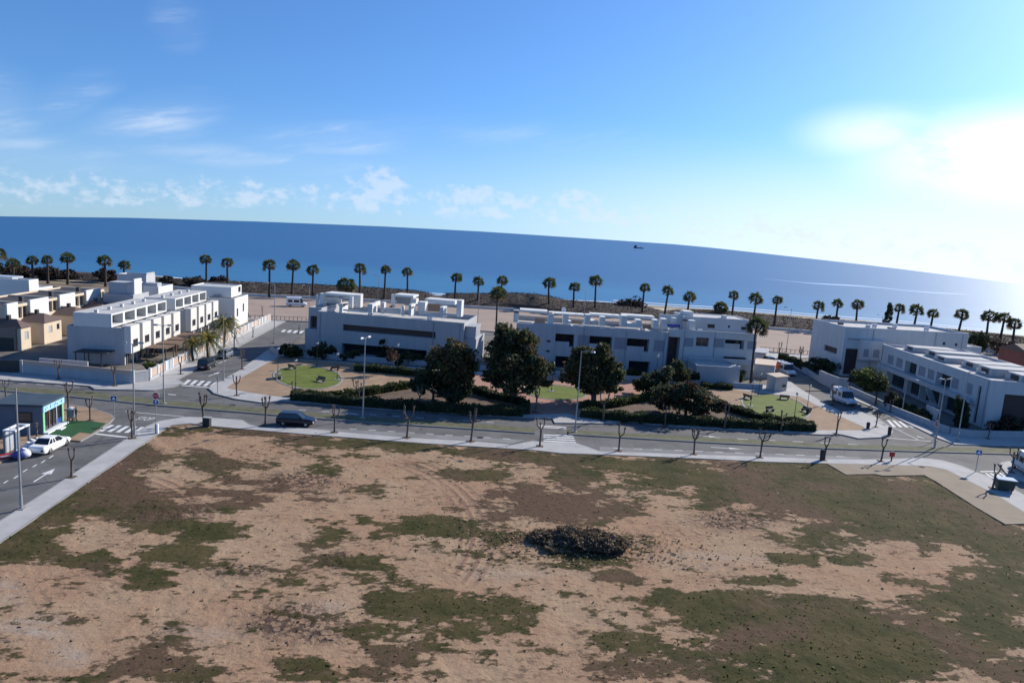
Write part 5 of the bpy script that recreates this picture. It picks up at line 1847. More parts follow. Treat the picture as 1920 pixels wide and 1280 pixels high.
leafy('park_tree', 'dark tree in front of the long low block on the right', 'tree', (1641, 760),
      [(1625, 708, 30, 17), (1648, 717, 19, 15), (1604, 708, 14, 12), (1635, 728, 22, 10)], 5500, .24, ['oak1', 'oak3', 'hedge2'], seed=35, trunk_r=.16)
leafy('columnar_shrub', 'dark upright shrub near the slit window of the long low block', 'shrub', (1802, 803),
      [(1802, 775, 12, 20), (1800, 755, 10, 14), (1803, 792, 12, 10)], 3500, .2, ['oak3', 'hedge'], seed=37, trunk_r=.1)
leafy('garden_bush', 'dark bush behind the right street wall, below the tall white block', 'shrub', (1540, 700),
      [(1535, 682, 22, 12), (1555, 685, 18, 12), (1520, 686, 14, 8)], 3500, .22, ['oak3', 'oak1'], seed=39, trunk_r=.1)
leafy('garden_bush', 'grey-green bush right of the white outbuilding, under the tall palm', 'shrub', (1388, 716),
      [(1388, 704, 12, 11)], 1200, .2, ['olive', 'hedge2'], seed=41, trunk_r=.08)
leafy('garden_bush', 'olive bush between the white outbuilding and the set-back block', 'shrub', (1390, 694),
      [(1388, 682, 20, 10), (1402, 685, 10, 8)], 1600, .2, ['olive', 'oak1'], seed=43, trunk_r=.08)
leafy('garden_bush', 'grey-green bush in front of the left part of the white outbuilding', 'shrub', (1328, 718),
      [(1328, 702, 16, 14)], 1800, .2, ['olive', 'oak1'], seed=45, trunk_r=.08)
leafy('garden_bush', 'small yellow-green plant in front of the white outbuilding wall', 'shrub', (1356, 714),
      [(1356, 703, 8, 7)], 400, .17, ['hedge2'], seed=46, trunk_r=.05)
leafy('garden_bush', 'dark plants along the foot of the right corner block, near the brown door', 'shrub', (1890, 812),
      [(1885, 797, 22, 12), (1905, 795, 20, 13), (1868, 800, 14, 9)], 2500, .2, ['oak3', 'red'], seed=47, trunk_r=.06)
leafy('garden_bush', 'reddish plants behind the right street wall under the balconies', 'shrub', (1690, 770),
      [(1672, 748, 14, 14), (1685, 756, 14, 10)], 1600, .2, ['red', 'oak3'], seed=49, trunk_r=.06)
leafy('garden_bush', 'yellowish garden bush inside the terrace fence at the street corner', 'shrub', (290, 700),
      [(284, 684, 16, 10), (298, 682, 10, 9)], 1300, .2, ['olive', 'hedge2'], seed=51, trunk_r=.06)
for i, (px, py, rx, ry, lb) in enumerate(((545, 655, 28, 14, 'dark shrubs at the left corner of the ribbon window block'), (605, 658, 34, 14, 'dark shrubs behind the park wall, left of the pointed shrub'),
                                          (765, 672, 34, 12, 'dark shrubs behind the park wall, right of the thin pink tree'), (660, 664, 26, 10, 'dark shrubs behind the park wall at the ground-floor windows'),
                                          (1080, 690, 26, 10, 'shrubs at the foot of the middle block behind the round tree'), (1185, 698, 22, 10, 'shrubs at the foot of the middle block, right of the round tree'),
                                          (1300, 706, 16, 12, 'shrubs left of the white outbuilding'))):
    leafy('garden_shrub', lb, 'shrub', (px, py+ry+2), [(px, py, rx, ry), (px-rx*.5, py+3, rx*.5, ry*.8), (px+rx*.5, py+2, rx*.5, ry*.9)], 2600, .22, ['oak3', 'hedge', 'oak1'], seed=60+i, trunk_r=.06, aspect=.6)
# far right, behind the tall block
leafy('park_tree', 'dark tree behind the right end of the tall white block', 'tree', (1832, 668), [(1830, 642, 16, 16), (1842, 638, 14, 14)], 2500, .35, ['oak3', 'oak1'], seed=71, trunk_r=.18)
leafy('bare_tree', 'wide grey leafless tree near the red house', 'tree', (1868, 664), [(1862, 645, 20, 14), (1882, 645, 18, 12)], 1500, .3, ['twig', 'scrub'], seed=73, trunk_r=.16)
leafy('cypress', 'narrow cypress beside a seafront palm, right of the middle', 'tree', (1666, 612), [(1667, 585, 6, 16), (1664, 600, 7, 10), (1668, 573, 4, 8)], 900, .4, ['oak3'], seed=75, trunk_r=.12, limbs=1)
for i, (px, py, rx, ry) in enumerate(((28, 508, 28, 15), (92, 513, 24, 12), (130, 515, 18, 9), (200, 516, 20, 14), (316, 528, 17, 9), (366, 528, 20, 11), (408, 527, 19, 11), (1180, 570, 31, 15), (1560, 601, 23, 10))):
    lb = ('brown rounded bush on the dune at the left edge of the seafront', 'low brown bush on the dune under the fourth seafront palm', 'small brown bush on the dune under the fifth seafront palm',
          'dark bush on the dune above the grey villa', 'rounded bush on the dune left of the stepped end house', 'rounded bush on the dune behind the stepped end house',
          'rounded bush on the dune beside the ninth seafront palm', 'large rounded bush on the dune above the middle block', 'dark rounded bush on the dune left of the tall white block')[i]
    leafy('dune_bush', lb, 'bush', (px, py+ry-2), [(px, py, rx, ry), (px-rx*.4, py+2, rx*.55, ry*.8), (px+rx*.4, py+2, rx*.55, ry*.75)], 2200, .42, ['scrub', 'scrub2', 'scrub'], seed=80+i, trunk_r=.15, limbs=2)


# ---- hedges
def hedge(label, pts, w_, h, mats=('hedge', 'hedge', 'oak3'), seed=1, n_per_m=170, z0=.14):
    P = [G(p[0], p[1], z0) for p in pts]
    t = thing('hedge', label, 'hedge', tuple(P[0]))
    r = np.random.RandomState(seed)
    out = []
    mb = MB()
    ribbon(mb, [p-P[0] for p in P], w_*.8, h*.88, h*.86)
    mb.build('core', M['oak3'], t)
    for a, b_ in zip(P, P[1:]):
        d = b_-a
        ln2 = d.length
        n = int(ln2*n_per_m)
        u = r.rand(n)
        nrm = np.array([-d.y, d.x])/ln2
        side = r.rand(n)
        s_ = np.where(side < .35, -1, np.where(side < .7, 1, r.rand(n)*2-1))*w_*.5
        z = np.where(side < .7, r.rand(n)*h, h*(0.92+.12*r.rand(n)))
        wob = 1+.15*np.sin(u*ln2*1.7+seed)
        out.append(np.stack([a.x-P[0].x+d.x*u+nrm[0]*s_*wob, a.y-P[0].y+d.y*u+nrm[1]*s_*wob, z*wob], axis=1)+r.normal(0, .06, (n, 3)))
    A = np.concatenate(out)
    A[:, 2] = np.maximum(A[:, 2], .05)
    cloud_mesh('foliage', leaf_cloud(A, .16, .5, 0, seed=seed), [M[q] for q in mats], t)
    return t


hedge('long clipped hedge along the main road, left half of the park', [(548, 748), (640, 757), (760, 767), (880, 775), (980, 779)], 1.3, 1.15, seed=101)
hedge('curved hedge from the left lawn down to the plaza', [(648, 745), (700, 738), (752, 729), (800, 722)], 1.2, 1.0, ('hedge2', 'hedge', 'hedge'), seed=102)
hedge('hedge edging the plaza on its left side, below the biggest tree', [(880, 733), (920, 746), (975, 757), (984, 766), (982, 776)], 1.2, 1.1, seed=103)
hedge('low sunlit hedge beside the left lawn near the road', [(545, 742), (600, 743), (650, 745)], .7, .7, ('hedge', 'hedge2'), seed=104)
hedge('long clipped hedge along the main road, right half of the park', [(1088, 780), (1180, 789), (1300, 796), (1420, 803), (1526, 807)], 1.3, 1.15, seed=105)
hedge('hedge edging the plaza on its right side', [(1090, 767), (1150, 762), (1210, 750), (1260, 745)], 1.2, 1.0, ('hedge', 'hedge2', 'hedge'), seed=106)
hedge('hedge running from the reddish tree to the right lawn', [(1345, 760), (1390, 777), (1430, 788), (1526, 801)], 1.1, .9, seed=107)
hedge('short dark hedge below the wall, between the reddish tree and right lawn', [(1315, 727), (1372, 730)], 1.2, .9, seed=108)
hedge('dark hedge along the low wall behind the left sand path', [(665, 694), (720, 698), (800, 706), (860, 712)], 1.4, 1.1, seed=109)
hedge('dark hedge inside the wall of the long low block', [(1668, 758), (1710, 777), (1742, 792)], .9, 1.3, seed=110)
hedge('hedge inside the wall of the tall white block', [(1462, 672), (1490, 683), (1520, 700)], 1.0, 1.3, seed=111)


# ---- palms
def palm_crown(seed, nleaf=34, rad_=2.1, droop=1.0, dry=True, kind='fan'):
    r = random.Random(seed)
    mb = MB()
    mats = [M['palmleaf'], M['palmdry']] if kind == 'fan' else [M['dateleaf'], M['datebright']]
    for i in range(nleaf):
        a = i*2.39996+r.uniform(-.2, .2)
        e = math.asin(max(-1, min(1, 1-1.68*(i+.5)/nleaf)))+r.uniform(-.1, .1)
        dirv = Vector((math.cos(a)*math.cos(e), math.sin(a)*math.cos(e), math.sin(e)))
        if kind == 'fan':
            pl = rad_*r.uniform(.34, .52)
            h = dirv*pl
            side = dirv.cross(Vector((0, 0, 1)))
            side = side.normalized() if side.length > .01 else Vector((1, 0, 0))
            side = Matrix.Rotation(r.uniform(-1.1, 1.1), 3, dirv) @ side
            upv = side.cross(dirv)
            mi = 1 if e < -.35 and dry else 0
            mb.tube([(0, 0, 0), tuple(h)], [.03, .02], 3, mi)
            fl = rad_*r.uniform(.42, .6)
            nb = 9
            for k in range(nb):
                t = (k/(nb-1)-.5)*2.5
                d2 = dirv*math.cos(t)+side*math.sin(t)
                tip = h+d2*fl*(1-.12*abs(t))-Vector((0, 0, .20*droop*fl*(1+abs(t)*.5)))+upv*.05
                w2 = (dirv*-math.sin(t)+side*math.cos(t))*.10*rad_/2
                m_ = h+d2*fl*.55+upv*.04
                mb.add([tuple(h), tuple(m_+w2), tuple(tip), tuple(m_-w2)], [(0, 1, 2, 3)], mi)
        else:
            L_ = rad_*r.uniform(.8, 1.05)
            pts = []
            for k in range(6):
                s_ = k/5
                pts.append(Vector((math.cos(a)*math.cos(e)*L_*s_, math.sin(a)*math.cos(e)*L_*s_, math.sin(e)*L_*s_-droop*.45*L_*s_*s_)))
            side = Vector((-math.sin(a), math.cos(a), 0))
            mi = 1 if r.random() < .45 else 0
            mb.tube([tuple(p) for p in pts], [.04, .035, .03, .025, .02, .01], 3, mi)
            for k in range(1, 6):
                p = pts[k]
                for q in range(3):
                    pp_ = pts[k-1].lerp(p, q/3)
                    for sg in (-1, 1):
                        tip = pp_+side*sg*.55*(1-.1*k)+(p-pts[k-1])*.8-Vector((0, 0, .28))
                        w2 = (p-pts[k-1]).normalized()*.06
                        mb.add([tuple(pp_-w2), tuple(pp_+w2), tuple(tip)], [(0, 1, 2)], mi)
    return mb, mats


def palm_proto(seed, kind='fan', rad_=2.5, nleaf=33, tr=.40, droop=.45):
    t = thing('fan_palm' if kind == 'fan' else 'date_palm', 'palm', 'palm', (0, 0, 0))
    r = random.Random(seed)
    bx, by = r.uniform(-.25, .25), r.uniform(-.25, .25)
    mb = MB()
    mb.tube([(0, 0, -.02), (0, 0, .06), (bx*.5, by*.5, .5), (bx, by, .93), (0, 0, 1.0)], [tr*1.3, tr, tr*.82, tr*.72, tr*.5], 8)
    tk = mb.build('trunk', M['palmbark'], t, smooth=True)
    mb, mats = palm_crown(seed, nleaf, rad_, droop, kind=kind)
    cr_ = mb.build('crown', mats, t, recalc=False)
    if kind == 'fan':
        mb = MB()
        for k in range(26):
            a = k*2.4
            z = -.15-.035*k
            mb.add([(math.cos(a-.3)*.2, math.sin(a-.3)*.2, z), (math.cos(a+.3)*.2, math.sin(a+.3)*.2, z), (math.cos(a)*(.62-.012*k), math.sin(a)*(.62-.012*k), z-.75)], [(0, 1, 2)])
        sk = mb.build('dead_fronds', M['palmdry'], t, recalc=False)
    return t


def set_palm(t, h, cs=1.0):
    for ch in t.children:
        if ch.name.startswith('trunk'):
            ch.scale = (1, 1, h)
        else:
            ch.location = (0, 0, h)
            ch.scale = (cs, cs, cs)


protos = [palm_proto(s_) for s_ in (2, 5, 9)]
PALMS = [(3, 475, 0, 531), (29, 493, 26, 532), (64, 487, 62, 530), (91, 487, 90, 530), (129, 484, 127, 532), (199, 489, 198, 536), (236, 497, 234, 533), (389, 487, 387, 548), (428, 491, 427, 550),
         (508, 498, 505, 557), (549, 495, 547, 557), (588, 503, 586, 559), (677, 504, 675, 562), (723, 503, 720, 563), (768, 508, 764, 566), (855, 519, 852, 570), (898, 525, 895, 572), (941, 522, 937, 574),
         (1031, 532, 1029, 582), (1077, 538, 1075, 585), (1119, 527, 1115, 587), (1204, 538, 1203, 593), (1249, 544, 1245, 596), (1292, 553, 1287, 600), (1374, 550, 1371, 607), (1416, 560, 1411, 610), (1456, 560, 1451, 614),
         (1530, 570, 1527, 620), (1569, 569, 1565, 622), (1608, 571, 1603, 625), (1680, 578, 1676, 632), (1713, 581, 1709, 636), (1744, 585, 1740, 640), (1797, 587, 1792, 645), (1851, 590, 1847, 650), (1875, 594, 1872, 653), (1901, 605, 1897, 656)]
ORD.append('thirty-seventh')
GP = 'fan palms along the seafront'
for i, (cx, cy, bx, by) in enumerate(PALMS):
    lb = 'tall fan palm of the seafront row, %s from the left' % ORD[i]
    b0 = G(bx, by)
    h = top_h(b0, cx, cy+2)
    if i < 3:
        t = protos[i]
        t.location = b0; t['label'] = lb; t['group'] = GP
        t.rotation_euler = (0, 0, rnd.uniform(0, 6.28))
    else:
        t = dup(protos[i % 3], lb, b0, rnd.uniform(0, 6.28), 1.0, GP)
    t.rotation_euler = (rnd.uniform(-.045, .045), rnd.uniform(-.045, .045), t.rotation_euler[2])
    set_palm(t, h*rnd.uniform(.97, 1.05), rnd.uniform(.84, 1.16))
pt = palm_proto(14, 'fan', 2.5, 40, .24)
pt['label'] = 'tall fan palm beside the right street, in front of the set-back block'
b0 = G(1407, 719)
pt.location = b0
set_palm(pt, top_h(b0, 1415, 612), 1.0)
t = dup(pt, 'tall fan palm rising behind the biggest park tree', G(929, 640), 1.0)
set_palm(t, top_h(G(929, 640), 937, 552), 1.0)
pt = palm_proto(19, 'fan', 3.0, 46, .4, 1.4)
pt.name = 'bushy_palm'
pt['label'] = 'short bushy palm on the dune above the ribbon window block'
b0 = G(648, 559)
pt.location = b0
set_palm(pt, top_h(b0, 648, 535), 1.35)
t = dup(pt, 'short bushy palm against the sea above the set-back block', G(1349, 600), 1.0)
set_palm(t, top_h(G(1349, 600), 1350, 577), 1.05)
pt = palm_proto(23, 'date', 3.0, 40, .22, 1.2)
pt['label'] = 'date palm with yellow fronds behind the left street fence'
b0 = G(420, 652)
pt.location = b0
set_palm(pt, top_h(b0, 416, 604), 1.2)
t = dup(pt, 'dark date palm on the left street pavement behind the parked dark car', G(390, 674), 2.0)
set_palm(t, top_h(G(390, 674), 386, 634), 1.15)
t = dup(pt, 'low date palm by the garden fence, left of the dark date palm', G(362, 678), 3.1)
set_palm(t, max(1.6, top_h(G(362, 678), 364, 640)), .7)


# ---- pollarded street trees
def pollard(seed, arms, spread=.55, twig=0, hh=3.4):
    r = random.Random(seed)
    t = thing('pollarded_tree', 'pollard', 'tree', (0, 0, 0))
    ht = hh*r.uniform(.52, .6)
    lx, ly = r.uniform(-.1, .1), r.uniform(-.1, .1)
    MB().tube([(0, 0, -.03), (0, 0, .12), (lx*.5, ly*.5, ht*.5), (lx, ly, ht), (lx, ly, ht+.12)], [.17, .125, .105, .13, .08], 8).build('trunk', M['bark'], t, smooth=True)
    for k in range(arms):
        a = k*6.283/arms+r.uniform(-.4, .4)
        o_ = r.uniform(.7, 1.1)*spread
        e = Vector((lx+math.cos(a)*o_, ly+math.sin(a)*o_, hh*r.uniform(.86, 1.0)))
        m_ = Vector((lx+math.cos(a)*o_*.85, ly+math.sin(a)*o_*.85, ht+(e.z-ht)*.4))
        mb = MB()
        mb.tube([(lx, ly, ht), tuple(m_), tuple(e)], [.09, .07, .075], 6)
        mb.ball(tuple(e), .13, .13, .16, nu=7, nv=5)
        for q in range(3+twig):
            d = Vector((r.uniform(-1, 1), r.uniform(-1, 1), r.uniform(.5, 1.6))).normalized()*r.uniform(.2, .5)
            mb.tube([tuple(e), tuple(e+d)], [.03, .012], 4)
        mb.build('branch', M['bark'], t, smooth=True)
    MB().box(-.42, .42, -.42, .42, .012, .03).build('tree_pit', M['bed'], t)
    return t


pps = [pollard(3, 3), pollard(8, 4), pollard(15, 3, .7), pollard(22, 4, .45, 3), pollard(29, 5, .95, 2), pollard(31, 2, .35, 1)]
usedp = set()
GPT = 'pollarded street trees'


def put_tree(v, base, ytop, label, z=.14, lean=0.0):
    b0 = G(base[0], base[1], z)
    h = max(1.8, top_h(b0, base[0], ytop))
    rz = rnd.uniform(0, 6.28)
    s_ = h/3.55
    sc = (min(1.25, max(.75, s_)), min(1.25, max(.75, s_)), s_)
    if v not in usedp:
        usedp.add(v)
        t = pps[v]
        t.location = b0; t.rotation_euler = (0, 0, rz); t.scale = sc
        t['label'] = label; t['group'] = GPT
    else:
        t = dup(pps[v], label, b0, rz, sc, GPT)
    if lean:
        t.rotation_euler = (0, lean, 0)
    return t


row = [(382, 793, 734), (497, 797, 742), (627, 810, 758), (763, 820, 762), (883, 827, 768), (1012, 836, 783), (1160, 845, 793), (1301, 851, 800), (1425, 857, 804), (1545, 862, 813), (1652, 864, 815)]
for i, (x, y, yt) in enumerate(row):
    put_tree([1, 3, 0, 2, 3, 2, 0, 1, 2, 5, 5][i], (x, y), yt, 'bare pollarded tree on the pavement of the vacant lot, %s from the left' % ORD[i], lean=(.08 if i >= 8 else 0))
for v, x, y, yt, lb in ((5, 134, 894, 832, 'bare pollarded tree in front of the white sedan'), (3, 248, 821, 767, 'bare pollarded tree beside the lamp at the left crosswalk'), (0, 169, 788, 743, 'bare pollarded tree on the green carpet edge by the kiosk'),
                        (2, 128, 768, 714, 'bare pollarded tree just behind the kiosk'), (2, 11, 748, 711, 'bare pollarded tree at the left edge beyond the kiosk'), (5, 69, 821, 789, 'bare pollarded tree against the grey kiosk wall'),
                        (1, 110, 710, 672, 'bare pollarded tree before the lattice wall, the left one'), (3, 215, 723, 684, 'bare pollarded tree before the lattice wall, the right one'), (5, 339, 701, 664, 'crooked bare tree on the left street pavement near the lamp'),
                        (0, 439, 652, 618, 'bare tree beside the white fence behind the grey-blue car'), (5, 474, 632, 611, 'small bare tree far up the left street by the fence'), (1, 444, 741, 701, 'bare pollarded tree on the pavement left of the left lawn'),
                        (3, 454, 692, 655, 'bare tree on the park side of the left street, opposite the parked cars'), (5, 492, 592, 572, 'small bare tree at the far end of the left street'), (5, 560, 625, 607, 'small bare tree by the far left crosswalk'),
                        (4, 672, 755, 712, 'wide spreading bare tree behind the front lamp in the park'), (1, 785, 765, 724, 'pale bare tree in the shade of the road hedge'), (5, 552, 750, 712, 'thin bare tree at the left end of the road hedge'),
                        (3, 1004, 773, 727, 'young leafy-topped tree on the brick plaza'), (2, 1131, 788, 735, 'bare tree on the small kerb bulge by the plaza'), (1, 1247, 797, 757, 'bare tree in the shade along the right road hedge'),
                        (5, 1358, 802, 750, 'stout bare tree in front of the right road hedge'), (0, 1464, 808, 768, 'thin bare tree in front of the right road hedge, below the right lawn'), (5, 1568, 813, 767, 'leaning bare tree at the right end of the road hedge'),
                        (3, 1642, 800, 771, 'bare tree on the rounded pavement corner of the park'), (2, 1560, 757, 720, 'bare tree beside the parked camper van'), (5, 1459, 672, 638, 'tall thin bare tree at the top of the right street'),
                        (3, 1499, 682, 650, 'bare tree in front of the right street wall, near the ambulance'), (5, 1528, 668, 646, 'small bare tree beside the tall white block wall'), (1, 1852, 822, 790, 'bare tree before the curved wall at the right edge'),
                        (5, 1668, 772, 748, 'bare tree before the low wall of the long white block'), (5, 1861, 915, 862, 'bare forked tree left of the dark dumpster'), (2, 1896, 885, 838, 'bare pollarded tree on the traffic island at the right edge')):
    put_tree(v, (x, y), yt, lb)

# ---- heap of cut branches on the lot
b0 = G(1085, 1030)
t = thing('brush_pile', 'dark heap of cut dead branches on the vacant lot', 'brush pile', (b0.x, b0.y, .05))
t.scale = (1, 1, .85)
k = mpp(b0)
cl = []
for px, py, rx, ry in ((1018, 1012, 24, 15), (1052, 1010, 32, 17), (1095, 1012, 36, 16), (1135, 1016, 34, 14), (1160, 1020, 20, 9), (1072, 1000, 20, 10), (1010, 1018, 16, 9), (1120, 1006, 22, 10)):
    w_ = at_dist(px, py, b0)-b0
    cl.append((w_.x, w_.y+.9, max(.2, w_.z-.25), rx*k, ry*k*.9))
mb = MB()
P = []
for i, (x, y, z, rx, rz) in enumerate(cl):
    mb.ball((x, y, z*.8), rx*.8, rx*.75, rz*.85, nu=12, nv=7)
    pts, _ = clump_points((x, y, z), rx, rz, 2300, 300+i, 60)
    pts[:, 2] = np.maximum(pts[:, 2], .05)
    P.append(pts)
mb.build('core', M['twig'], t, smooth=True)
cloud_mesh('twigs', leaf_cloud(np.concatenate(P), .13, .6, 0, seed=301), [M['twig'], M['palmdry'], M['bark'], M['twig'], M['straw']], t)
dbr = np.array([(rnd.gauss(0, 5.2), rnd.gauss(.6, 1.7), .06+rnd.random()*.12) for _ in range(1500)])
cloud_mesh('debris', leaf_cloud(dbr, .11, .7, .4, seed=305), [M['twig'], M['palmdry'], M['straw']], t)
mb = MB()
for i in range(420):
    x, y, z, rx, rz = rnd.choice(cl)
    a, e = rnd.uniform(0, 6.28), rnd.uniform(-.2, 1.2)
    c0 = Vector((x+math.cos(a)*rx*.7, y+math.sin(a)*rx*.6, max(.1, z+math.sin(e)*rz*.75)))
    d = Vector((rnd.gauss(0, 1), rnd.gauss(0, 1), rnd.gauss(.2, .6))).normalized()*rnd.uniform(.3, .8)
    mb.tube([tuple(c0), tuple(c0+d)], [.03, .008], 4)
mb.build('branches', M['twig'], t)
pts, _ = clump_points(tuple(Vector((cl[1][0]-.3, cl[1][1]-1.2, cl[1][2]))), 1.1, .45, 700, 333, 8)
cloud_mesh('straw', leaf_cloud(pts, .13, .5, 0, seed=302), [M['straw'], M['palmdry']], t)

# ------------------------------------------------------------------ lamps, signs, furniture
def tall_lamp(double=True):
    t = thing('street_lamp', 'lamp', 'street lamp', (0, 0, 0), group='tall street lamps')
    MB().tube([(0, 0, -.02), (0, 0, .02), (0, 0, 1.2), (0, 0, 1.21), (0, 0, 10.2)], [.14, .13, .12, .09, .055], 8).build('pole', M['steel'], t, smooth=False)
    MB().box(-.3, .3, -.3, .3, 0, .06).build('base_plate', M['kerb'], t)
    sides = (-1, 1) if double else (-1,)
    for s_ in sides:
        ln2 = .55 if double else 1.3
        MB().tube([(0, 0, 10.1), (s_*ln2*.5, 0, 10.28), (s_*ln2, 0, 10.32)], [.045, .04, .035], 6).build('arm', M['steel'], t)
        hd = MB()
        x0 = s_*(ln2+.28)
        hd.hexa([(x0-.32, -.13), (x0+.32, -.13), (x0+.32, .13), (x0-.32, .13)], 10.27, 10.42, 0, [(x0-.22, -.07), (x0+.22, -.07), (x0+.22, .07), (x0-.22, .07)])
        h_ = hd.build('head', M['steel'], t)
        MB().box(x0-.24, x0+.24, -.1, .1, 10.2, 10.268).build('lens', M['lampglass'], h_)
    return t


lp = [tall_lamp(True), tall_lamp(False)]
usedl = set()


def put_lamp(kind, base, ytop, label, rz=0.0):
    b0 = G(base[0], base[1], .14)
    s_ = max(.55, min(1.2, top_h(b0, base[0], ytop)/10.4))
    sc = (1, 1, s_)
    if kind not in usedl:
        usedl.add(kind)
        t = lp[kind]
        t.location = b0; t.rotation_euler = (0, 0, rz); t.scale = sc; t['label'] = label
        return t
    return dup(lp[kind], label, b0, rz, sc)


for kd_, x, y, yt, rz, lb in ((1, 40, 953, 722, .1, 'tall lamp with one arm, in front of the kiosk at the left edge'), (0, 252, 816, 641, .3, 'tall lamp beside the bare tree at the left crosswalk'),
                              (0, 307, 756, 608, .2, 'tall lamp on the median right of the stop sign'), (0, 419, 713, 592, .2, 'tall lamp on the park corner of the left street, near its crosswalk'),
                              (0, 680, 784, 631, 1.2, 'tall lamp on the median in front of the left sand path'), (1, 1078, 809, 654, 2.6, 'tall lamp on the median right of the plaza, before the round big tree'),
                              (0, 1752, 839, 706, .3, 'tall lamp on the median near the right street corner'), (1, 514, 642, 530, 0, 'tall lamp at the far end of the left street'), (1, 579, 600, 535, 0, 'lamp post behind the far left crosswalk, before the beach car park'),
                              (1, 895, 614, 548, 0, 'lamp post in the beach car park between the two left apartment blocks'), (1, 1095, 594, 543, 0, 'thin lamp post on the promenade above the middle block'), (1, 1474, 659, 575, 0, 'tall lamp at the far end of the right street'),
                              (0, 1571, 672, 622, 1.5, 'lamp post in front of the tall white block'), (1, 1691, 774, 706, 2.0, 'lamp post before the low wall of the long white block, left one'), (1, 1795, 826, 690, 2.4, 'lamp post before the long white block near its slit window'),
                              (1, 708, 566, 515, 0, 'thin lamp post on the promenade above the ribbon window block'), (1, 1650, 630, 590, 0, 'thin lamp post on the promenade left of the cypress')):
    put_lamp(kd_, (x, y), yt, lb, rz)

pl = thing('park_lamp', 'lamp', 'park lamp', (0, 0, 0), group='globe lamps in the park')
MB().tube([(0, 0, -.02), (0, 0, .4), (0, 0, .42), (0, 0, 3.5)], [.08, .07, .05, .035], 7).build('pole', M['darksteel'], pl)
MB().box(-.45, .45, -.45, .45, 0, .05).build('base_plate', M['benchstone'], pl)
mb = MB(); mb.ball((0, 0, 3.68), .2, .2, .22); mb.build('globe', M['lampglass'], pl, smooth=True)
MB().tube([(0, 0, 3.80), (0, 0, 3.93)], [.24, .04], 8).build('cap', M['darksteel'], pl)
first = True
for x, y, yt, lb in ((521, 700, 650, 'globe lamp at the upper left edge of the left lawn'), (554, 727, 672, 'globe lamp at the front edge of the left lawn'), (594, 688, 640, 'globe lamp behind the left lawn'), (632, 711, 660, 'globe lamp at the right edge of the left lawn'),
                     (744, 700, 643, 'globe lamp by the thin pink tree'), (812, 730, 667, 'globe lamp in front of the brown topped tree'), (919, 739, 700, 'globe lamp on the plaza left of the biggest tree'), (1034, 733, 678, 'globe lamp behind the plaza lawn'),
                     (1151, 758, 690, 'globe lamp right of the round big tree'), (1228, 725, 657, 'globe lamp before the middle block balconies'), (1407, 761, 712, 'globe lamp at the left edge of the right lawn'), (1422, 741, 698, 'globe lamp behind the right lawn, by the hut'),
                     (1489, 784, 735, 'globe lamp at the front edge of the right lawn'), (1513, 768, 720, 'globe lamp at the right edge of the right lawn, by the bin')):
    b0 = G(x, y, .15)
    s_ = max(.8, min(1.5, top_h(b0, x, yt)/3.9))
    if first:
        pl.location = b0; pl.scale = (1, 1, s_); pl['label'] = lb; first = False
    else:
        dup(pl, lb, b0, 0, (1, 1, s_))

bn = thing('bench', 'bench', 'bench', (0, 0, 0), group='park benches')
MB().box(-.95, .95, -.25, .25, .40, .47).build('seat', M['bench'], bn)
mb = MB(); mb.hexa([(-.95, .22), (.95, .22), (.95, .28), (-.95, .28)], .5, .92, 0, [(-.95, .32), (.95, .32), (.95, .38), (-.95, .38)]); mb.build('backrest', M['bench'], bn)
for x in (-.75, .75):
    MB().box(x-.06, x+.06, -.24, .3, 0, .398).build('leg', M['darksteel'], bn)
MB().box(-1.1, 1.1, -.4, .4, -.0, .012).build('slab', M['benchstone'], bn)
first = True
for x, y, rz, lb in ((524, 709, 1.9, 'bench on the left edge of the left lawn'), (548, 691, 2.6, 'bench at the back left of the left lawn'), (627, 694, -2.4, 'bench at the back right of the left lawn'), (601, 715, -.5, 'pale bench at the front right of the left lawn'),
                     (1470, 748, 3.0, 'bench at the back of the right lawn'), (1444, 771, .5, 'dark bench at the front left of the right lawn'), (1511, 772, -1.0, 'dark bench at the right edge of the right lawn'), (1402, 747, 2.2, 'bench at the back left of the right lawn')):
    b0 = G(x, y, .165)
    if first:
        bn.location = b0; bn.rotation_euler = (0, 0, rz); bn['label'] = lb; first = False
    else:
        dup(bn, lb, b0, rz, .85)


def bin_(label, base, h=.95, r=.26, m='darksteel', lid=True):
    b0 = G(base[0], base[1], .14)
    t = thing('litter_bin', label, 'bin', tuple(b0))
    MB().tube([(0, 0, 0), (0, 0, h*.85)], [r*.85, r], 10).build('body', M[m], t)
    MB().tube([(0, 0, h*.852), (0, 0, h)], [r*1.08, r*.7], 10).build('lid', M['darksteel'], t)
    return t


bin_('black litter bin at the foot of the tenth pavement tree', (1540, 862), 1.35, .25)
bin_('black litter bin on the rounded pavement corner of the park', (1627, 803))
bin_('dark litter bin on the kerb of the rounded pavement corner', (1667, 815), 1.2)
bin_('dark litter bin beside the right lawn', (1514, 776))
b0 = G(388, 798, .14)
t = thing('utility_cabinet', 'dark box cabinet on the vacant lot pavement by the first tree', 'cabinet', tuple(b0))
MB().box(-.4, .4, -.3, .3, 0, 1.0).build('body', M['darksteel'], t)
MB().box(-.44, .44, -.34, .34, 1.001, 1.07).build('lid', M['greyslab'], t)
b0 = G(295, 812, .14)
t = thing('bollard', 'black and white post on the lot corner by the stop road marking', 'post', tuple(b0))
MB().box(-.12, .12, -.12, .12, 0, 1.1).build('body', M['signwhite'], t)
MB().box(-.2, -.125, -.13, .13, 0, 1.12).build('side_plate', M['black'], t)
b0 = G(1882, 918, .14)
t = thing('dumpster', 'dark green dumpster with a pale lid on the right pavement', 'dumpster', tuple(b0), -.25)
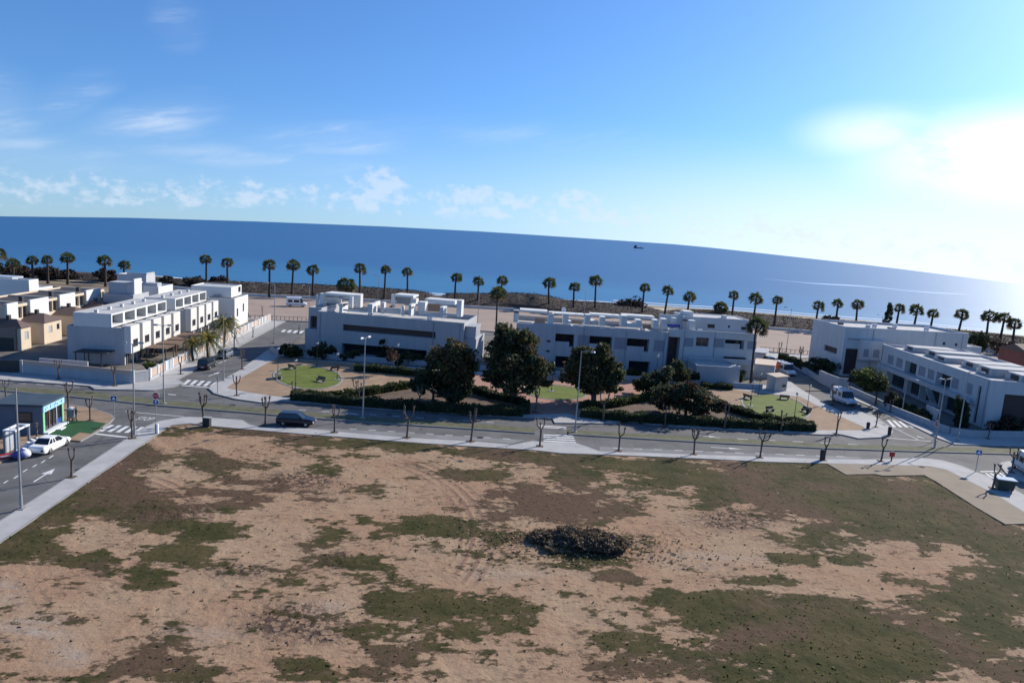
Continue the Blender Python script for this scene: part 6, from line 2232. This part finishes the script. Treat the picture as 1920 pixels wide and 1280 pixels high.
mb = MB(); mb.hexa([(-.75, -.5), (.75, -.5), (.75, .5), (-.75, .5)], .15, 1.25, 0, [(-.9, -.6), (.9, -.6), (.9, .6), (-.9, .6)]); mb.build('body', M['green_bin'], t)
MB().box(-.95, .95, -.65, .65, 1.251, 1.36).build('lid', M['paleglass'], t)
for x in (-.6, .6):
    for y in (-.4, .4):
        mb = MB(); mb.tube([(x, y-.05, .09), (x, y+.05, .09)], [.09, .09], 8); mb.build('wheel', M['tyre'], t)


def sign(label, base, h, boards, rz=0.0, name='road_sign', z=.14):
    b0 = G(base[0], base[1], z)
    t = thing(name, label, 'sign', tuple(b0), rz)
    MB().tube([(0, 0, -.02), (0, 0, h)], [.045, .045], 7).build('post', M['steel'], t)
    for kind, zc2 in boards:
        n, r = (8, .42) if kind == 'stop' else ((20, .34) if kind == 'round' else (4, .46))
        off = math.pi/n
        def disc(rr, y0, y1):
            mb2 = MB()
            vs = [(rr*math.cos(off+2*math.pi*k/n), y, zc2+rr*math.sin(off+2*math.pi*k/n)) for y in (y0, y1) for k in range(n)]
            mb2.add(vs, [tuple(range(n)), tuple(range(2*n-1, n-1, -1))]+[(k, (k+1) % n, n+(k+1) % n, n+k) for k in range(n)])
            return mb2
        p = disc(r, -.08, -.05).build('plate', M['signwhite'], t)
        disc(r*.9, -.086, -.081).build('face', M['signred' if kind == 'stop' else 'signblue'], p)
        if kind == 'stop':
            tx = text_mesh('lettering', 'STOP', M['signwhite'], p)
            tx.location = (0, -.09, zc2)
            tx.rotation_euler = (math.pi/2, 0, 0)
            tx.scale = (.27, .30, .3)
        elif kind == 'round':
            mb2 = MB()
            mb2.add([(-.05, -.089, zc2-.2), (.05, -.089, zc2-.2), (.05, -.089, zc2+.05), (-.05, -.089, zc2+.05)], [(0, 1, 2, 3)])
            mb2.add([(-.15, -.089, zc2+.05), (.15, -.089, zc2+.05), (0, -.089, zc2+.24)], [(0, 1, 2)])
            mb2.build('arrow', M['signwhite'], p)
        elif kind == 'square':
            mb2 = MB()
            mb2.add([(-.22, -.089, zc2-.16), (.22, -.089, zc2-.16), (0, -.089, zc2+.22)], [(0, 1, 2)])
            mb2.build('triangle', M['signwhite'], p)
    return t


sign('red octagonal stop sign above a round blue sign, on the median by the left crossing', (293, 790), 3.6, [('stop', 3.15), ('round', 2.4)], rz=.25)
sign('square blue crossing sign on the kiosk corner by the left crosswalk', (214, 784), 2.7, [('square', 2.45)], rz=.45)
sign('square blue crossing sign at the right crosswalk', (1829, 884), 2.7, [('square', 2.45)], rz=-.3)
sign('red octagonal stop sign in front of the box-shaped gate wall', (1751, 826), 2.9, [('stop', 2.5)], rz=.2)
b0 = G(1671, 864, .14)
t = thing('low_sign', 'small red box on a dark post, right of the last pavement tree', 'sign', tuple(b0), .2)
MB().box(-.06, .06, -.06, .06, 0, .6).build('post', M['darksteel'], t)
MB().box(-.3, .3, -.1, .1, .6, 1.15).build('box', M['signred'], t)
MB().box(-.34, .34, -.13, .13, 1.151, 1.2).build('lid', M['darksteel'], t)
b0 = G(408, 737, .14)
t = thing('post', 'thin grey post on the park corner by the left crosswalk', 'post', tuple(b0))
MB().tube([(0, 0, 0), (0, 0, 2.2)], [.05, .05], 6).build('pole', M['steel'], t)
MB().box(-.12, .12, -.04, .04, 2.0, 2.3).build('plate', M['steel'], t)

# ------------------------------------------------------------------ vehicles
def wheel(t, x, y, r, w_=.2):
    s_ = 1 if y > 0 else -1
    mb = MB()
    mb.tube([(x, y-w_/2, r), (x, y-w_/2+.02, r), (x, y+w_/2-.02, r), (x, y+w_/2, r)], [r*.86, r, r, r*.86], 16)
    wh = mb.build('wheel', M['tyre'], t)
    mb = MB()
    yy = y+s_*(w_/2+.004)
    mb.tube([(x, yy-.003*s_, r), (x, yy+.012*s_, r)], [r*.6, r*.5], 12)
    mb.build('hub', M['hub'], wh)


def vehicle(name, label, cat, loc, head, L_, W_, st, gh, paint, wheels, wr=.32, extra=None, glass='glass', group=None, z=0.004):
    "st: body stations (x, half width, z bottom, z shoulder); gh: glasshouse (x0, x1 at shoulder, x2, x3 at roof, z shoulder, z roof, half width low, half width high)"
    t = thing(name, label, cat, (loc.x, loc.y, loc.z), math.pi/2-head, group)
    mb = MB()
    vs, fs = [], []
    for x, w_, zb, zs in st:
        vs += [(x, -w_*.94, zb), (x, -w_, zb+(zs-zb)*.35), (x, -w_*.98, zb+(zs-zb)*.75), (x, -w_*.86, zs), (x, w_*.86, zs), (x, w_*.98, zb+(zs-zb)*.75), (x, w_, zb+(zs-zb)*.35), (x, w_*.94, zb)]
    n = 8
    for i in range(len(st)-1):
        for k in range(n):
            fs.append((i*n+k, i*n+(k+1) % n, (i+1)*n+(k+1) % n, (i+1)*n+k))
    fs += [tuple(range(n)), tuple(range((len(st)-1)*n, len(st)*n))]
    mb.add(vs, fs)
    mb.build('body', M[paint], t, smooth=False, bevel=.04)
    if gh:
        x0, x1, x2, x3, zs, zr, wl_, wh_ = gh
        lo_ = [(x0, -wl_), (x1, -wl_), (x1, wl_), (x0, wl_)]
        hi = [(x2, -wh_), (x3, -wh_), (x3, wh_), (x2, wh_)]
        mb = MB(); mb.hexa(lo_, zs-.05, zr, 0, hi); mb.build('windows', M[glass], t)
        mb = MB()
        e = .035
        mb.hexa([(x2-e, -wh_-e), (x3+e, -wh_-e), (x3+e, wh_+e), (x2-e, wh_+e)], zr-.045, zr+.02, 0, [(x2+.08, -wh_+.05), (x3-.1, -wh_+.05), (x3-.1, wh_-.05), (x2+.08, wh_-.05)])
        mb.hexa([(x2+.08, -wh_+.05), (x3-.1, -wh_+.05), (x3-.1, wh_-.05), (x2+.08, wh_-.05)], zr+.02, zr+.05)
        mb.build('roof', M[paint], t)
        for s_ in (-1, 1):
            for a, b_ in ((x0, x2), (x1, x3), ((x0+x1)/2-.05, (x2+x3)/2-.05), (x0*.72+x1*.28, x2*.72+x3*.28)):
                w1 = .05
                mb = MB()
                P = [(a-w1, s_*(wl_+.012), zs-.04), (a+w1, s_*(wl_+.012), zs-.04), (b_+w1, s_*(wh_+.022), zr), (b_-w1, s_*(wh_+.022), zr)]
                Q = [(p[0], p[1]-s_*.05, p[2]) for p in P]
                mb.add(P+Q, [(0, 1, 2, 3), (4, 5, 6, 7), (0, 1, 5, 4), (1, 2, 6, 5), (2, 3, 7, 6), (3, 0, 4, 7)])
                mb.build('pillar', M[paint], t)
    for x in wheels:
        for s_ in (-1, 1):
            wheel(t, x, s_*(W_/2-.10), wr)
    fx, rx_ = L_/2, -L_/2
    zf = st[-1][3]-.12
    zr_ = st[0][3]-.15
    for s_ in (-1, 1):
        MB().box(fx-.14, fx+.015, s_*W_*.33-.17, s_*W_*.33+.17, zf-.14, zf).build('headlight', M['lens'], t)
        MB().box(rx_-.015, rx_+.12, s_*W_*.35-.13, s_*W_*.35+.13, zr_-.2, zr_).build('taillight', M['redlens'], t)
        MB().box(.55, .75, s_*(W_/2+.03)-.09, s_*(W_/2+.03)+.09, st[2][3], st[2][3]+.13).build('wing_mirror', M[paint], t)
    MB().box(rx_-.02, rx_+.05, -.26, .26, .5, .61).build('number_plate', M['signwhite'], t)
    return t


def sedan_st(L_, W_):
    h = L_/2; w_ = W_/2
    return [(-h, w_*.86, .38, .82), (-h+.15, w_*.95, .25, .96), (-h*.6, w_, .2, .98), (0, w_, .2, .95), (h*.45, w_, .2, .93), (h*.85, w_*.95, .22, .80), (h, w_*.82, .32, .66)]


def suv_st(L_, W_):
    h = L_/2; w_ = W_/2
    return [(-h, w_*.88, .42, .95), (-h+.12, w_*.96, .3, 1.05), (-h*.6, w_, .26, 1.07), (0, w_, .26, 1.04), (h*.5, w_, .26, 1.02), (h*.86, w_*.95, .28, .92), (h, w_*.84, .38, .78)]


a = STREET
hd_n = -rad(5.5)
loc = (G(76, 849)+G(128, 833))/2
loc = Vector((G(90, 843).x+.1, G(90, 843).y+.2, .004))
vehicle('white_sedan', 'white sedan parked in front of the kiosk, seen from behind', 'car', loc, hd_n+rad(3), 4.6, 1.78, sedan_st(4.6, 1.78), (-1.55, 1.15, -.95, .35, .95, 1.42, .78, .62), 'carwhite', (-1.35, 1.4))
loc = (G(518, 799)+G(583, 801))/2
loc = Vector((loc.x, loc.y+.9, .004))
vehicle('black_estate_car', 'black estate car driving on the main road beside the vacant lot', 'car', loc, rad(88), 4.5, 1.82, suv_st(4.5, 1.82), (-2.12, 1.1, -1.85, .35, 1.03, 1.55, .80, .66), 'black', (-1.35, 1.4))
loc = Vector((G(382, 692).x+.1, G(382, 692).y+1.0, .004))
vehicle('dark_suv', 'dark off-road car parked by the white fence, the nearer of two parked cars', 'car', loc, hd_n, 4.4, 1.85, suv_st(4.4, 1.85), (-2.1, .95, -1.9, .3, 1.05, 1.75, .82, .72), 'navy', (-1.3, 1.35), .36)
loc = Vector((G(419, 671).x, G(419, 671).y+.8, .004))
vehicle('grey_hatchback', 'grey-blue hatchback parked by the white fence, farther up than the dark one', 'car', loc, hd_n, 4.1, 1.75, suv_st(4.1, 1.75), (-1.95, .95, -1.55, .3, 1.02, 1.5, .78, .64), 'bluegrey', (-1.25, 1.25))


def van_st(L_, W_, hgt, nose=.9):
    h = L_/2; w_ = W_/2
    return [(-h, w_*.97, .4, hgt), (-h+.08, w_, .32, hgt+.03), (h-nose-.9, w_, .32, hgt+.03), (h-nose-.88, w_, .32, 1.25), (h-nose, w_, .32, 1.22), (h-.2, w_*.97, .34, 1.0), (h, w_*.88, .42, .85)]


def van(name, label, loc, head, L_, W_, H_, paint, panel=None, roofbits=True, cat='van'):
    t = vehicle(name, label, cat, loc, head, L_, W_, van_st(L_, W_, H_), None, paint, (-L_*.3, L_*.31), .34)
    h = L_/2; w_ = W_/2
    xa, xb = h-1.78, h-.95
    mb = MB()
    mb.hexa([(xa, -w_*.95), (xb, -w_*.93), (xb, w_*.93), (xa, w_*.95)], 1.2, H_-.12, 0, [(xa, -w_*.88), (xa+.28, -w_*.84), (xa+.28, w_*.84), (xa, w_*.88)])
    mb.build('windscreen', M['glass'], t)
    MB().hexa([(xa-.02, -w_*.92), (xa+.36, -w_*.88), (xa+.36, w_*.88), (xa-.02, w_*.92)], H_-.12, H_+.02).build('cab_roof', M[paint], t)
    for s_ in (-1, 1):
        for u0, u1 in ((-h+.5, -h+1.7), (-h+2.1, xa-.25)):
            if u1 > u0+.3:
                MB().box(u0, u1, s_*w_*.97-.03, s_*w_*.97+.035, 1.25, 1.25+(H_-1.25)*.55).build('side_window', M['glass'], t)
        MB().box(-h+.1, h-.2, s_*w_-.03, s_*w_+.02, .5, .62).build('side_moulding', M['greyslab'], t)
    MB().box(h-.04, h+.06, -w_*.8, w_*.8, .34, .55).build('bumper', M['darksteel'], t)
    MB().box(h-.14, h+.0, -w_*.4, w_*.4, .66, .82).build('grille', M['darksteel'], t)
    if roofbits:
        MB().box(-h*.6, -h*.6+.7, -.35, .35, H_+.035, H_+.16).build('roof_hatch', M['paleglass'], t)
        MB().box(-.1, .6, -.35, .35, H_+.035, H_+.14).build('roof_hatch', M['paleglass'], t)
    if panel:
        for s_ in (-1, 1):
            MB().box(-h+.25, -h+2.3, s_*w_-.02, s_*w_+.045, .75, H_-.1).build('side_panel', M[panel], t)
        MB().box(-h-.03, -h+.01, -w_*.8, w_*.8, .7, H_-.2).build('rear_panel', M[panel], t)
    return t


loc = Vector((G(1587, 758).x-.15, G(1587, 758).y+.9, .004))
van('camper_van', 'white camper van parked at the park side of the right street', loc, rad(170), 4.9, 1.9, 2.4, 'vanwhite', cat='camper van')
loc = Vector((G(1476, 704).x, G(1476, 704).y+1.4, .004))
van('ambulance', 'white van with an orange panel, behind the small hut in the right street', loc, rad(170), 5.4, 2.0, 2.4, 'vanwhite', 'orange')
loc = Vector((G(1444, 684).x, G(1444, 684).y, .13))
vehicle('dark_car', 'dark car parked behind the white garage near the ambulance', 'car', loc, rad(172), 4.3, 1.8, suv_st(4.3, 1.8), (-2.0, 1.0, -1.7, .3, 1.03, 1.55, .80, .66), 'navy', (-1.3, 1.3))
loc = Vector((G(556, 575).x, G(556, 575).y, .105))
van('delivery_van', 'white van parked alone in the beach car park', loc, rad(75), 5.6, 2.1, 2.6, 'carwhite', roofbits=False)
loc = Vector((G(1921, 893).x+1.2, G(1921, 893).y+1.0, .15))
van('delivery_van', 'white van cut off by the right edge, on the traffic island side', loc, rad(12), 5.2, 2.0, 2.5, 'vanwhite', roofbits=False)

# ------------------------------------------------------------------ things by the kiosk
b0 = G(30, 851, .14)
t = thing('goal_frame', 'pale blue open steel frame standing in front of the kiosk', 'frame', tuple(b0), th_rz)
for x in (0, 2.2):
    for y in (0, 1.0):
        MB().box(x-.1, x+.1, y-.1, y+.1, 0, 2.3).build('post', M['bluegrey'], t)
mb = MB()
mb.box(-.1, 2.3, -.1, .1, 2.301, 2.45); mb.box(-.1, 2.3, .9, 1.1, 2.301, 2.45); mb.box(-.1, .1, .101, .899, 2.301, 2.45); mb.box(2.1, 2.3, .101, .899, 2.301, 2.45)
mb.build('top_frame', M['signwhite'], t)
MB().box(.15, 2.05, .95, 1.05, .05, 2.2).build('glass_panel', M['paleglass'], t)


def sack(label, base, r, m, seed, z=.14, m2=None):
    b0 = G(base[0], base[1], z)
    t = thing('sack', label, 'sack', tuple(b0))
    mb = MB()
    mb.ball((0, 0, r*.62), r, r*.9, r*.75, nu=12, nv=8)
    rr = random.Random(seed)
    mb.v = [(x*(1+rr.uniform(-.12, .12)), y*(1+rr.uniform(-.12, .12)), max(0, z_*(1+rr.uniform(-.1, .1)))) for x, y, z_ in mb.v]
    mb.build('body', M[m], t, smooth=True)
    mb = MB()
    mb.tube([(0, 0, r*1.25), (.05, .02, r*1.5)], [r*.22, r*.36], 8)
    mb.build('neck', M[m2 or m], t)
    return t


sack('white sack behind the white sedan, against the bare tree', (61, 838), .55, 'bagwhite', 3)
sack('white sack left of the white sedan, topmost of the heap', (54, 845), .6, 'bagwhite', 5)
sack('small white sack touching the bare tree by the kiosk', (70, 832), .45, 'bagwhite', 7)
sack('white sack half hidden behind the front lamp post', (46, 857), .6, 'bagwhite', 9)
sack('blue sack at the foot of the front lamp post', (40, 858), .6, 'bagblue', 11)
sack('blue and white sack beside the steel frame', (33, 858), .5, 'bagblue', 13, m2='bagwhite')
b0 = G(12, 858, .14)
t = thing('barrier', 'red plastic barrier lying by the left edge', 'barrier', tuple(b0), .8)
mb = MB(); mb.hexa([(-.6, -.25), (.6, -.25), (.6, .25), (-.6, .25)], 0, .4, 0, [(-.55, -.1), (.55, -.1), (.55, .1), (-.55, .1)]); mb.build('body', M['signred'], t)
MB().box(-.5, .5, -.28, -.2, .2, .3).build('stripe', M['signwhite'], t)
b0 = G(133, 788, .15)
t = thing('ice_chest', 'grey cabinet with a rounded white top beside the person at the kiosk', 'cabinet', tuple(b0), .2)
MB().box(-.3, .3, -.3, .3, .35, 1.35).build('body', M['bluegrey'], t)
for x in (-.24, .24):
    for y in (-.24, .24):
        MB().box(x-.05, x+.05, y-.05, y+.05, 0, .349).build('leg', M['darksteel'], t)
mb = MB(); mb.ball((.05, 0, 1.42), .42, .36, .2); mb.build('top', M['signwhite'], t, smooth=True)


def person(label, base, rz, z=.15):
    b0 = G(base[0], base[1], z)
    J = dict(pel=(0, 0, .92), spi=(0, 0, 1.18), che=(0, .01, 1.38), nec=(0, .0, 1.50), hea=(0, -.02, 1.62), top=(0, -.01, 1.74),
             sl=(-.19, 0, 1.42), el=(-.25, .02, 1.14), wl=(-.22, -.13, .92), hl=(-.21, -.18, .84), sr=(.19, 0, 1.42), er=(.26, .02, 1.15), wr=(.20, -.2, 1.02), hr=(.17, -.27, 1.0),
             tl=(-.10, 0, .88), kl=(-.12, -.02, .48), al=(-.12, .02, .09), fl=(-.13, -.16, .04), tr=(.10, 0, .88), kr=(.14, .03, .48), ar=(.16, .06, .09), fr=(.17, -.12, .04))
    Rr = dict(pel=.15, spi=.14, che=.155, nec=.06, hea=.10, top=.075, sl=.065, el=.048, wl=.036, hl=.04, sr=.065, er=.048, wr=.036, hr=.04, tl=.095, kl=.062, al=.045, fl=.042, tr=.095, kr=.062, ar=.045, fr=.042)
    E = [('pel', 'spi'), ('spi', 'che'), ('che', 'nec'), ('nec', 'hea'), ('hea', 'top'), ('che', 'sl'), ('sl', 'el'), ('el', 'wl'), ('wl', 'hl'), ('che', 'sr'), ('sr', 'er'), ('er', 'wr'), ('wr', 'hr'),
         ('pel', 'tl'), ('tl', 'kl'), ('kl', 'al'), ('al', 'fl'), ('pel', 'tr'), ('tr', 'kr'), ('kr', 'ar'), ('ar', 'fr')]
    ks = list(J)
    vs = [J[k] for k in ks]; es = [(ks.index(a), ks.index(b_)) for a, b_ in E]; rs = [Rr[k] for k in ks]
    for hk, ek, sg in (('hl', 'wl', -1), ('hr', 'wr', 1)):
        h = Vector(J[hk]); d = (h-Vector(J[ek])).normalized()
        side = d.cross(Vector((0, 1, 0))).normalized()
        for i in range(5):
            o_ = (i-1.5)*.019 if i < 4 else -sg*.045
            ln2 = (.075, .088, .084, .065, .05)[i]
            p1 = h+side*o_+d*.03
            p2 = p1+d*ln2*.6
            p3 = p2+(d+Vector((0, -.5, 0))).normalized()*ln2*.5
            b_ = len(vs)
            vs += [tuple(p1), tuple(p2), tuple(p3)]; rs += [.009, .0085, .007]
            es += [(ks.index(hk), b_), (b_, b_+1), (b_+1, b_+2)]
    me = bpy.data.meshes.new('person')
    me.from_pydata(vs, es, [])
    ob = bpy.data.objects.new('person', me)
    C.objects.link(ob)
    sk = ob.modifiers.new('skin', 'SKIN')
    for i, v in enumerate(me.skin_vertices[0].data):
        v.radius = (rs[i], rs[i])
        v.use_root = i == 0
    sb = ob.modifiers.new('sub', 'SUBSURF'); sb.levels = 1; sb.render_levels = 1
    dg = bpy.context.evaluated_depsgraph_get()
    m2 = bpy.data.meshes.new_from_object(ob.evaluated_get(dg))
    bpy.data.objects.remove(ob)
    for q in ('skin', 'cloth', 'cloth2', 'hair'):
        m2.materials.append(M[q])
    for p in m2.polygons:
        c0 = p.center
        p.use_smooth = True
        hand = min((c0-Vector(J['hl'])).length, (c0-Vector(J['hr'])).length) < .09
        p.material_index = 3 if (c0.z > 1.68 or (c0.z > 1.6 and c0.y > .03) or c0.z < .09) else (0 if c0.z > 1.5 or hand else (1 if c0.z > .9 else 2))
    o = bpy.data.objects.new('person', m2)
    C.objects.link(o)
    o.location = b0
    o.rotation_euler = (0, 0, rz)
    tag(o, label, 'person')
    for nm, bxs, mm in (('eyes', ((-.035, -.105, 1.635), (.035, -.105, 1.635)), 'black'), ('nose', ((0, -.125, 1.605),), 'skin'), ('ears', ((-.1, -.01, 1.62), (.1, -.01, 1.62)), 'skin')):
        mb = MB()
        for q in bxs:
            mb.ball(q, .014, .014, .02, nu=6, nv=4)
        mb.build(nm, M[mm], o)
    return o


person('person in dark clothes standing on the edge of the green carpet', (143, 788), 2.0)

# ------------------------------------------------------------------ ship
b0 = G(1197, 465.5)
t = thing('ship', 'small dark ship far out at sea', 'ship', (b0.x, b0.y, -.4), .1)
mb = MB(); mb.hexa([(-16, -3), (12, -3), (17, 0), (12, 3), (-16, 3)], 0, 3.0, 0, [(-17, -3.3), (14, -3.3), (20, 0), (14, 3.3), (-17, 3.3)]); mb.build('hull', M['shiphull'], t)
MB().box(-15, -7, -2.5, 2.5, 3.0, 9).build('superstructure', M['shiphull'], t)
MB().box(-10, -8.5, -.8, .8, 9, 12).build('funnel', M['shiphull'], t)
MB().tube([(9, 0, 3), (9, 0, 9)], [.5, .25], 6).build('mast', M['shiphull'], t)
